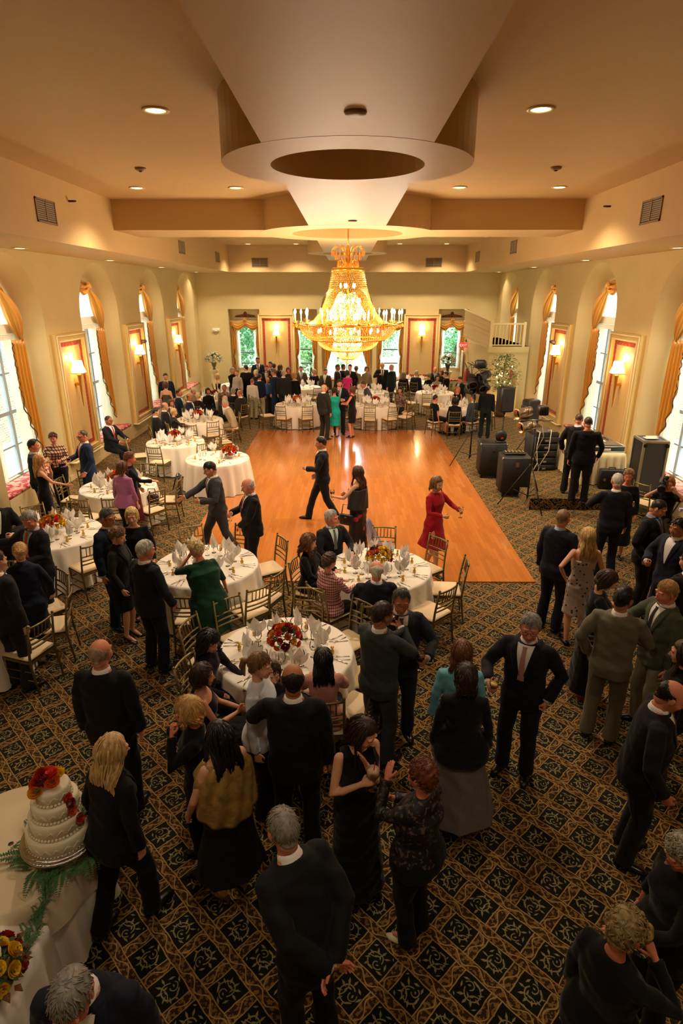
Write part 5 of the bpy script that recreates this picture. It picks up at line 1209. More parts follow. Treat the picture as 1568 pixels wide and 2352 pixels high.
def head_r(D):
    r=np.full(D.shape[:-1],-1.); acc=np.zeros(D.shape[:-1]); k=.0045
    for c,q in HE:
        c=np.array(c);q=np.array(q); d=D/q; o=-c/q; A=(d*d).sum(-1); B=(d*o).sum(-1); Cc=(o*o).sum()-1; disc=B*B-A*Cc
        t=np.where(disc>0,(-B+np.sqrt(np.maximum(disc,0)))/A,0); acc+=np.exp((np.minimum(t,.14)-.09)/k)
    r=.09+k*np.log(acc+1e-9); P_=D*r[...,None]
    for sx in (-1,1): r=r-.0075*np.exp(-(((P_[...,0]-sx*.032)/.017)**2+((P_[...,2]-.008)/.012)**2))*(D[...,1]>0)
    r=r-.003*np.exp(-((P_[...,2]+.0615)/.0022)**2)*np.exp(-(P_[...,0]/.02)**2)*(D[...,1]>0)
    return r
_hc={}
def head_base(lod):
    if lod in _hc: return _hc[lod]
    na,ne={2:(84,72),1:(52,44),0:(30,26)}[lod]; A,E,D=head_dirs(na,ne); r=head_r(D); P_=D*r[...,None]
    fs=[];mi=[];dark=[]
    for j in range(ne):
        for i in range(na):
            i2=(i+1)%na; f_=(j*na+i,j*na+i2,(j+1)*na+i2,(j+1)*na+i); c=(P_[j,i]+P_[j,i2]+P_[j+1,i2]+P_[j+1,i])/4; m_=0
            if c[1]>.05:
                if abs(c[0])<.022-abs(c[2]+.061)*1.1 and -.071<c[2]<-.0525: m_=1
                elif .012<abs(c[0])<.046 and .0275+.004*math.sin(abs(c[0])*60)<c[2]<.0355: m_=2
            fs.append(f_); mi.append(m_)
    _hc[lod]=(A,E,D,r,P_.reshape(-1,3),fs,mi,na,ne); return _hc[lod]
def head_mb(lod,glasses=False):
    A,E,D,r,P_,fs,mi,na,ne=head_base(lod); mb=MB(); mb.v=[tuple(p) for p in P_]; mb.f=list(fs); mb.m=list(mi)
    for sx in (-1,1):   # ears and eyes
        M=Matrix.Rotation(sx*R(-22),4,'Z')@Matrix.Rotation(R(-12),4,'X'); mb.mi=0
        mb.ell((sx*.078,-.008,-.004),(.009,.020,.031),12 if lod else 8,8 if lod else 5,M)
        if lod:
            mb.ell((sx*.074,.004,-.006),(.010,.008,.022),8,6,M)
            mb.mi=3; mb.ell((sx*.0315,.0735,.0070),(.0130,.0108,.0075),14,10); mb.mi=4; mb.ell((sx*.0315,.0828,.0072),(.0052,.0024,.0054),10,6)
            mb.mi=0; mb.ell((sx*.0315,.0748,.0128),(.0165,.0122,.0062),12,6); mb.ell((sx*.0315,.0725,-.0008),(.0150,.0110,.0040),12,6)
        else: mb.mi=4; mb.ell((sx*.0315,.080,.0075),(.010,.006,.005),8,4)
    return mb
def smooth(t): t=np.clip(t,0,1); return t*t*(3-2*t)
def hair_cap(style,lod,seed):
    A,E,D,r,P_,fs,mi,na,ne=head_base(lod); az=np.abs(np.degrees(A)); el=np.degrees(E)
    X=[0,30,55,72,84,95,110,125,150,180]
    if style in('short','crop','curlyshort','receding','bald','greybald'): Y=[46,44,36,16,-8,16,10,-22,-34,-38]
    else: Y=[44,42,34,16,-6,-20,-30,-38,-44,-46]
    if style=='receding': Y[0:4]=[58,66,56,24]
    if style=='bangs': Y[0:3]=[22,22,20]
    m_=el-np.interp(az,X,Y)
    if style in('bald','greybald'): m_=np.minimum(m_,(36-el)+np.maximum(0,az-120)*.3); m_=np.where(az<92,np.minimum(m_,az-86),m_)
    T={'short':.010,'crop':.006,'curlyshort':.026,'receding':.009,'bald':.008,'greybald':.008,'bob':.026,'bangs':.026,'long':.017,'longcurly':.028,'updo':.018,'pony':.014}[style]
    n_=np.sin(A*41+seed+2*np.sin(E*9+A*3))*.5+np.sin(A*23-seed+3*np.sin(E*5))*.5
    t=T*smooth(m_/14)*(.55+.45*np.clip(az/80,0,1))-.004; t=t*(1+.10*n_)
    if style in('curlyshort','longcurly'):
        Q=D*.1; t=t+smooth(m_/14)*.005*(np.sin(Q[...,0]*120+3*np.sin(Q[...,2]*70+seed))*np.cos(Q[...,1]*95+2.5*np.sin(Q[...,0]*60))+.7*np.sin(Q[...,2]*130+3*np.sin(Q[...,1]*80)))
    if style=='bob' or style=='bangs': t=t+.016*smooth((20-el)/50)*smooth((az-60)/30)
    t=t+.010*smooth((el-20)/60)*(0 if style in('crop','bald','greybald') else 1)*(m_>0)
    Pn=D*(r+t)[...,None]; mb=MB(); mb.v=[tuple(p) for p in Pn.reshape(-1,3)]
    mm=m_.reshape(-1)
    mb.f=[f_ for f_ in fs if min(mm[k] for k in f_)>-3.]; mb.m=[0]*len(mb.f)
    return mb
def locks(mb,style,lod,seed,Rh,hc,L,body_back=-.125,col_n=None):
    """tapered strands from the cap falling down; start points in head frame, fall in body frame"""
    rr=random.Random(seed); n_={2:110,1:60,0:26}[lod]; curly=style=='longcurly'
    if lod==0 and not curly: n_=30
    for k in range(n_):
        az=R(rr.uniform(58,180))*(1 if k%2 else -1); el=R(rr.uniform(-5,65)); 
        rad=.094+rr.uniform(0,.014)+(.014 if curly else 0)
        def sp(az_,el_,rd): return V(math.sin(az_)*math.cos(el_)*rd*.86,math.cos(az_)*math.cos(el_)*rd*1.12-.015,math.sin(el_)*rd*1.12+.02)
        pts=[sp(az,el,rad)]; e=el
        while e>R(-22): e-=R(16); pts.append(sp(az,e,rad*(1+.05*(e<0))))
        pts=[Rh@p+hc for p in pts]; p=pts[-1].copy(); l=L*rr.uniform(.75,1.05); ns=6 if lod else 4
        ty=min(p[1],hc[1]-.0) ; side=p[0]
        for s_ in range(1,ns+1):
            t=s_/ns; q=p+V(side*(.25 if L>.1 else -.08)*t*(1 if abs(side)>.05 else 0),0,-l*t)
            tb=hc[1]-(.155 if L>.15 else .112)
            if p[1]<hc[1]+.01: q[1]=p[1]+(tb-p[1])*smooth(t*1.6)*.85-.012*math.sin(k)*.6
            else: q[1]=p[1]+.03*t
            w_=.008 if not curly else .022
            q[0]+=w_*math.sin(t*(7 if not curly else 22)+k*1.3); q[1]+=w_*.7*math.cos(t*(6 if not curly else 20)+k)
            pts.append(q)
        r0=(.011 if lod==2 else .014) if not curly else .014; N_=len(pts); rad_=[r0*(.5+.5*math.sin(PI*min(1,(i+1)/N_*1.1)))*(1 if i<N_-1 else .25) for i in range(N_)]
        if lod==0: rad_=[x*1.7 for x in rad_]
        mb.tube(pts,rad_,5 if lod else 4,True,flat=.6)
def strands(mb,style,lod,seed,Rh,hc,hs):
    """short strands lying over the cap, flowing away from the crown"""
    A,E,D,r,P_,fs,mi,na,ne=head_base(lod); rr=random.Random(seed+5); n_={2:230,1:80,0:0}[lod]; curly=style in('curlyshort','longcurly')
    cap=np.array(hair_v[0]); used=sorted({k for f_ in hair_v[1] for k in f_}); 
    if not used: return
    crown=V(0,-.05,.115)
    for k in range(n_):
        i=used[rr.randrange(len(used))]; p0=cap[i]; 
        if np.linalg.norm(p0)<.05: continue
        nn_=nrm(p0); d=nrm(p0-crown+V(rr.gauss(0,.02),rr.gauss(0,.02),rr.gauss(0,.02))); d=nrm(d-nn_*(d@nn_)); l=rr.uniform(.022,.045)*(1.1 if style not in('crop','bald','greybald') else .45)
        side=np.cross(nn_,d); rad=np.linalg.norm(p0); pts=[]
        for j in range(5):
            t=j/4; q=p0+d*l*t+side*((.010*math.sin(t*6+k) if curly else .003*math.sin(t*3+k))); q=nrm(q)*(rad-.006*t*t+(.006*math.sin(PI*t) if curly else .0012*math.sin(PI*t))); pts.append(Rh@(q*hs)+hc)
        r0=.0042 if curly else .0030
        mb.tube(pts,[r0*.6,r0,r0,r0*.8,r0*.2],4,True,flat=.6)
hair_v=[None,None]
# ---- hands (x thumb side, y palm normal, z distal)
def hand_mb(pose):
    m_=MB(); sec=lambda z,w_,t,y=0,x=0:[(x+w_*math.cos(a),y+t*math.sin(a),z) for a in np.linspace(0,2*PI,13)[:-1]]
    m_.rings([sec(-.03,.026,.021),sec(0,.027,.020),sec(.03,.036,.018),sec(.06,.041,.016),sec(.085,.040,.013),sec(.094,.036,.009)])
    cv={'relax':(.35,.45,.35),'grip':(.95,1.05,.6),'flat':(.10,.12,.1),'fist':(1.35,1.5,.9),'point':(.3,.4,.3)}[pose]
    for i,(x,l,r_) in enumerate(((.030,.072,.0088),(.010,.080,.0092),(-.011,.074,.0088),(-.030,.058,.0076))):
        c=[q*(1+.10*i*(pose=='relax')) for q in cv]; a=0; p=V(x,.0,.078); pts=[V(x*.85,0,.05),p.copy()]; fan=x*1.2*(1 if pose=='flat' else .35)
        for k,(sl,ca) in enumerate(zip((.46,.30,.24),c)):
            a+=ca; p=p+V(fan*sl*l/.08*.9,math.sin(a),math.cos(a))*l*sl; pts.append(p.copy())
        m_.tube(pts,[r_*1.05,r_*1.08,r_,r_*.92,r_*.74],8,flat=.95)
    th={'relax':[(.022,.004,.015),(.045,.012,.042),(.053,.022,.068),(.050,.030,.090)],'grip':[(.022,.006,.015),(.046,.022,.035),(.052,.046,.055),(.040,.064,.068)],'flat':[(.022,.002,.015),(.052,.006,.036),(.068,.010,.058),(.076,.012,.078)],
        'fist':[(.022,.006,.015),(.040,.022,.035),(.036,.038,.055),(.018,.044,.064)],'point':[(.022,.004,.015),(.045,.014,.04),(.052,.03,.062),(.045,.042,.08)]}[pose]
    m_.tube([V(*p) for p in th],[.0145,.0125,.0105,.0078],8)
    return m_
HJ={}
for _p in ('relax','grip','flat','fist'): HJ[_p,2]=Job(hand_mb(_p),.0038,2); HJ[_p,0]=Job(hand_mb(_p),.0075,1)
TM=[(.78,0,.150,.105),(.84,0,.158,.110),(.92,-.005,.165,.115),(1.0,0,.155,.105),(1.1,0,.148,.100),(1.22,.004,.165,.108),(1.33,.0,.175,.105),(1.40,-.005,.165,.090),(1.44,-.01,.12,.070),(1.475,-.012,.068,.058),(1.52,-.006,.056,.056),(1.60,.004,.052,.056)]
TW=[(.78,0,.160,.115),(.84,-.005,.172,.120),(.92,-.012,.172,.122),(1.0,-.004,.146,.100),(1.09,0,.122,.086),(1.2,.006,.135,.100),(1.27,.016,.146,.116),(1.34,.004,.148,.096),(1.40,-.006,.135,.074),(1.44,-.01,.085,.058),(1.475,-.01,.055,.048),(1.52,-.004,.047,.047),(1.60,.004,.044,.048)]
ARM={'down':((.235,.03,.865),(.5,-.6,0)),'relax':((.25,.13,.93),(.6,-.6,0)),'hold':((.13,.30,1.14),(.7,-.3,-.6)),'holdout':((.22,.36,1.18),(.7,-.3,-.6)),'high':((.12,.26,1.30),(.8,0,-.7)),'chin':((.04,.17,1.42),(.5,.2,-.9)),
 'hip':((.20,.00,1.02),(1,-.35,.1)),'back':((.02,-.19,.97),(1,-.25,0)),'pocket':((.225,.06,.94),(.8,-.7,0)),'cross':((-.08,.22,1.20),(.8,.2,-.5)),'reach':((.22,.55,1.12),(.3,-.2,-1)),'side':((.62,.18,1.22),(0,-.3,-1)),
 'table':((.14,.38,1.15),(.6,-.2,-.6)),'lap':((.10,.27,1.03),(.9,-.3,0)),'shoulder':((-.10,.14,1.40),(.8,.6,-.5)),'front':((.04,.20,.98),(.9,-.2,0)),'face':((.07,.17,1.52),(.8,.5,-.6)),'cam':((.13,.26,1.55),(.9,0,-.7)),'glasshi':((.05,.26,1.38),(.6,.3,-.9))}
HP={'down':'relax','relax':'relax','hold':'grip','holdout':'grip','high':'grip','chin':'fist','hip':'fist','back':'relax','pocket':'fist','cross':'relax','reach':'flat','side':'relax','table':'flat','lap':'relax','shoulder':'flat','front':'relax','face':'relax','cam':'grip','glasshi':'grip'}
PEOPLE=[]
SK={k:mat('skin_'+k,c,.5,spec=.35) for k,c in dict(fair='#e0a684',mid='#cf8e68',rosy='#d98a6c',tan='#b87650',dark='#7a4a30').items()}
LIPM=mat('lips','#b5695a',.45); EYEW=mat('eye_white','#cfc4b8',.35); IRIS=mat('iris','#3a2a1e',.2)
def hairm(c): return mat('hair_'+c,c,.42,spec=.5,noise=(45,.35,(1,1,.4)),bump=(70,.5,.005))
def clothm(c,kind='wool'):
    return mat('%s_%s'%(kind,c),c,{'wool':.8,'satin':.35,'knit':.9,'silk':.45}[kind],sheen=.05 if kind=='wool' else .15,spec=.25,bump=(18,.25,.012))
class Fig: pass
def person(px,py,h,a,label,sex='m',top=('jacket','#1b1e29'),bot=('trousers',None),hair=('short','#3a2a1c'),skin='fair',L='down',Rr='down',lean=0,pitch=8,yaw=0,roll=0,seat=None,stride=0,fat=1.,lod=1,shirt='#f2efe9',tie=None,neck=1.46,glasses=False,shoes='#15120f',heel=None,drop=0,group=None,hlen=.0,zoff=0,cuff=True,extra=None,feet=None,twist=0):
    P_=Fig(); P_.__dict__.update(locals()); man=sex=='m'; heel=(not man and bot[0]!='trousers') if heel is None else heel; P_.heel=heel
    T=TM if man else TW; T=[list(t) for t in T]
    for t in T:
        if t[0]<1.3: t[2]*=fat; t[3]*=fat*(1.0 if fat<=1 else 1.08); t[1]+=(fat-1)*.06*(1 if .9<t[0]<1.25 else 0)
        elif t[0]<1.43: t[2]*=(1+(fat-1)*.4)
    sc=h/1.725; P_.sc=sc; SX=.178*(1+(fat-1)*.4) if man else .150; SZ=1.405 if man else 1.385
    hipz=.93 if seat is None else (seat+.10)/sc; hipz-=drop; dz=hipz-.93
    # spine: bend forward progressively above the hips, optional sideways roll of the trunk
    lz=R(lean); 
    def B(p):
        x,y,z=p
        if z<=.93: return V(x,y,z+dz)
        n_=8; q=V(0,0,.93); zz=.93; ang=0; top_=min(z,1.30); 
        for k in range(n_):
            s_=(top_-.93)/n_; m_=.93+(k+.5)*s_; ang=lz*min(1,(m_-.93)/.18); q=q+V(0,math.sin(ang),math.cos(ang))*s_
        ang=lz*min(1,(top_-.93)/.18); q=q+V(0,math.sin(ang),math.cos(ang))*(z-top_)
        c,s_=math.cos(ang),math.sin(ang); tw=R(twist)*min(1,(top_-.93)/.3); x,y=x*math.cos(tw)+y*math.sin(tw),-x*math.sin(tw)+y*math.cos(tw)
        return V(x,q[1]+y*c,q[2]-y*s_+dz)
    P_.B=B
    neckp=B((0,-.008,1.50)); Rb=rotm((1,0,0),-lz)
    Rh=rotm((0,0,1),-R(twist))@rotm((0,0,1),-R(yaw))@rotm((0,1,0),R(roll))@rotm((1,0,0),-R(pitch)-lz*.45)
    hs=1.0 if man else .955
    hc=neckp+Rb@V(0,.006,.004)+Rh@V(0,.014,.104*hs); P_.Rh=Rh; P_.hc=hc; P_.hs=hs
    # ground position from where the head is seen in the photograph
    zt=hc[2]*sc+zoff; w_=at(px,py,zt); ca,sa=math.cos(-R(a)),math.sin(-R(a)); off=V(hc[0]*ca-hc[1]*sa,hc[0]*sa+hc[1]*ca)*sc
    P_.loc=(w_[0]-off[0],w_[1]-off[1],zoff); P_.rz=-R(a)
    vox={2:.011,1:.015,0:.024}[lod]/sc; nn={2:20,1:16,0:12}[lod]
    def ring(z,ex=0,sx=1.,sy=1.,yy=0,zz=None):
        zs=[t[0] for t in T]; y=np.interp(z,zs,[t[1] for t in T])+yy; rx=(np.interp(z,zs,[t[2] for t in T])+ex)*sx; ry=(np.interp(z,zs,[t[3] for t in T])+ex)*sy
        out=[]
        for k in range(nn):
            a_=2*PI*k/nn; c,s_=math.cos(a_),math.sin(a_); e=.82 if z<1.42 else 1.; out.append(B((rx*math.copysign(abs(c)**e,c),y+ry*math.copysign(abs(s_)**e,s_),z if zz is None else zz)))
        return out
    # arms
    arms={}
    for sd,pose in ((-1,L),(1,Rr)):
        if isinstance(pose,tuple): tg,hint=ARM[pose[0]] if isinstance(pose[0],str) else (pose[0],(.6,-.4,-.5)); hp=HP.get(pose[0],'relax') if isinstance(pose[0],str) else pose[1]
        else: tg,hint=ARM[pose]; hp=HP[pose]
        tg=V(tg[0]*sd,tg[1],tg[2]); hint=V(hint[0]*sd,hint[1],hint[2])
        if fat>1.05 and pose in('down','relax','pocket'): tg[0]*=1+(fat-1)*.7
        s_=V(SX*sd,-.008,SZ); a1,a2=(.285,.255) if man else (.265,.24); d=tg-s_; l=np.linalg.norm(d)
        if l>a1+a2-.004: tg=s_+d/l*(a1+a2-.004); l=a1+a2-.004
        if l<.12: l=.12
        d=nrm(tg-s_); x_=(a1*a1-a2*a2+l*l)/(2*l); hh=math.sqrt(max(a1*a1-x_*x_,0)); p=nrm(hint-d*(hint@d)); e=s_+d*x_+p*hh
        arms[sd]=(B(s_),B(e),B(tg),hp,pose)
    P_.arms=arms
    # legs
    legs={}
    for sd in (-1,1):
        hp_=V(.088*sd*(1+(fat-1)*.3),0,hipz-.02); az_=(.115 if heel else .085)
        if seat is not None: ft=V(.115*sd,.40+.03*sd,az_); 
        elif feet: ft=V(feet[0 if sd<0 else 1][0],feet[0 if sd<0 else 1][1],az_)
        else: ft=V(.115*sd if man else .085*sd,stride*sd*.5,az_+(.05 if (stride and sd*stride<0) else 0))
        l1=l2=.43; d=ft-hp_; l=np.linalg.norm(d)
        if seat is None and not drop: l1=l2=min(.43,l/2+(.0035 if not stride else .006))
        if l>l1+l2-.003: ft=hp_+d/l*(l1+l2-.003); l=l1+l2-.003
        d=nrm(ft-hp_); hh=math.sqrt(max(l1*l1-l*l/4,0)); hint=V(.12*sd,1,.25); p=nrm(hint-d*(hint@d)); legs[sd]=(hp_,hp_+d*l/2+p*hh,ft)
    P_.legs=legs
    ar=[.052,.046,.040,.036,.026] if man else [.043,.037,.032,.030,.022]
    def armpts(sd): s_,e,w_,_,_=arms[sd]; return [s_,s_+(e-s_)*.5,e,e+(w_-e)*.35,w_]
    # --- body
    cov=top[0]in('jacket','shirt','knit') or (top[0]=='dress' and len(top)>2 and top[2]>0 and neck>1.41)
    mb=MB(); zs=[t[0] for t in T]; bodyin=-.03 if (top[0] in('jacket','shirt','knit','blouse','dress')) else -.012
    tr=[ring(z,(bodyin if z<1.2 else (-.018 if z<(1.455 if cov else min(neck,1.40)-.03) else 0))) for z in (([.865] if seat is None else [.89])+[z for z in zs if z>.90 and z<1.5])]
    nk=neckp; hb=hc+Rh@V(0,-.012,-.035)
    for t in (.0,.5,1.): 
        c=nk+(hb-nk)*t; r0=.056 if man else .047; tr.append([c+V(r0*math.cos(2*PI*k/nn),r0*1.05*math.sin(2*PI*k/nn),0) for k in range(nn)])
    mb.rings(tr)
    br=[ar[0]*(.60 if cov or (len(top)>2 and top[2]>0) else 1),ar[1]*(.8 if cov else 1)]+ar[2:]
    for sd in (-1,1):
        mb.tube(armpts(sd),br,10); mb.ell(arms[sd][0],(br[0]*1.02,)*3,10,6)
        hp_,kn_,ft=legs[sd]; lr=[.080,.072,.052,.053,.036] if man else [.082,.070,.048,.048,.031]; lr=[q*(1+(fat-1)*.5) for q in lr]
        mb.tube([hp_,hp_+(kn_-hp_)*.5,kn_,kn_+(ft-kn_)*.35,ft-V(0,0,.02)],lr,10)
        if heel: mb.tube([ft+V(0,-.02,-.0),ft+V(0,.05,-.045),ft+V(0,.13,-.095)],[.028,.028,.02],8)
        else: mb.tube([ft+V(0,-.03,-.04),ft+V(0,.07,-.055)],[.03,.025],8)
    P_.jb=Job(mb,vox,2)
    # --- top garment
    kind=top[0]; P_.jt=None
    if kind!='none':
        mb=MB(); jk=kind=='jacket'; ex=.024 if jk else .012
        hem=top[3] if len(top)>3 else (.80 if jk else .93); nz=1.465 if jk or kind in('shirt','knit') else neck
        if seat is not None: hem=max(hem,.86) if kind!='dress' else .9
        rs=[]
        if kind=='dress' and seat is None:
            fl=top[4] if len(top)>4 else .05; zh=top[3]; mid=(legs[-1][2]+legs[1][2])/2
            for z in (zh,zh+.02,(zh*2+.80)/3,(zh+1.6)/3):
                t=(.80-z)/max(.80-zh,.01); rx=.172*fat+fl*t+abs(stride)*.10*t; ry=.13*fat+fl*t+abs(stride)*.42*t; cy=mid[1]*t*(.80-z)
                rs.append([V(rx*math.cos(2*PI*k/nn)*(1+.04*t*math.sin(6*2*PI*k/nn)),cy+ry*math.sin(2*PI*k/nn)*(1+.04*t*math.sin(6*2*PI*k/nn)),z+dz) for k in range(nn)])
            zl=.84
        else: zl=hem
        z_=[zl,zl+.03]+[z for z in (.92,1.0,1.09,1.15,1.22,1.28,1.34,1.40,1.43) if zl+.05<z<nz-.01]+[nz]
        for i,z in enumerate(z_): rs.append(ring(z,ex+(.012 if jk and z<1.0 else 0)+((.048 if bot[0]=='skirt' else .022) if not jk and kind!='dress' and hem<.9 and z<1.07 else 0)+(.010*(1-abs(z-1.1)/.15) if jk and .95<z<1.25 else 0)))
        mb.rings(rs)
        sl=top[2] if len(top)>2 else (1. if jk or kind in('shirt','knit') else 0)
        if sl>0:
            for sd in (-1,1):
                s_,e,w_,_,_=arms[sd]; q=[s_+(B((0,0,1.34))-s_)*.3,s_,s_+(e-s_)*.5,e,e+(w_-e)*.5,w_-(w_-e)*.02]; g=.020 if jk else .011; rr_=[ar[0]+g-.016+(0 if jk else .020),ar[0]+g-.012+(0 if jk else .018),ar[1]+g+.002+(0 if jk else .004),ar[2]+g,ar[3]+g,ar[4]+g+.010]
                tot=sl*1.0; N_=max(3,int(round(2+tot*4)))
                if sl<1: 
                    ta=sl; 
                    if ta<=.5: q=q[:2]+[s_+(e-s_)*(ta*2)]; rr_=[rr_[0],rr_[1],ar[1]+g+.010]
                    else: q=q[:4]+[e+(w_-e)*((ta-.5)*2)]; rr_=rr_[:4]+[ar[3]+g+.006]
                mb.tube(q,rr_,12); 
                if jk: mb.ell(s_+V(-sd*.02,0,-.004),(ar[0]+g-.002,ar[0]+g-.006,ar[0]+g-.014),12,8)
        elif kind in('dress','tank') and neck>1.40: 
            for sd in (-1,1): mb.tube([B((sd*.085,.10,1.30)),B((sd*.085,.055,1.415)),B((sd*.085,-.01,1.445)),B((sd*.085,-.08,1.40)),B((sd*.08,-.10,1.28))],.022,8)
        P_.jt=Job(mb,vox,4 if lod else 2)
    # --- bottom garment
    P_.jl=None; bk=bot[0]; bc=bot[1] or top[1]
    if kind=='dress' and seat is not None: bk='skirt'; bot=('skirt',top[1],.48)
    P_.bot=bot; P_.bk=bk
    if (kind!='dress' or seat is not None) and bk!='none':
        mb=MB()
        if bk=='trousers':
            mb.rings([ring(.82,.008),ring(.88,.014),ring(.95,.012),ring(1.03,.008)])
            for sd in (-1,1):
                hp_,kn_,ft=legs[sd]; u=(1+(fat-1)*.5); e_=ft+V(0,-.005,-.035 if not heel else -.06)
                mb.tube([hp_+V(0,0,.05),hp_+(kn_-hp_)*.25,hp_+(kn_-hp_)*.6,kn_,kn_+(ft-kn_)*.5,e_],[.098*u,.100*u,.088*u,.074,.070,.074],12)
        elif seat is None:
            zh=bot[2]; fl=bot[3] if len(bot)>3 else .03; mid=(legs[-1][2]+legs[1][2])/2; rs=[]
            for z in (zh,zh+.02,(zh*2+.80)/3,(zh+1.6)/3,.84):
                t=(.84-z)/max(.84-zh,.01); rx=.180*fat+fl*t+abs(stride)*.08*t; ry=.135*fat+fl*t+abs(stride)*.40*t; cy=mid[1]*t*(.84-z)
                rs.append([V(rx*math.cos(2*PI*k/nn)*(1+.05*t*math.sin(7*2*PI*k/nn)),cy+ry*math.sin(2*PI*k/nn)*(1+.05*t*math.sin(7*2*PI*k/nn)),z+dz) for k in range(nn)])
            rs+=[ring(.92,.010),ring(1.05,.006)]; mb.rings(rs)
        else:
            mb.rings([ring(.84,.012),ring(.9,.014),ring(1.0,.01)])
            for sd in (-1,1): hp_,kn_,ft=legs[sd]; mb.tube([hp_+V(0,-.02,.0),hp_+(kn_-hp_)*.5,kn_+V(0,0,0),kn_+(ft-kn_)*.22],[.105,.098,.085,.078],12)
            k0=(legs[-1][1]+legs[1][1])/2; mb.tube([V(0,0,hipz-.02),k0],[.10,.085],10)
        P_.jl=Job(mb,vox,3 if lod else 2)
    PEOPLE.append(P_); return P_
def np_obj(name,v,f,mats,parent,mi=None):
    me=bpy.data.meshes.new(name); me.from_pydata([tuple(p) for p in v.tolist()] if hasattr(v,'tolist') else v,[],f.tolist() if hasattr(f,'tolist') else f)
    for m_ in mats: me.materials.append(m_)
    if mi is not None: me.polygons.foreach_set('material_index',mi)
    me.polygons.foreach_set('use_smooth',[True]*len(me.polygons)); me.update(); return link(name,me,parent)
def hand_frame(P_,sd):
    s_,e,w_,hp,pose=P_.arms[sd]; d=nrm(w_-e)
    n0=V(-sd,0,0)
    if pose in('chin','face','cam'): n0=V(-sd*.5,-1,0)
    if pose in('table','lap','shoulder','front','cross'): n0=V(-sd*.3,-.2,-1)
    if pose=='back': n0=V(0,-1,-.3); d=nrm(d+V(-sd*1.5,0,-.2))
    if pose=='pocket': d=nrm(d+V(0,0,-1))
    if pose in('hold','holdout','high','glasshi'): d=nrm(d+V(-sd*.25,.1,.0))
    if pose=='shoulder': d=nrm(d+V(-sd*.6,-.3,.5))
    if pose=='hip': d=nrm(V(-sd*.5,.8,-.2))
    n_=nrm(n0-d*(n0@d)); t=nrm(np.cross(d,n_))*sd
    return w_,d,n_,t
FACE_BAD=0
def finish(P_):
    lod=P_.lod; sc=P_.sc; man=P_.sex=='m'
    root=thing('person',P_.label,'person',P_.loc,P_.rz,P_.group); root.scale=(sc,)*3
    skin=SK[P_.skin]; hm=hairm(P_.hair[1])
    # body mesh = trunk and limbs + head + hands in one mesh
    j=P_.jb; vs=[j.v]; fs=[list(map(tuple,j.f.tolist() if hasattr(j.f,'tolist') else j.f))]; mi=[0]*len(j.f); o=len(j.v)
    hb=head_mb(lod); hv=np.array(hb.v)*P_.hs; 
    if not man: hv[:,0]*=.97
    hv=hv@P_.Rh.T+P_.hc; vs.append(hv); fs.append([tuple(i+o for i in f_) for f_ in hb.f]); mi+=hb.m; o+=len(hv)
    P_.hands={}
    for sd in (-1,1):
        w_,d,n_,t=hand_frame(P_,sd); hj=HJ[P_.arms[sd][3],2 if lod==2 else 0]; hsz=.94 if man else .85
        M_=np.stack([t,n_,d],1); hv=(hj.v*hsz)@M_.T+w_+d*.012; vs.append(hv)
        ff=hj.f.tolist() if hasattr(hj.f,'tolist') else [list(x) for x in hj.f]
        flip=np.linalg.det(M_)<0; fs.append([tuple(i+o for i in (f_[::-1] if flip else f_)) for f_ in ff]); mi+=[0]*len(ff); o+=len(hv); P_.hands[sd]=(w_,d,n_,t)
    v=np.concatenate(vs); f_=[x for y in fs for x in y]
    browc=P_.hair[1] if P_.hair[1] not in('#d9d4c8',) else '#b8b2a6'
    np_obj('body',v,f_,[skin,LIPM,hairm(browc),EYEW,IRIS],root,mi)
    # hair
    st,hcol=P_.hair[:2]; hm_=hair_cap(st,lod,P_.px); hair_v[0]=hm_.v; hair_v[1]=hm_.f; hv=np.array(hm_.v)*P_.hs; hv=hv@P_.Rh.T+P_.hc; hm_.v=[tuple(p) for p in hv]
    if lod and st not in('long',): strands(hm_,st,lod,int(P_.px+P_.py),P_.Rh,P_.hc,P_.hs)
    if st in('long','longcurly','bob','bangs'):
        Ln=P_.hlen or {'long':.34,'longcurly':.30,'bob':.06,'bangs':.07}[st]
        locks(hm_,st,lod,int(P_.px*7+P_.py),P_.Rh,P_.hc,Ln)
    if st=='updo': 
        q=P_.Rh@V(0,-.115,.02)+P_.hc; hm_.ell(q,(.055,.035,.045),14,8); 
        for k in range(9): a=2*PI*k/9; qq=P_.Rh@V(.04*math.cos(a),-.122,.02+.034*math.sin(a))+P_.hc; hm_.ell(qq,(.02,.016,.02),8,6)
    if st=='pony':
        q=[P_.Rh@V(0,-.10,.03)+P_.hc,P_.Rh@V(0,-.15,.02)+P_.hc,P_.Rh@V(0,-.16,-.04)+P_.hc,P_.Rh@V(0,-.135,-.13)+P_.hc]; hm_.tube(q,[.02,.032,.030,.008],10)
        if P_.hlen: 
            for k in range(14): hm_.tube([q[1]+V(.01*math.sin(k),.0,0),q[2]+V(.022*math.sin(k*2),.01*math.cos(k),0),q[3]+V(.03*math.sin(k*1.7),-.01,-P_.hlen)],[.012,.012,.003],5)
    obj('hair',hm_,hm,root)
    # garments
    seed=(P_.px*13+P_.py)%17
    def garment(j,name,m_,amp,k=1.):
        v=j.v+j.n*((wr(j.v,k,seed)*amp)[:,None]); return np_obj(name,v,j.f,[m_],root)
    kind=P_.top[0]; tm=P_.top[1]; tm=clothm(tm,'wool' if kind=='jacket' else 'knit') if isinstance(tm,str) else tm
    jk=None
    if P_.jt: jk=garment(P_.jt,{'jacket':'jacket','dress':'dress','shirt':'shirt','knit':'blouse','tank':'top','blouse':'blouse'}[kind],tm,.0030 if lod else .002)
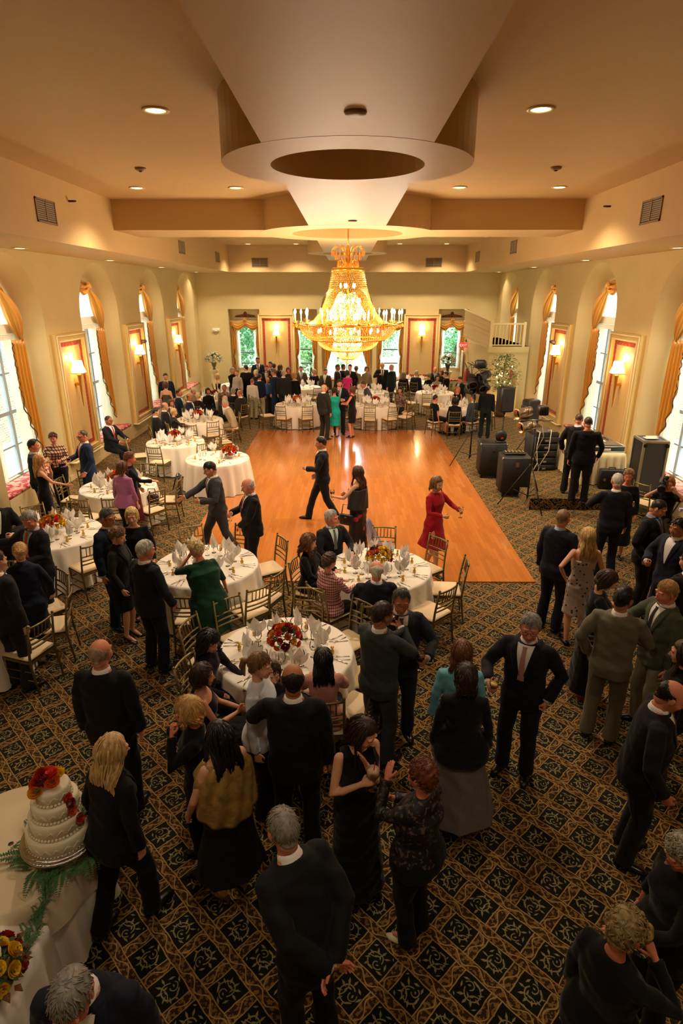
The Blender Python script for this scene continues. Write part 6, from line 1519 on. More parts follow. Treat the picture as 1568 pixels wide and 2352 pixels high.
    if P_.jl:
        bc=P_.bot[1] or P_.top[1]; bm=clothm(bc) if isinstance(bc,str) else bc
        garment(P_.jl,'trousers' if P_.bk=='trousers' else 'skirt',bm,.0028,.6)
    # shoes
    sm=mat('shoe_'+P_.shoes,P_.shoes,.25)
    for sd in (-1,1):
        ft=P_.legs[sd][2]; m_=MB(); sp=R(10)*sd; dr=V(math.sin(sp),math.cos(sp),0)
        if P_.heel:
            m_.tube([ft-dr*.045+V(0,0,-.028),ft+dr*.0+V(0,0,-.050),ft+dr*.08+V(0,0,-.092),ft+dr*.14+V(0,0,-.103),ft+dr*.175+V(0,0,-.106)],[.024,.032,.036,.032,.012],10,flat=.55); m_.tube([ft-dr*.045+V(0,0,-.035),ft-dr*.04+V(0,0,-.115)],[.016,.006],7)
        else: m_.tube([ft-dr*.075+V(0,0,-.052),ft-dr*.03+V(0,0,-.045),ft+dr*.05+V(0,0,-.052),ft+dr*.13+V(0,0,-.06),ft+dr*.19+V(0,0,-.066)],[.028,.042,.046,.042,.018],10,flat=.62); m_.tube([ft-dr*.07+V(0,0,-.078),ft+dr*.05+V(0,0,-.079),ft+dr*.19+V(0,0,-.078)],[.034,.044,.022],8,flat=.18)
        obj('shoe',m_,sm,root)
    B=P_.B
    # jacket front: shirt, collar, tie, lapels projected on to the chest
    if kind=='jacket':
        bv=BVHTree.FromPolygons([tuple(p) for p in P_.jt.v.tolist()],P_.jt.f.tolist() if hasattr(P_.jt.f,'tolist') else P_.jt.f)
        cen=lambda z:B((0,0,z))
        def proj(x,z,off):
            o_=B((x,.30 if P_.fat<1.1 else .36,z)); d=nrm(B((x,0,z))-o_); hit=bv.ray_cast(Vector(o_),Vector(d),.5)
            if hit[0] is None: return proj(x*.94,z-.008,off) if z>1.2 else o_+d*.2
            return np.array(hit[0])-d*off
        zb=1.13 if P_.seat is None else 1.16; shm=mat('shirt_'+P_.shirt,P_.shirt,.7)
        if lod>0 or True:
            nx,nz=(10,14) if lod==2 else (6,8)
            m_=MB()
            def fn(u,v): z=zb+(1.462-zb)*v; hw=.006+.068*v**.9; return proj((u-.5)*2*hw,z,.006+.003*v)
            m_.grid(fn,nx,nz)
            # collar band round the neck
            nk=16; r0=.063 if man else .055; cb=B((0,-.008,1.50)); up=nrm(B((0,-.008,1.53))-B((0,-.008,1.47)))
            rings_=[]
            for (dz_,rr_) in ((-.044,r0+.014),(-.022,r0+.005),(-.002,r0+.001),(.0,r0-.006)):
                rings_.append([cb+up*(dz_-(.012 if math.sin(2*PI*k/nk)>.3 else 0))+Rbx(P_,V(rr_*math.cos(2*PI*k/nk),rr_*1.05*math.sin(2*PI*k/nk),0)) for k in range(nk)])
            m_.rings(rings_,cap=False)
            obj('shirt',m_,shm,root)
        if P_.tie:
            m_=MB(); 
            def fn(u,v): z=zb+(1.455-zb)*v; hw=.016+.014*(1-v)+(.006 if v>.93 else 0); return proj((u-.5)*2*hw,z,.013+.004*(1-abs(u-.5)*2)+(.006 if v>.93 else 0))
            m_.grid(fn,4,nz); obj('necktie',m_,P_.tie if not isinstance(P_.tie,str) else mat('tie_'+P_.tie,P_.tie,.45),root)
        if lod>0:
            m_=MB()
            for sd in (-1,1):
                def fn(u,v,sd=sd):
                    z=zb-.01+(1.47-zb)*v; inner=.004+.070*v**.9; wd=.012+.050*min(1,v*1.5)*(1 if v<.80 else 1-.35*(v-.80)/.2); return proj(sd*(inner+wd*u),z,.008+.004*(1-u))
                m_.grid(fn,4,nz)
            obj('lapels',m_,tm,root,solid=.004)
            # cuffs
            if P_.cuff:
                for sd in (-1,1):
                    s_,e,w_,_,_=P_.arms[sd]; d=nrm(w_-e); m_=MB(); m_.tube([w_-d*.02,w_+d*.012],[.034,.033] if man else [.029,.028],12); obj('shirt_cuff',m_,shm,root)
        if lod==2:
            m_=MB()
            for z in (1.11,1.02): p=proj(.0,z,.004); m_.ell(p,(.010,.006,.010),10,6)
            obj('button',m_,black_m,root)
    if P_.glasses:
        m_=MB()
        for sx in (-1,1):
            pts=[P_.Rh@V(sx*.033+.021*math.cos(t),.098,.006+.015*math.sin(t))+P_.hc for t in np.linspace(0,2*PI,15)]; m_.tube(pts,.0016 if lod==2 else .0026,5,False)
            m_.tube([P_.Rh@V(sx*.054,.096,.008)+P_.hc,P_.Rh@V(sx*.079,.03,.008)+P_.hc,P_.Rh@V(sx*.082,-.02,.0)+P_.hc],.0016 if lod==2 else .0026,5)
        m_.tube([P_.Rh@V(-.012,.099,.010)+P_.hc,P_.Rh@V(.012,.099,.010)+P_.hc],.0018,5); obj('eyeglasses',m_,mat('glasses_frame','#3a3026',.3,.5),root)
    if P_.extra: P_.extra(P_,root)
    P_.root=root
def Rbx(P_,v): return rotm((1,0,0),-R(P_.lean))@v
def world(P_,p):
    c,s_=math.cos(P_.rz),math.sin(P_.rz); q=np.array(p)*P_.sc; return (P_.loc[0]+q[0]*c-q[1]*s_,P_.loc[1]+q[0]*s_+q[1]*c,P_.loc[2]+q[2])
def give_glass(P_,sd,proto,label,cat='glass',stem=True,group=None):
    w_,d,n_,t=P_.hands[sd]; g=w_+d*.085+n_*.034; p=world(P_,g); z=p[2]-(.10 if stem else .06)
    o=proto.copy() if False else dup(proto,(p[0],p[1],z),0,label,group,cat); return o
# ------------------------------------------------------------ the guests (head centre in the photograph, height, facing)
tieR='#a31626'; navy='#181d2e'; blk='#0e0e10'; char='#23252a'; grey='#4a4d50'
floral=pattern2('floral_dress','#161014','#b3243c','spots',6,.5,.28)
lace=pattern2('black_lace','#0d0d0f','#5d4a40','damask',34,.6,.58)
lacew=pattern2('ivory_lace_dress','#b3a193','#2a2024','spots',16,.6,.22)
plaid=pattern2('pink_tweed','#d9a6a0','#6a1f30','grid',26,.8)
checks=pattern2('window_check_knit','#d9a98c','#1a1412','grid',15,.8)
floralbl=pattern2('muted_floral','#8d7462','#4a3a38','damask',18,.7,.5)
goldsh=mat('gold_organza_shawl','#a8894a',.35,.25,noise=(14,.35),bump=(30,.6,.01))
greyd=mat('grey_chiffon','#6d6a66',.6,noise=(20,.2,(8,8,.4)))
scarf=mat('dark_chiffon','#2b2a2b',.6,noise=(30,.3))
RED=WP.o
WineR=Proto(wine_parts('red_wine_glass','#4a0c10',.55)); 
WineW=Proto(wine_parts('white_wine_glass','#e0bf62',.6)); Pina=Proto(wine_parts('cocktail_glass','#f0c8a0',1.,1.15)); 
def straw(P_,root): pass
def bag_on(P_,x,y,z,s_=.12,col=black_m): pass
m_=MB(); m_.tube([(0,0,.10),(.012,.0,.24)],.0035,6); STR=m_.mesh('straw',[mat('straw_red','#d01c24',.4)])
def hold(sd,proto,label,straw=False):
    def f(P_,root):
        w_,d,n_,t=P_.hands[sd]; p=world(P_,w_+d*.085+n_*.030); o=proto.put((p[0],p[1],p[2]-.085),0,label,None,'glass')
        if straw: s_=link('straw',STR,o); 
    return f
def multi(*fs):
    def f(P_,root):
        for g in fs: g(P_,root)
    return f
def shawl(P_,root):
    m_=MB()
    def fn(u,v):
        a=R(-125)+R(250)*u; rx=.215+.03*v; ry=.155+.035*v; z=1.43-.50*v*(.75+.25*math.cos(a*.9)); q=P_.B((rx*math.sin(a)*(.62+.38*min(1,v*3.2)),-ry*math.cos(a)*(.75+.25*min(1,v*3)),z)); f_=.010*math.sin(u*46+v*6); return tuple(q+V(f_*math.sin(a),-f_*math.cos(a),0))
    m_.grid(fn,60,20); obj('shawl',m_,goldsh,root,solid=.004)
def wrap(P_,root):
    m_=MB()
    def fn(u,v):
        a=R(-150)+R(300)*u; q=P_.B(((.20+.02*v)*math.sin(a),-(.145+.03*v)*math.cos(a),1.34-.36*v)); f_=.008*math.sin(u*40+v*5); return tuple(q+V(f_*math.sin(a),-f_*math.cos(a),0))
    m_.grid(fn,54,14); obj('wrap',m_,scarf,root,solid=.004)
def train(P_,root):
    m_=MB()
    def fn(u,v): return ((u-.5)*(.16+.45*v)+.16,-.12-.22*v+.015*math.sin(u*22),.72-.66*v)
    m_.grid(fn,20,12); obj('scarf_tail',m_,mat('lilac_chiffon','#a79bb8',.5),root,solid=.003)
def handbag(x,y,z,label,col='#0f0f10',w_=.26,h_=.2):
    def f(P_,root):
        p=world(P_,V(x,y,z)); th=thing('handbag',label,'handbag',p,P_.rz); m_=MB(); m_.rbox(-.035,-w_/2,0,.035,w_/2,h_,.02); obj('bag_body',m_,mat('leather_'+col,col,.4),th); m_=MB(); m_.tube([(0,-w_*.35,h_),(0,-w_*.25,h_+.17),(0,w_*.25,h_+.17),(0,w_*.35,h_)],.008,6); obj('strap',m_,mat('leather_'+col),th)
        m_=MB(); m_.box(-.04,-.02,h_*.7,.04,.02,h_*.8); obj('clasp',m_,gilt_m,th,False)
    return f
def watch(sd):
    def f(P_,root):
        w_,d,n_,t=P_.hands[sd]; m_=MB(); m_.tube([w_-d*.035,w_-d*.012],.028,14); m_.ell(w_-d*.022-n_*.026,(.015,.012,.015),10,6); obj('wristwatch',m_,gilt_m,root)
    return f
def square(P_,root):
    p=P_.B((-.105,.145,1.30)); m_=MB(); m_.add([p+V(-.02,.02,-.005),p+V(.02,.015,-.005),p+V(.018,.018,.018),p+V(0,.022,.024),p+V(-.018,.022,.016)],[(0,1,2,3,4)]); obj('pocket_square',m_,napkin_m,root,False,solid=.003)
def vcam(P_,root):
    c=world(P_,P_.hc+V(.08,.14,.03)); th=thing('video_camera','black shoulder video camera aimed left at the right edge of the hall','camera',c,P_.rz); m_=MB(); m_.rbox(-.06,-.18,-.07,.06,.16,.08,.02); obj('camera_body',m_,black_m,th)
    m_=MB(); m_.lathe([(.045,0),(.05,.14),(.06,.15),(.06,.2),(.045,.2)],16); m_.v=[(x,.15+z,y) for x,y,z in m_.v]; obj('lens_barrel',m_,black_m,th); m_=MB(); m_.tube([(0,-.1,.08),(0,-.05,.15),(0,.1,.15),(0,.14,.08)],.012,8); obj('handle',m_,black_m,th)
    m_=MB(); m_.tube([(-.04,.1,.1),(-.04,.22,.16)],.018,8); m_.ell((-.04,.24,.17),(.035,.035,.035),10,8); obj('microphone',m_,mat('mic_blue','#26303f',.8),th)
J=lambda c:('jacket',c)
p=person
# foreground
p(165,2292,1.78,175,'person bent forward at the bottom left corner, short grey hair, dark suit',top=J(navy),hair=('short','#8f8a82'),skin='rosy',lean=12,pitch=30,lod=2)
p(650,1905,1.80,-40,'person with grey hair and dark suit, hands clasped behind the back',top=J('#15171c'),hair=('short','#8a8478'),L='back',Rr='back',lean=24,pitch=6,yaw=10,lod=2,skin='rosy')
p(262,1722,1.70,28,'person in black with long straight blonde hair beside the wedding cake',sex='f',top=J(blk),bot=('trousers',blk),hair=('long','#c8a56a'),hlen=.26,lean=10,pitch=6,stride=.35,yaw=20,lod=2,shirt='#0e0e10',cuff=False)
p(500,1690,1.68,-42,'person with long black hair wearing a gold shawl over a black skirt',sex='f',top=('tank',blk,0,.93),bot=('skirt',blk,.38,.10),hair=('long','#0f0d0d'),hlen=.28,L='relax',yaw=-15,lod=2,shoes='#6a4a34',extra=shawl,skin='fair',neck=1.40,fat=1.05)
p(430,1635,1.66,-105,'person with a blonde bob and black top holding a hand to the mouth',sex='f',top=('knit',blk),bot=('trousers',blk),hair=('bob','#c49a5a'),L='chin',Rr='chin',lod=2,pitch=14,skin='rosy')
p(672,1560,1.84,0,'person seen from behind in a dark suit with a bald crown pointing left',top=J('#13141a'),hair=('bald','#1c1a19'),L=((.33,.36,1.10),'flat'),Rr='down',lod=2,skin='tan',yaw=-8,fat=1.08)
p(598,1530,1.70,100,'person in a white chef style blouse and black trousers with tied brown hair',sex='f',top=('shirt','#dfe3ee',1.,.84),bot=('trousers',blk),hair=('pony','#7a5630'),lod=2,pitch=6,yaw=0,skin='fair',Rr='down',L='down')
p(836,1683,1.70,150,'person in a sleeveless black gown holding a creamy cocktail, long brown hair',sex='f',top=('dress','#0c0c0e',0,.06,.07),hair=('long','#2e1c14'),hlen=.26,Rr=((.08,.18,1.27),'grip'),L=((-.02,.15,1.40),'flat'),yaw=-22,pitch=26,lod=2,neck=1.42,extra=hold(1,Pina,'creamy cocktail with a red straw held by the person in the black gown',True))
p(966,1782,1.64,-50,'person with curly auburn hair, black lace top and white heeled shoes',sex='f',top=('knit',lace),bot=('trousers','#0c1012'),hair=('curlyshort','#6b3218'),L=((.03,.28,1.42),'flat'),Rr=((.05,.27,1.2),'fist'),lod=2,shoes='#e8dcae',heel=True,fat=1.28,skin='rosy',pitch=2,extra=watch(-1))
p(1070,1555,1.66,4,'person in a black jacket and grey skirt seen from behind, straight brown hair',sex='f',top=('knit','#101012',1.,.80),bot=('skirt',greyd,.18,.16),hair=('bob','#2c1e18'),hlen=.10,lod=2,fat=1.1)
p(1060,1497,1.66,8,'person in a sky blue blouse with brown hair tied back',sex='f',top=('knit','#6fb3c4'),bot=('trousers',blk),hair=('long','#6a3c20'),hlen=.14,lod=2)
p(1217,1442,1.80,-148,'smiling person with grey hair, glasses and pink tie, holding a glass',top=J('#17151f'),tie='#b5857c',hair=('short','#8f8b86'),skin='rosy',glasses=True,Rr='holdout',L='pocket',lod=2,pitch=6,yaw=-12,lean=4,extra=hold(1,WineW,'glass of white wine held by the person with the pink tie'))
p(879,1412,1.80,40,'person in a grey suit seen from behind raising a dark drink, arms folded',top=J('#3a3f3f'),hair=('short','#3a2a20'),Rr='glasshi',L='cross',lod=2,yaw=18,skin='tan',extra=hold(1,WineR,'dark drink held high by the person in the grey suit'))
p(921,1381,1.76,178,'heavy set person with glasses and grey hair facing the camera, open dark suit',top=J('#23262c'),tie='#4a3440',shirt='#d9c2ae',hair=('receding','#4a4642'),skin='tan',glasses=True,L='holdout',Rr='relax',lod=2,pitch=10,fat=1.12,extra=hold(-1,WineR,'short dark drink held by the person with glasses facing the camera'))
p(742,1513,1.64,-4,'seated person in a pink blouse with long black hair',sex='f',top=('blouse','#cf8f7c',.5,.86),bot=('skirt',blk,.45),hair=('long','#0d0b0b'),hlen=.20,L='table',Rr='table',seat=.47,lod=2,skin='mid',neck=1.43)
p(482,1474,1.66,108,'seated person with dark curly hair leaning towards the nearest table',sex='f',top=('knit','#1c161c'),bot=('skirt',blk,.45),hair=('longcurly','#1c1210'),hlen=.14,L='table',Rr='lap',seat=.47,lod=2,pitch=22,lean=8,yaw=10)
p(468,1552,1.66,75,'seated person in a thin strapped black dress clapping, brown bobbed hair',sex='f',top=('dress','#0e0d0f',0,.5),hair=('bob','#33201a'),L=((.03,.33,1.16),'flat'),Rr=((.03,.30,1.14),'flat'),seat=.47,lod=2,neck=1.37,skin='mid')
p(632,1560,1.64,150,'seated person in black half hidden behind the white blouse',sex='f',top=('knit','#141114'),bot=('skirt',blk,.45),hair=('bob','#3a2218'),L='lap',Rr='lap',seat=.47,lod=1)
p(232,1500,1.80,3,'person with a balding head seen from behind in a black suit, left side',top=J('#100f10'),hair=('bald','#a08a72'),skin='rosy',lod=2,yaw=4,pitch=6)
# left trio and silver hair
p(262,1187,1.78,110,'person with grey hair, glasses and navy suit behind the curly haired one',top=J('#16202f'),tie='#2a3444',hair=('short','#4a4a4a'),glasses=True,skin='tan',lod=1)
p(293,1190,1.66,168,'person with short blonde hair in a black dress smiling in the left group',sex='f',top=('dress',blk,1.,.45),hair=('bob','#d8b878'),L='relax',Rr='front',lod=1,neck=1.42)
p(272,1232,1.66,98,'person with curly brown hair in a black skirt suit, left group',sex='f',top=J('#121212'),bot=('skirt','#101010',.52,.0),hair=('curlyshort','#7a5a34'),shirt='#101010',cuff=False,lod=2,Rr='relax',pitch=14)
p(335,1264,1.76,32,'person with silver hair and navy suit seen from behind in the left group',top=J('#171b28'),hair=('short','#c4c0b6'),skin='rosy',lod=2,yaw=22,Rr='relax')
p(449,1262,1.66,-42,'person in a dark green dress with curly blonde hair leaning over a table',sex='f',top=('dress','#0d3a26',.6,.50,.05),hair=('curlyshort','#dcc48a'),L='face',Rr='relax',lean=22,pitch=12,yaw=-15,fat=1.45,lod=2,skin='rosy',neck=1.44,shoes='#2a2a2a')
# left edge
p(68,1195,1.80,-155,'person with grey hair and bright red tie reaching out an arm, left side',top=J('#15151e'),tie='#d0142a',shirt='#9fb6cc',hair=('short','#a39c94'),skin='rosy',Rr='side',L='hold',lod=2,pitch=14,yaw=-25)
p(47,1268,1.66,-22,'person with a blonde chignon and navy suit at the left edge',sex='f',top=J('#141c30'),bot=('skirt','#101626',.42,.02),hair=('updo','#c09a5e'),cuff=False,L='front',Rr='relax',lod=2,pitch=10,shirt='#141c30')
p(-14,1287,1.80,25,'person in a dark grey suit cut by the left edge of the picture',top=J('#26262a'),hair=('short','#3a3028'),lod=1)
p(-18,1150,1.78,140,'person in a dark suit with one shoulder showing at the left edge',top=J('#121218'),hair=('short','#2a2420'),lod=1,L='hold')
p(281,1073,1.66,22,'person in a mauve satin blouse with brown shoulder length hair',sex='f',top=('blouse',mat('mauve_satin','#a05a8c',.4,sheen=.2,bump=(14,.3,.01)),.85,.84),bot=('trousers',blk),hair=('long','#5a3420'),hlen=.10,fat=1.15,lod=1)
p(299,1053,1.68,72,'person with short brown hair, navy cardigan and dark red skirt',sex='f',top=('knit','#11131f'),bot=('skirt','#5a1020',.35,.03),hair=('curlyshort','#6a3e20'),L='relax',Rr='table',lod=1,skin='rosy')
p(78,1024,1.80,72,'person with dark receding hair and navy suit by the left window',top=J('#1a3048'),hair=('receding','#1e1a18'),lod=1,skin='rosy',L='relax')
p(93,1058,1.66,60,'person with long straight blonde hair in a strapless black dress',sex='f',top=('dress','#121212',0,.60,.0),hair=('long','#c89a5a'),hlen=.30,L='chin',Rr=((.24,.38,1.12),'flat'),lod=1,neck=1.31)
p(122,1007,1.66,165,'person in a brown and cream checked knit top by the left window',sex='f',top=('knit',checks),bot=('trousers','#141214'),hair=('curlyshort','#5c3020'),Rr='hold',L='hold',fat=1.15,lod=1,skin='rosy')
p(189,1002,1.80,-130,'person with short hair, glasses, navy suit and red tie under the sconce',top=J('#1d2a4a'),tie='#d0203a',hair=('crop','#4a3424'),glasses=True,Rr='hold',L='relax',lod=1,skin='rosy',yaw=-20,extra=hold(1,WineR,'small dark glass held by the person with the red tie under the sconce'))
p(250,966,1.80,112,'person in a dark suit and red tie sitting on the left window seat',top=J('#13151c'),tie='#b01a22',hair=('crop','#1a1614'),glasses=True,skin='tan',seat=.53,Rr=((.15,.42,1.12),'flat'),L=((.15,.42,1.12),'grip'),lod=1)
p(481,1078,1.80,-118,'person in a grey suit striding left past the small table',top=J('#3c4044'),tie='#6a2026',hair=('short','#1e1814'),Rr='reach',L='hold',stride=.55,lod=2,skin='mid',pitch=16,lean=5)
p(568,1117,1.76,-112,'bald person in a black suit with red tie at the dance floor corner',top=J('#141416'),tie='#8a1420',hair=('bald','#c9c2b4'),Rr='hold',L='front',lod=2,skin='rosy',pitch=18,fat=1.1,extra=multi(square,hold(1,WP,'nearly empty glass held by the bald person at the dance floor corner')))
p(736,1018,1.80,-92,'person in a dark suit walking left across the dance floor',top=J('#1a1c22'),hair=('short','#1c1512'),Rr='relax',L='hold',stride=.60,lod=1,skin='mid')
p(819,1086,1.72,-62,'person with long brown hair, sheer wrap and floral gown on the dance floor',sex='f',top=('dress',floral,0,.06,.06),hair=('long','#4a2a18'),hlen=.26,L='holdout',Rr='hold',lod=1,neck=1.38,extra=multi(wrap,train,hold(-1,WineR,'red drink held by the person in the floral gown'),handbag(-.27,.08,.72,'small black handbag hanging from the person in the floral gown')))
p(1004,1112,1.70,140,'person in a long sleeved red dress crossing the dance floor',sex='f',top=('dress','#a1121e',1.,.50,.02),hair=('bob','#7a5634'),hlen=.09,L='holdout',Rr='hold',stride=.35,lod=1,neck=1.45,skin='fair',extra=hold(-1,WP,'clear glass held by the person in the red dress'))
p(762,1190,1.78,150,'seated person with white hair, dark suit and pale tie at the rose table',top=J('#15161a'),tie='#57655c',shirt='#cfe0d8',hair=('receding','#b5b1a8'),skin='rosy',L='table',Rr='lap',seat=.47,lod=2,yaw=-40,pitch=2)
p(711,1246,1.64,110,'seated person with long frizzy brown hair in black at the rose table',sex='f',top=('knit',blk),bot=('skirt',blk,.45),hair=('longcurly','#70482c'),hlen=.16,L='table',Rr='lap',seat=.47,lod=2,fat=1.1)
p(757,1290,1.64,48,'seated person in a pink tweed jacket with short brown hair',sex='f',top=('knit',plaid,1.,.84),bot=('trousers','#1c1c22'),hair=('curlyshort','#4c3222'),L='table',Rr='table',seat=.47,lod=2,fat=1.2)
p(864,1310,1.76,-2,'seated bald person with a white fringe and navy suit, back to the camera',top=J('#1a1e2c'),hair=('bald','#d9d4c8'),skin='rosy',L='table',Rr='table',seat=.47,lod=2,fat=1.2)
# right side
p(1293,1190,1.80,48,'young person with short sandy hair and navy suit beside the lace dress',top=J('#171827'),shirt='#a9c4d8',hair=('crop','#8a6a44'),lod=2,L='down',Rr='relax',skin='rosy')
p(1350,1232,1.70,6,'person with long blonde hair in a strapless black and ivory lace dress',sex='f',top=('dress',lacew,0,.50,.03),hair=('long','#c9a468'),hlen=.26,L=((.22,-.02,1.02),'relax'),Rr='relax',lod=2,neck=1.29,yaw=15,shoes='#121212')
p(1394,1334,1.66,105,'person in a long black short sleeved dress looking into a glass',sex='f',top=('dress','#0b0b0d',.32,.14,.06),hair=('bob','#3c2418'),L='table',Rr='high',lod=2,fat=1.15,pitch=34,neck=1.43,shoes='#a01018',extra=multi(hold(1,WP,'clear glass held by the person in the long black dress'),handbag(.24,-.04,.78,'black clutch bag on the arm of the person in the long black dress')))
p(1432,1376,1.80,32,'person in a beige suit with black hair seen from behind',top=J('#6f6a58'),hair=('short','#14110f'),lod=2,Rr='hold',L='pocket',skin='tan',yaw=20)
p(1530,1361,1.78,-98,'person with sandy hair and olive tweed jacket holding white wine',top=J('#4f5440'),tie='#1c2030',bot=('trousers','#7d7660'),hair=('short','#b58a50'),skin='rosy',Rr='holdout',L='down',lod=2,pitch=10,extra=hold(1,WineW,'glass of white wine held by the person in the olive jacket'))
p(1513,1168,1.80,135,'person in a black suit with blue shirt looking down, right side',top=J('#131417'),tie='#26304e',shirt='#7f9ad0',hair=('crop','#15110f'),skin='mid',L='front',Rr='pocket',lod=2,pitch=26,fat=1.1)
p(1556,1212,1.78,-112,'person with black hair and navy suit facing the blue shirt',top=J('#1a2032'),hair=('short','#14100e'),skin='tan',Rr='hold',lod=1)
p(1582,1290,1.80,-15,'person in a dark brown suit cut by the right edge',top=J('#1a1613'),hair=('short','#2a201a'),lod=1,fat=1.1)
p(1566,1500,1.66,-60,'person with long dark brown hair at the right edge behind the bald one',sex='f',top=('knit',blk),bot=('trousers',blk),hair=('long','#3a2418'),hlen=.22,lod=1)
p(1543,1600,1.78,112,'person with a bald crown, black suit and patterned tie at the right edge',top=J('#16161a'),tie='#6a4850',hair=('bald','#14110f'),skin='rosy',L='relax',Rr='relax',lod=2,pitch=22,fat=1.12,lean=5)
p(1417,1106,1.80,6,'person with silver hair and navy suit seen from behind, talking by the platform',top=J('#181a26'),hair=('short','#c9c4ba'),L='holdout',Rr='down',lod=1,yaw=12,skin='rosy',extra=hold(-1,WineR,'drink held by the person with silver hair by the platform'))
p(1443,1094,1.64,-150,'person with curly grey blonde hair in a black dress by the platform',sex='f',top=('dress','#101012',1.,.28,.05),hair=('curlyshort','#9a7a50'),skin='rosy',lod=1,neck=1.42)
p(1535,1112,1.68,-150,'person with blonde hair filming with a shoulder camera at the right',sex='f',top=('knit','#121214',.25),bot=('trousers','#4a4a38'),hair=('bob','#b07a40'),hlen=.1,L='cam',Rr='cam',lod=1,extra=vcam)
p(1350,972,1.86,14,'large person in black seen from behind at the disc jockey table',top=('knit','#0f1012',1.,.84),bot=('trousers','#131316'),hair=('crop','#3a2418'),skin='rosy',lod=1,fat=1.18,zoff=.26,pitch=24,Rr='relax')
p(1329,964,1.80,24,'person in a dark suit beside the large one at the disc jockey table',top=J('#141418'),hair=('crop','#4a3020'),skin='rosy',lod=1,zoff=.26,pitch=26,L='relax')
p(1437,2140,1.62,62,'person with wavy grey blonde hair sipping from a glass, bottom right',sex='f',top=('knit','#0e0f12',1.,.80),bot=('trousers',blk),hair=('curlyshort','#8a7448'),skin='rosy',Rr=((.10,.20,1.40),'grip'),L='down',lod=2,pitch=20,fat=1.12,extra=hold(1,WineW,'glass of amber wine held by the person sipping at the bottom right'))
p(1566,1962,1.64,-95,'person in black with grey hair and glasses at the right edge',sex='f',top=('knit','#0d0d0f',.8,.80),bot=('trousers',blk),hair=('curlyshort','#a39c84'),glasses=True,skin='rosy',L='table',Rr='down',lod=2,pitch=20,fat=1.1,extra=watch(-1))
# turquoise group at the far edge of the dance floor
p(745,892,1.78,40,'person with a bald head and charcoal suit left of the turquoise dress',top=J('#22231f'),hair=('bald','#b5aa98'),skin='rosy',lod=1,yaw=10)
p(768,899,1.62,2,'person in a turquoise dress seen from behind at the dance floor edge',sex='f',top=('dress','#15a292',.35,.42,.0),hair=('curlyshort','#3a1c14'),L='hold',Rr='chin',lod=1,fat=1.2,neck=1.44)
p(779,881,1.84,178,'tall young person in a dark suit facing the turquoise dress',top=J('#15161c'),shirt='#a9bcd6',tie='#8a8f7c',hair=('short','#2a1810'),Rr='chin',L='hold',lod=1,pitch=14,skin='rosy')
p(807,896,1.68,-70,'person in a sleeveless black dress right of the turquoise dress',sex='f',top=('dress','#121212',0,.52,.0),hair=('long','#5a3420'),hlen=.08,L='hold',Rr='hold',lod=1,neck=1.42,skin='rosy')
F=lambda *a,**k:p(*a,lod=0,**k)
# far left party
F(380,866,1.80,160,'person in a navy suit standing by the third left window',top=J('#14233c'),hair=('short','#201814'))
F(381,885,1.68,0,'person in a strapless top and long black skirt by the left window',sex='f',top=('tank','#5a5048',0,.93),bot=('skirt',blk,.10,.06),hair=('bob','#5a3020'),neck=1.30)
F(372,945,1.76,60,'seated dark haired person in black nearest the left window',top=J('#16161a'),hair=('short','#2a2220'),seat=.47)
F(390,948,1.62,60,'seated person with short blonde hair and dark patterned top',sex='f',top=('knit',lace),bot=('skirt',blk,.45),hair=('curlyshort','#d0aa70'),seat=.47,L='table',Rr='table')
F(387,933,1.76,75,'seated balding person behind the blonde one at the crowded table',top=J('#1c1c20'),hair=('bald','#6a625a'),seat=.47)
F(418,929,1.64,140,'seated person with brown bobbed hair and grey jacket, crowded table',sex='f',top=J('#3a3634'),bot=('skirt',blk,.45),hair=('bob','#5a3a22'),seat=.47,skin='rosy')
F(471,926,1.78,200,'seated person with a white beard and dark suit, crowded table',top=J('#221c20'),hair=('receding','#b0a8a0'),seat=.47,skin='rosy')
F(515,927,1.78,-105,'seated person with grey hair in a cream jacket leaning forward',top=J('#b7a584'),tie='#5a4a6a',hair=('short','#a8a298'),seat=.47,lean=20,skin='rosy',bot=('trousers','#8a7458'))
F(411,903,1.76,95,'seated person with dark receding hair and blue suit, far left table',top=J('#1c2c46'),hair=('receding','#1c1815'),seat=.47,skin='rosy')
F(436,913,1.76,90,'seated bald person in a blue suit at the far left table',top=J('#17233a'),hair=('bald','#4a4440'),seat=.47,skin='tan')
F(448,899,1.64,120,'seated person with pale grey hair behind the far left table',sex='f',top=('knit','#8a8078'),bot=('skirt',blk,.45),hair=('curlyshort','#c9c4b8'),seat=.47)
F(455,910,1.62,20,'seated person with blonde grey hair and plum top, far left table',sex='f',top=('knit','#2a1620'),bot=('skirt',blk,.45),hair=('curlyshort','#cdb88c'),seat=.47)
F(475,899,1.64,150,'seated person with short dark hair and black cardigan, far left table',sex='f',top=('knit',blk),bot=('skirt',blk,.45),hair=('bob','#1c1210'),seat=.47,skin='rosy')
F(514,891,1.76,180,'seated person in a mottled grey shirt at the far left table',top=('shirt',floralbl),hair=('crop','#1a1412'),seat=.47,skin='tan')
F(536,899,1.76,-15,'seated person with grey hair and black suit, back to the camera',top=J('#16161e'),hair=('short','#8a8680'),seat=.47)
F(549,903,1.76,-55,'seated bald red faced person in a dark olive suit',top=J('#25261e'),hair=('bald','#8a6a5a'),seat=.47,skin='rosy',fat=1.1)
F(500,865,1.64,80,'seated blonde person in a strapless dress in the far left corner',sex='f',top=('dress',blk,0,.5),hair=('bob','#cfa868'),seat=.47,neck=1.31)
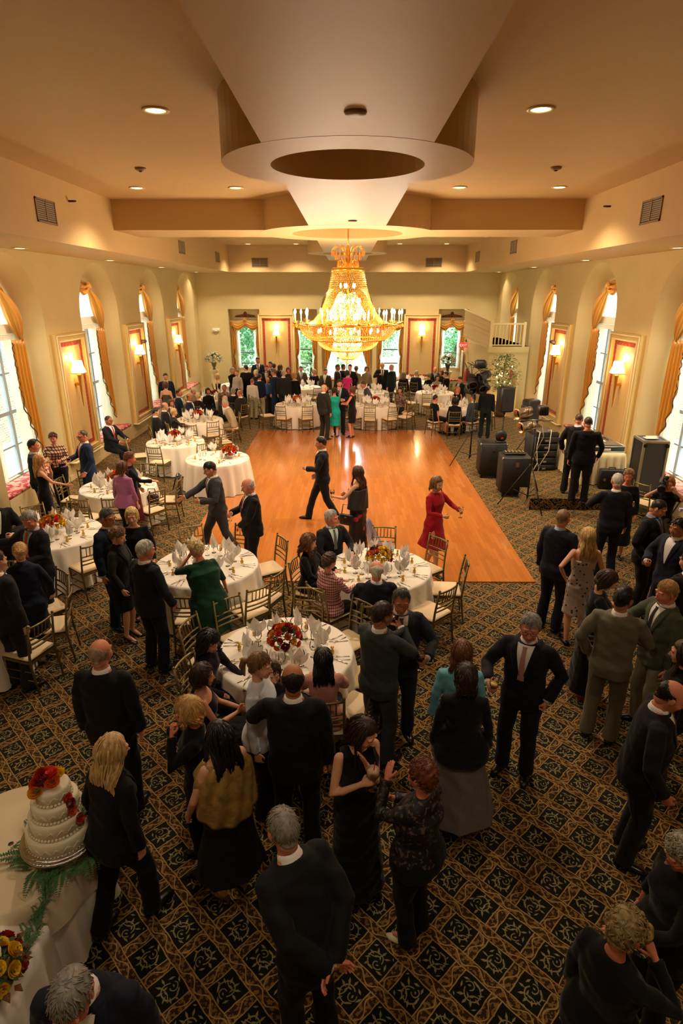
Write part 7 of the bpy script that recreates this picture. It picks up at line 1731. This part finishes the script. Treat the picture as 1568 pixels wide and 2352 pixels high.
# standing cluster left of centre
F(536,852,1.70,140,'person with a grey bob and black top standing in the far left cluster',sex='f',top=('knit','#15140f'),bot=('trousers',blk),hair=('bob','#a08c6c'),Rr='front',L='front')
F(542,856,1.66,200,'pale faced person partly hidden behind the grey bob',sex='f',top=('knit','#b8a8a0'),bot=('trousers',blk),hair=('short','#8a4a30'))
F(564,846,1.80,5,'person in a long black coat seen from behind, far left cluster',top=J('#0f0f10'),hair=('short','#1c1a1c'),yaw=-50)
F(583,828,1.92,172,'tall person in a navy suit standing before the leftmost back window',top=J('#152438'),tie='#4a4a52',hair=('short','#1a1412'),skin='rosy')
F(588,857,1.66,30,'person with white curly hair seen behind the two boys',sex='f',top=('knit','#2a2420'),bot=('trousers',blk),hair=('curlyshort','#d8cca8'))
F(612,846,1.78,190,'person with reddish face and charcoal suit under the left sconce',top=J('#25231f'),hair=('short','#6a3420'),skin='rosy')
F(621,838,1.80,200,'person in a black suit and striped tie against the left panel',top=J('#131316'),tie='#3a4a5a',hair=('short','#241a14'),skin='rosy')
F(587,875,1.50,15,'boy in a white shirt and khaki trousers seen from behind',top=('shirt','#d9d4c6',1.,.92),bot=('trousers','#a09a78'),hair=('crop','#8a5a34'),skin='rosy')
F(599,866,1.62,25,'boy in a navy blazer and khaki trousers',top=J('#141c34'),bot=('trousers','#b3aa88'),hair=('short','#15120f'),skin='tan')
F(612,874,1.45,150,'child in a bright blue shirt held among the standing cluster',top=('shirt','#5a86c8',1.,.90),bot=('trousers','#3a342c'),hair=('short','#c0a078'),skin='rosy')
F(616,859,1.66,-120,'person with short black hair and white collar behind the child',sex='f',top=('knit','#1a1518'),bot=('trousers',blk),hair=('bob','#100d0d'),skin='rosy')
F(632,856,1.80,-70,'person in a steel blue suit with greying hair in the cluster',top=J('#1b2c44'),hair=('short','#5a4a3c'),skin='rosy')
F(647,857,1.80,3,'person in a dark grey suit with silver hair seen from behind',top=J('#22201f'),hair=('short','#a09a90'))
F(642,841,1.78,0,'person with dark brown hair at the back of the cluster',top=J('#1a1a1c'),hair=('short','#2a1a12'))
F(653,845,1.70,60,'person with long brown hair and blue top in the cluster',sex='f',top=('knit','#1c2444'),bot=('trousers',blk),hair=('long','#5a3420'),hlen=.15)
F(668,850,1.66,170,'person with auburn hair behind the blonde one',sex='f',top=('knit','#3a302a'),bot=('trousers',blk),hair=('bob','#5a3020'),skin='rosy')
F(673,863,1.68,-10,'person with honey blonde hair in a black dress coat',sex='f',top=('dress','#0d0d0d',1.,.45),hair=('bob','#b0834a'),yaw=-30,neck=1.42)
F(691,848,1.80,178,'seated person in a brown suit and tie by the back window',top=J('#4a4030'),tie='#7a7a70',hair=('short','#1c1612'),seat=.47,skin='rosy')
F(721,854,1.64,178,'seated person with a grey blonde bob in a black scoop top',sex='f',top=('tank','#100f12',.4,.9),bot=('skirt',blk,.45),hair=('bob','#a8946c'),seat=.47,neck=1.40,skin='rosy')
F(747,854,1.80,-170,'seated person in an open brown suit right of the black scoop top',top=J('#3f3a2a'),tie='#c9b88a',hair=('short','#241a14'),seat=.47,yaw=-20,skin='mid')
# before the arched window
F(781,844,1.78,95,'person in a brown suit holding a drink before the arched window',top=J('#2a2118'),hair=('short','#3a3a34'),skin='tan',L='hold')
F(795,844,1.76,60,'person in a dark green suit before the arched window',top=J('#11201c'),hair=('crop','#2a1e18'),skin='tan')
F(801,857,1.62,-30,'person in a hot pink dress before the arched window',sex='f',top=('dress','#d8308a',.4,.4,.05),hair=('bob','#3a2418'),neck=1.42)
F(824,849,1.66,10,'person in a tan dress with short hair seen from behind',sex='f',top=('dress','#957c58',.5,.3,.05),hair=('curlyshort','#5a4c3c'),fat=1.2,neck=1.44)
F(831,845,1.78,-160,'person in a black suit behind the tan dress',top=J('#101216'),hair=('short','#2a221c'),L='relax')
F(840,852,1.64,170,'person in a beige top beside the black suit near the arched window',sex='f',top=('knit','#8a7c60'),bot=('trousers',blk),hair=('bob','#5a4a3a'))
F(873,841,1.82,178,'person with white hair and black suit holding a hand to the chest',top=J('#0f1216'),tie='#14181c',hair=('short','#dedad0'),skin='rosy',Rr='high',fat=1.1)
F(896,844,1.80,-55,'bald person in a dark teal suit facing the white haired one',top=J('#0f1c20'),hair=('bald','#a89c8c'),skin='rosy')
F(834,884,1.76,-110,'person in a grey suit leaning over the table right of the turquoise group',top=J('#50525c'),hair=('short','#4a3c30'),seat=.62,lean=28,skin='rosy')
F(894,899,1.64,-150,'seated person with dark bobbed hair and floral blouse',sex='f',top=('knit',floralbl,.5),bot=('skirt',blk,.45),hair=('bob','#1c1412'),seat=.47,skin='rosy')
# far right tables
F(934,860,1.66,20,'seated person with long grey blonde hair at the back right',sex='f',top=('knit','#1a1420'),bot=('trousers',blk),hair=('long','#7a6c50'),hlen=.2,seat=.47)
F(951,857,1.76,35,'seated person in a dark blue suit at the table by the panel',top=J('#15202e'),hair=('short','#a0988a'),seat=.47)
F(980,850,1.80,178,'seated bald person in a black suit under the right back panel',top=J('#101218'),shirt='#a9b8c8',hair=('bald','#a8987c'),seat=.47,skin='rosy')
F(985,864,1.64,-10,'seated person with short grey hair in black, back right',sex='f',top=('knit',blk),bot=('trousers',blk),hair=('curlyshort','#6a6250'),seat=.47)
F(1013,857,1.66,-120,'seated person with short brown hair and black jacket, back right',sex='f',top=('knit','#14120f'),bot=('trousers',blk),hair=('bob','#5a2c18'),seat=.47,skin='rosy')
F(1024,860,1.78,-60,'seated person in a dark suit left of the pale bouquet pedestal',top=J('#14120f'),hair=('short','#2c2622'),seat=.47)
F(1002,873,1.64,175,'seated person with dark hair and pale cardigan behind the yellow bouquet',sex='f',top=('knit','#8f8a78'),bot=('trousers',blk),hair=('bob','#1c1412'),seat=.47,skin='rosy')
F(1032,873,1.78,-125,'seated person in a navy suit right of the pale cardigan',top=J('#11141f'),shirt='#a9b4c6',hair=('short','#2a1610'),seat=.47,skin='rosy',pitch=18)
F(1049,897,1.62,180,'seated person with reddish blonde hair in a black sleeveless top',sex='f',top=('tank',blk,0,.9),bot=('skirt',blk,.45),hair=('long','#b0703c'),hlen=.1,seat=.47,neck=1.42,skin='rosy')
F(1000,915,1.68,62,'seated person in a black dress at the corner table, left side',sex='f',top=('dress',blk,.35,.5),hair=('short','#1a1210'),seat=.47,neck=1.44,skin='rosy',fat=1.1)
F(1045,921,1.66,5,'seated person with black curly hair and black coat, back to the camera',sex='f',top=('knit',blk),bot=('trousers',blk),hair=('longcurly','#0c0b0b'),hlen=.08,seat=.47,fat=1.1)
F(1086,914,1.76,-38,'seated person in a grey blue suit at the corner table, right side',top=J('#3a4450'),bot=('trousers','#26282c'),hair=('short','#5a3c24'),seat=.47,skin='rosy')
F(1120,893,1.72,20,'standing person in dark clothes half hidden by the cluster of black lamps',top=('knit',blk),bot=('trousers','#0f1c1c'),hair=('short','#1c1612'))
run_jobs()
# nobody stands inside a table or inside a neighbour
for it in range(80):
    for i,q in enumerate(PEOPLE):
        if q.lod==2: continue
        x,y,z=q.loc
        if q.label.startswith('standing person in dark clothes') or q.zoff: continue
        for k,((tx,ty),_) in TD.items():
            dx,dy=x-tx,y-ty; d=math.hypot(dx,dy)+1e-6; lim=1.0 if q.seat and q.seat<.5 else .93
            if d<lim:
                if it==0 and d<.6: dy+=.5; d=math.hypot(dx,dy)
                s_=(lim-d)*.5 if d<lim else 0; x+=dx/d*s_; y+=dy/d*s_
        for r in PEOPLE:
            if r is q: continue
            dx,dy=x-r.loc[0],y-r.loc[1]; d=math.hypot(dx,dy)+1e-6; lim=.52 if (q.seat and r.seat) else .44
            if d<lim: s_=(lim-d)*(.25 if r.lod<2 else .5); x+=dx/d*s_; y+=dy/d*s_
        q.loc=(x,min(y,28.8),z)
for q in PEOPLE:
    finish(q)
    if q.seat and abs(q.seat-.47)<.02:
        fx,fy=-math.sin(q.rz),math.cos(q.rz); chair_at(q.loc[0]+fx*.04,q.loc[1]+fy*.04,q.a,'chair occupied by the %s'%(' '.join(q.label.split()[:12]).rstrip(',')))
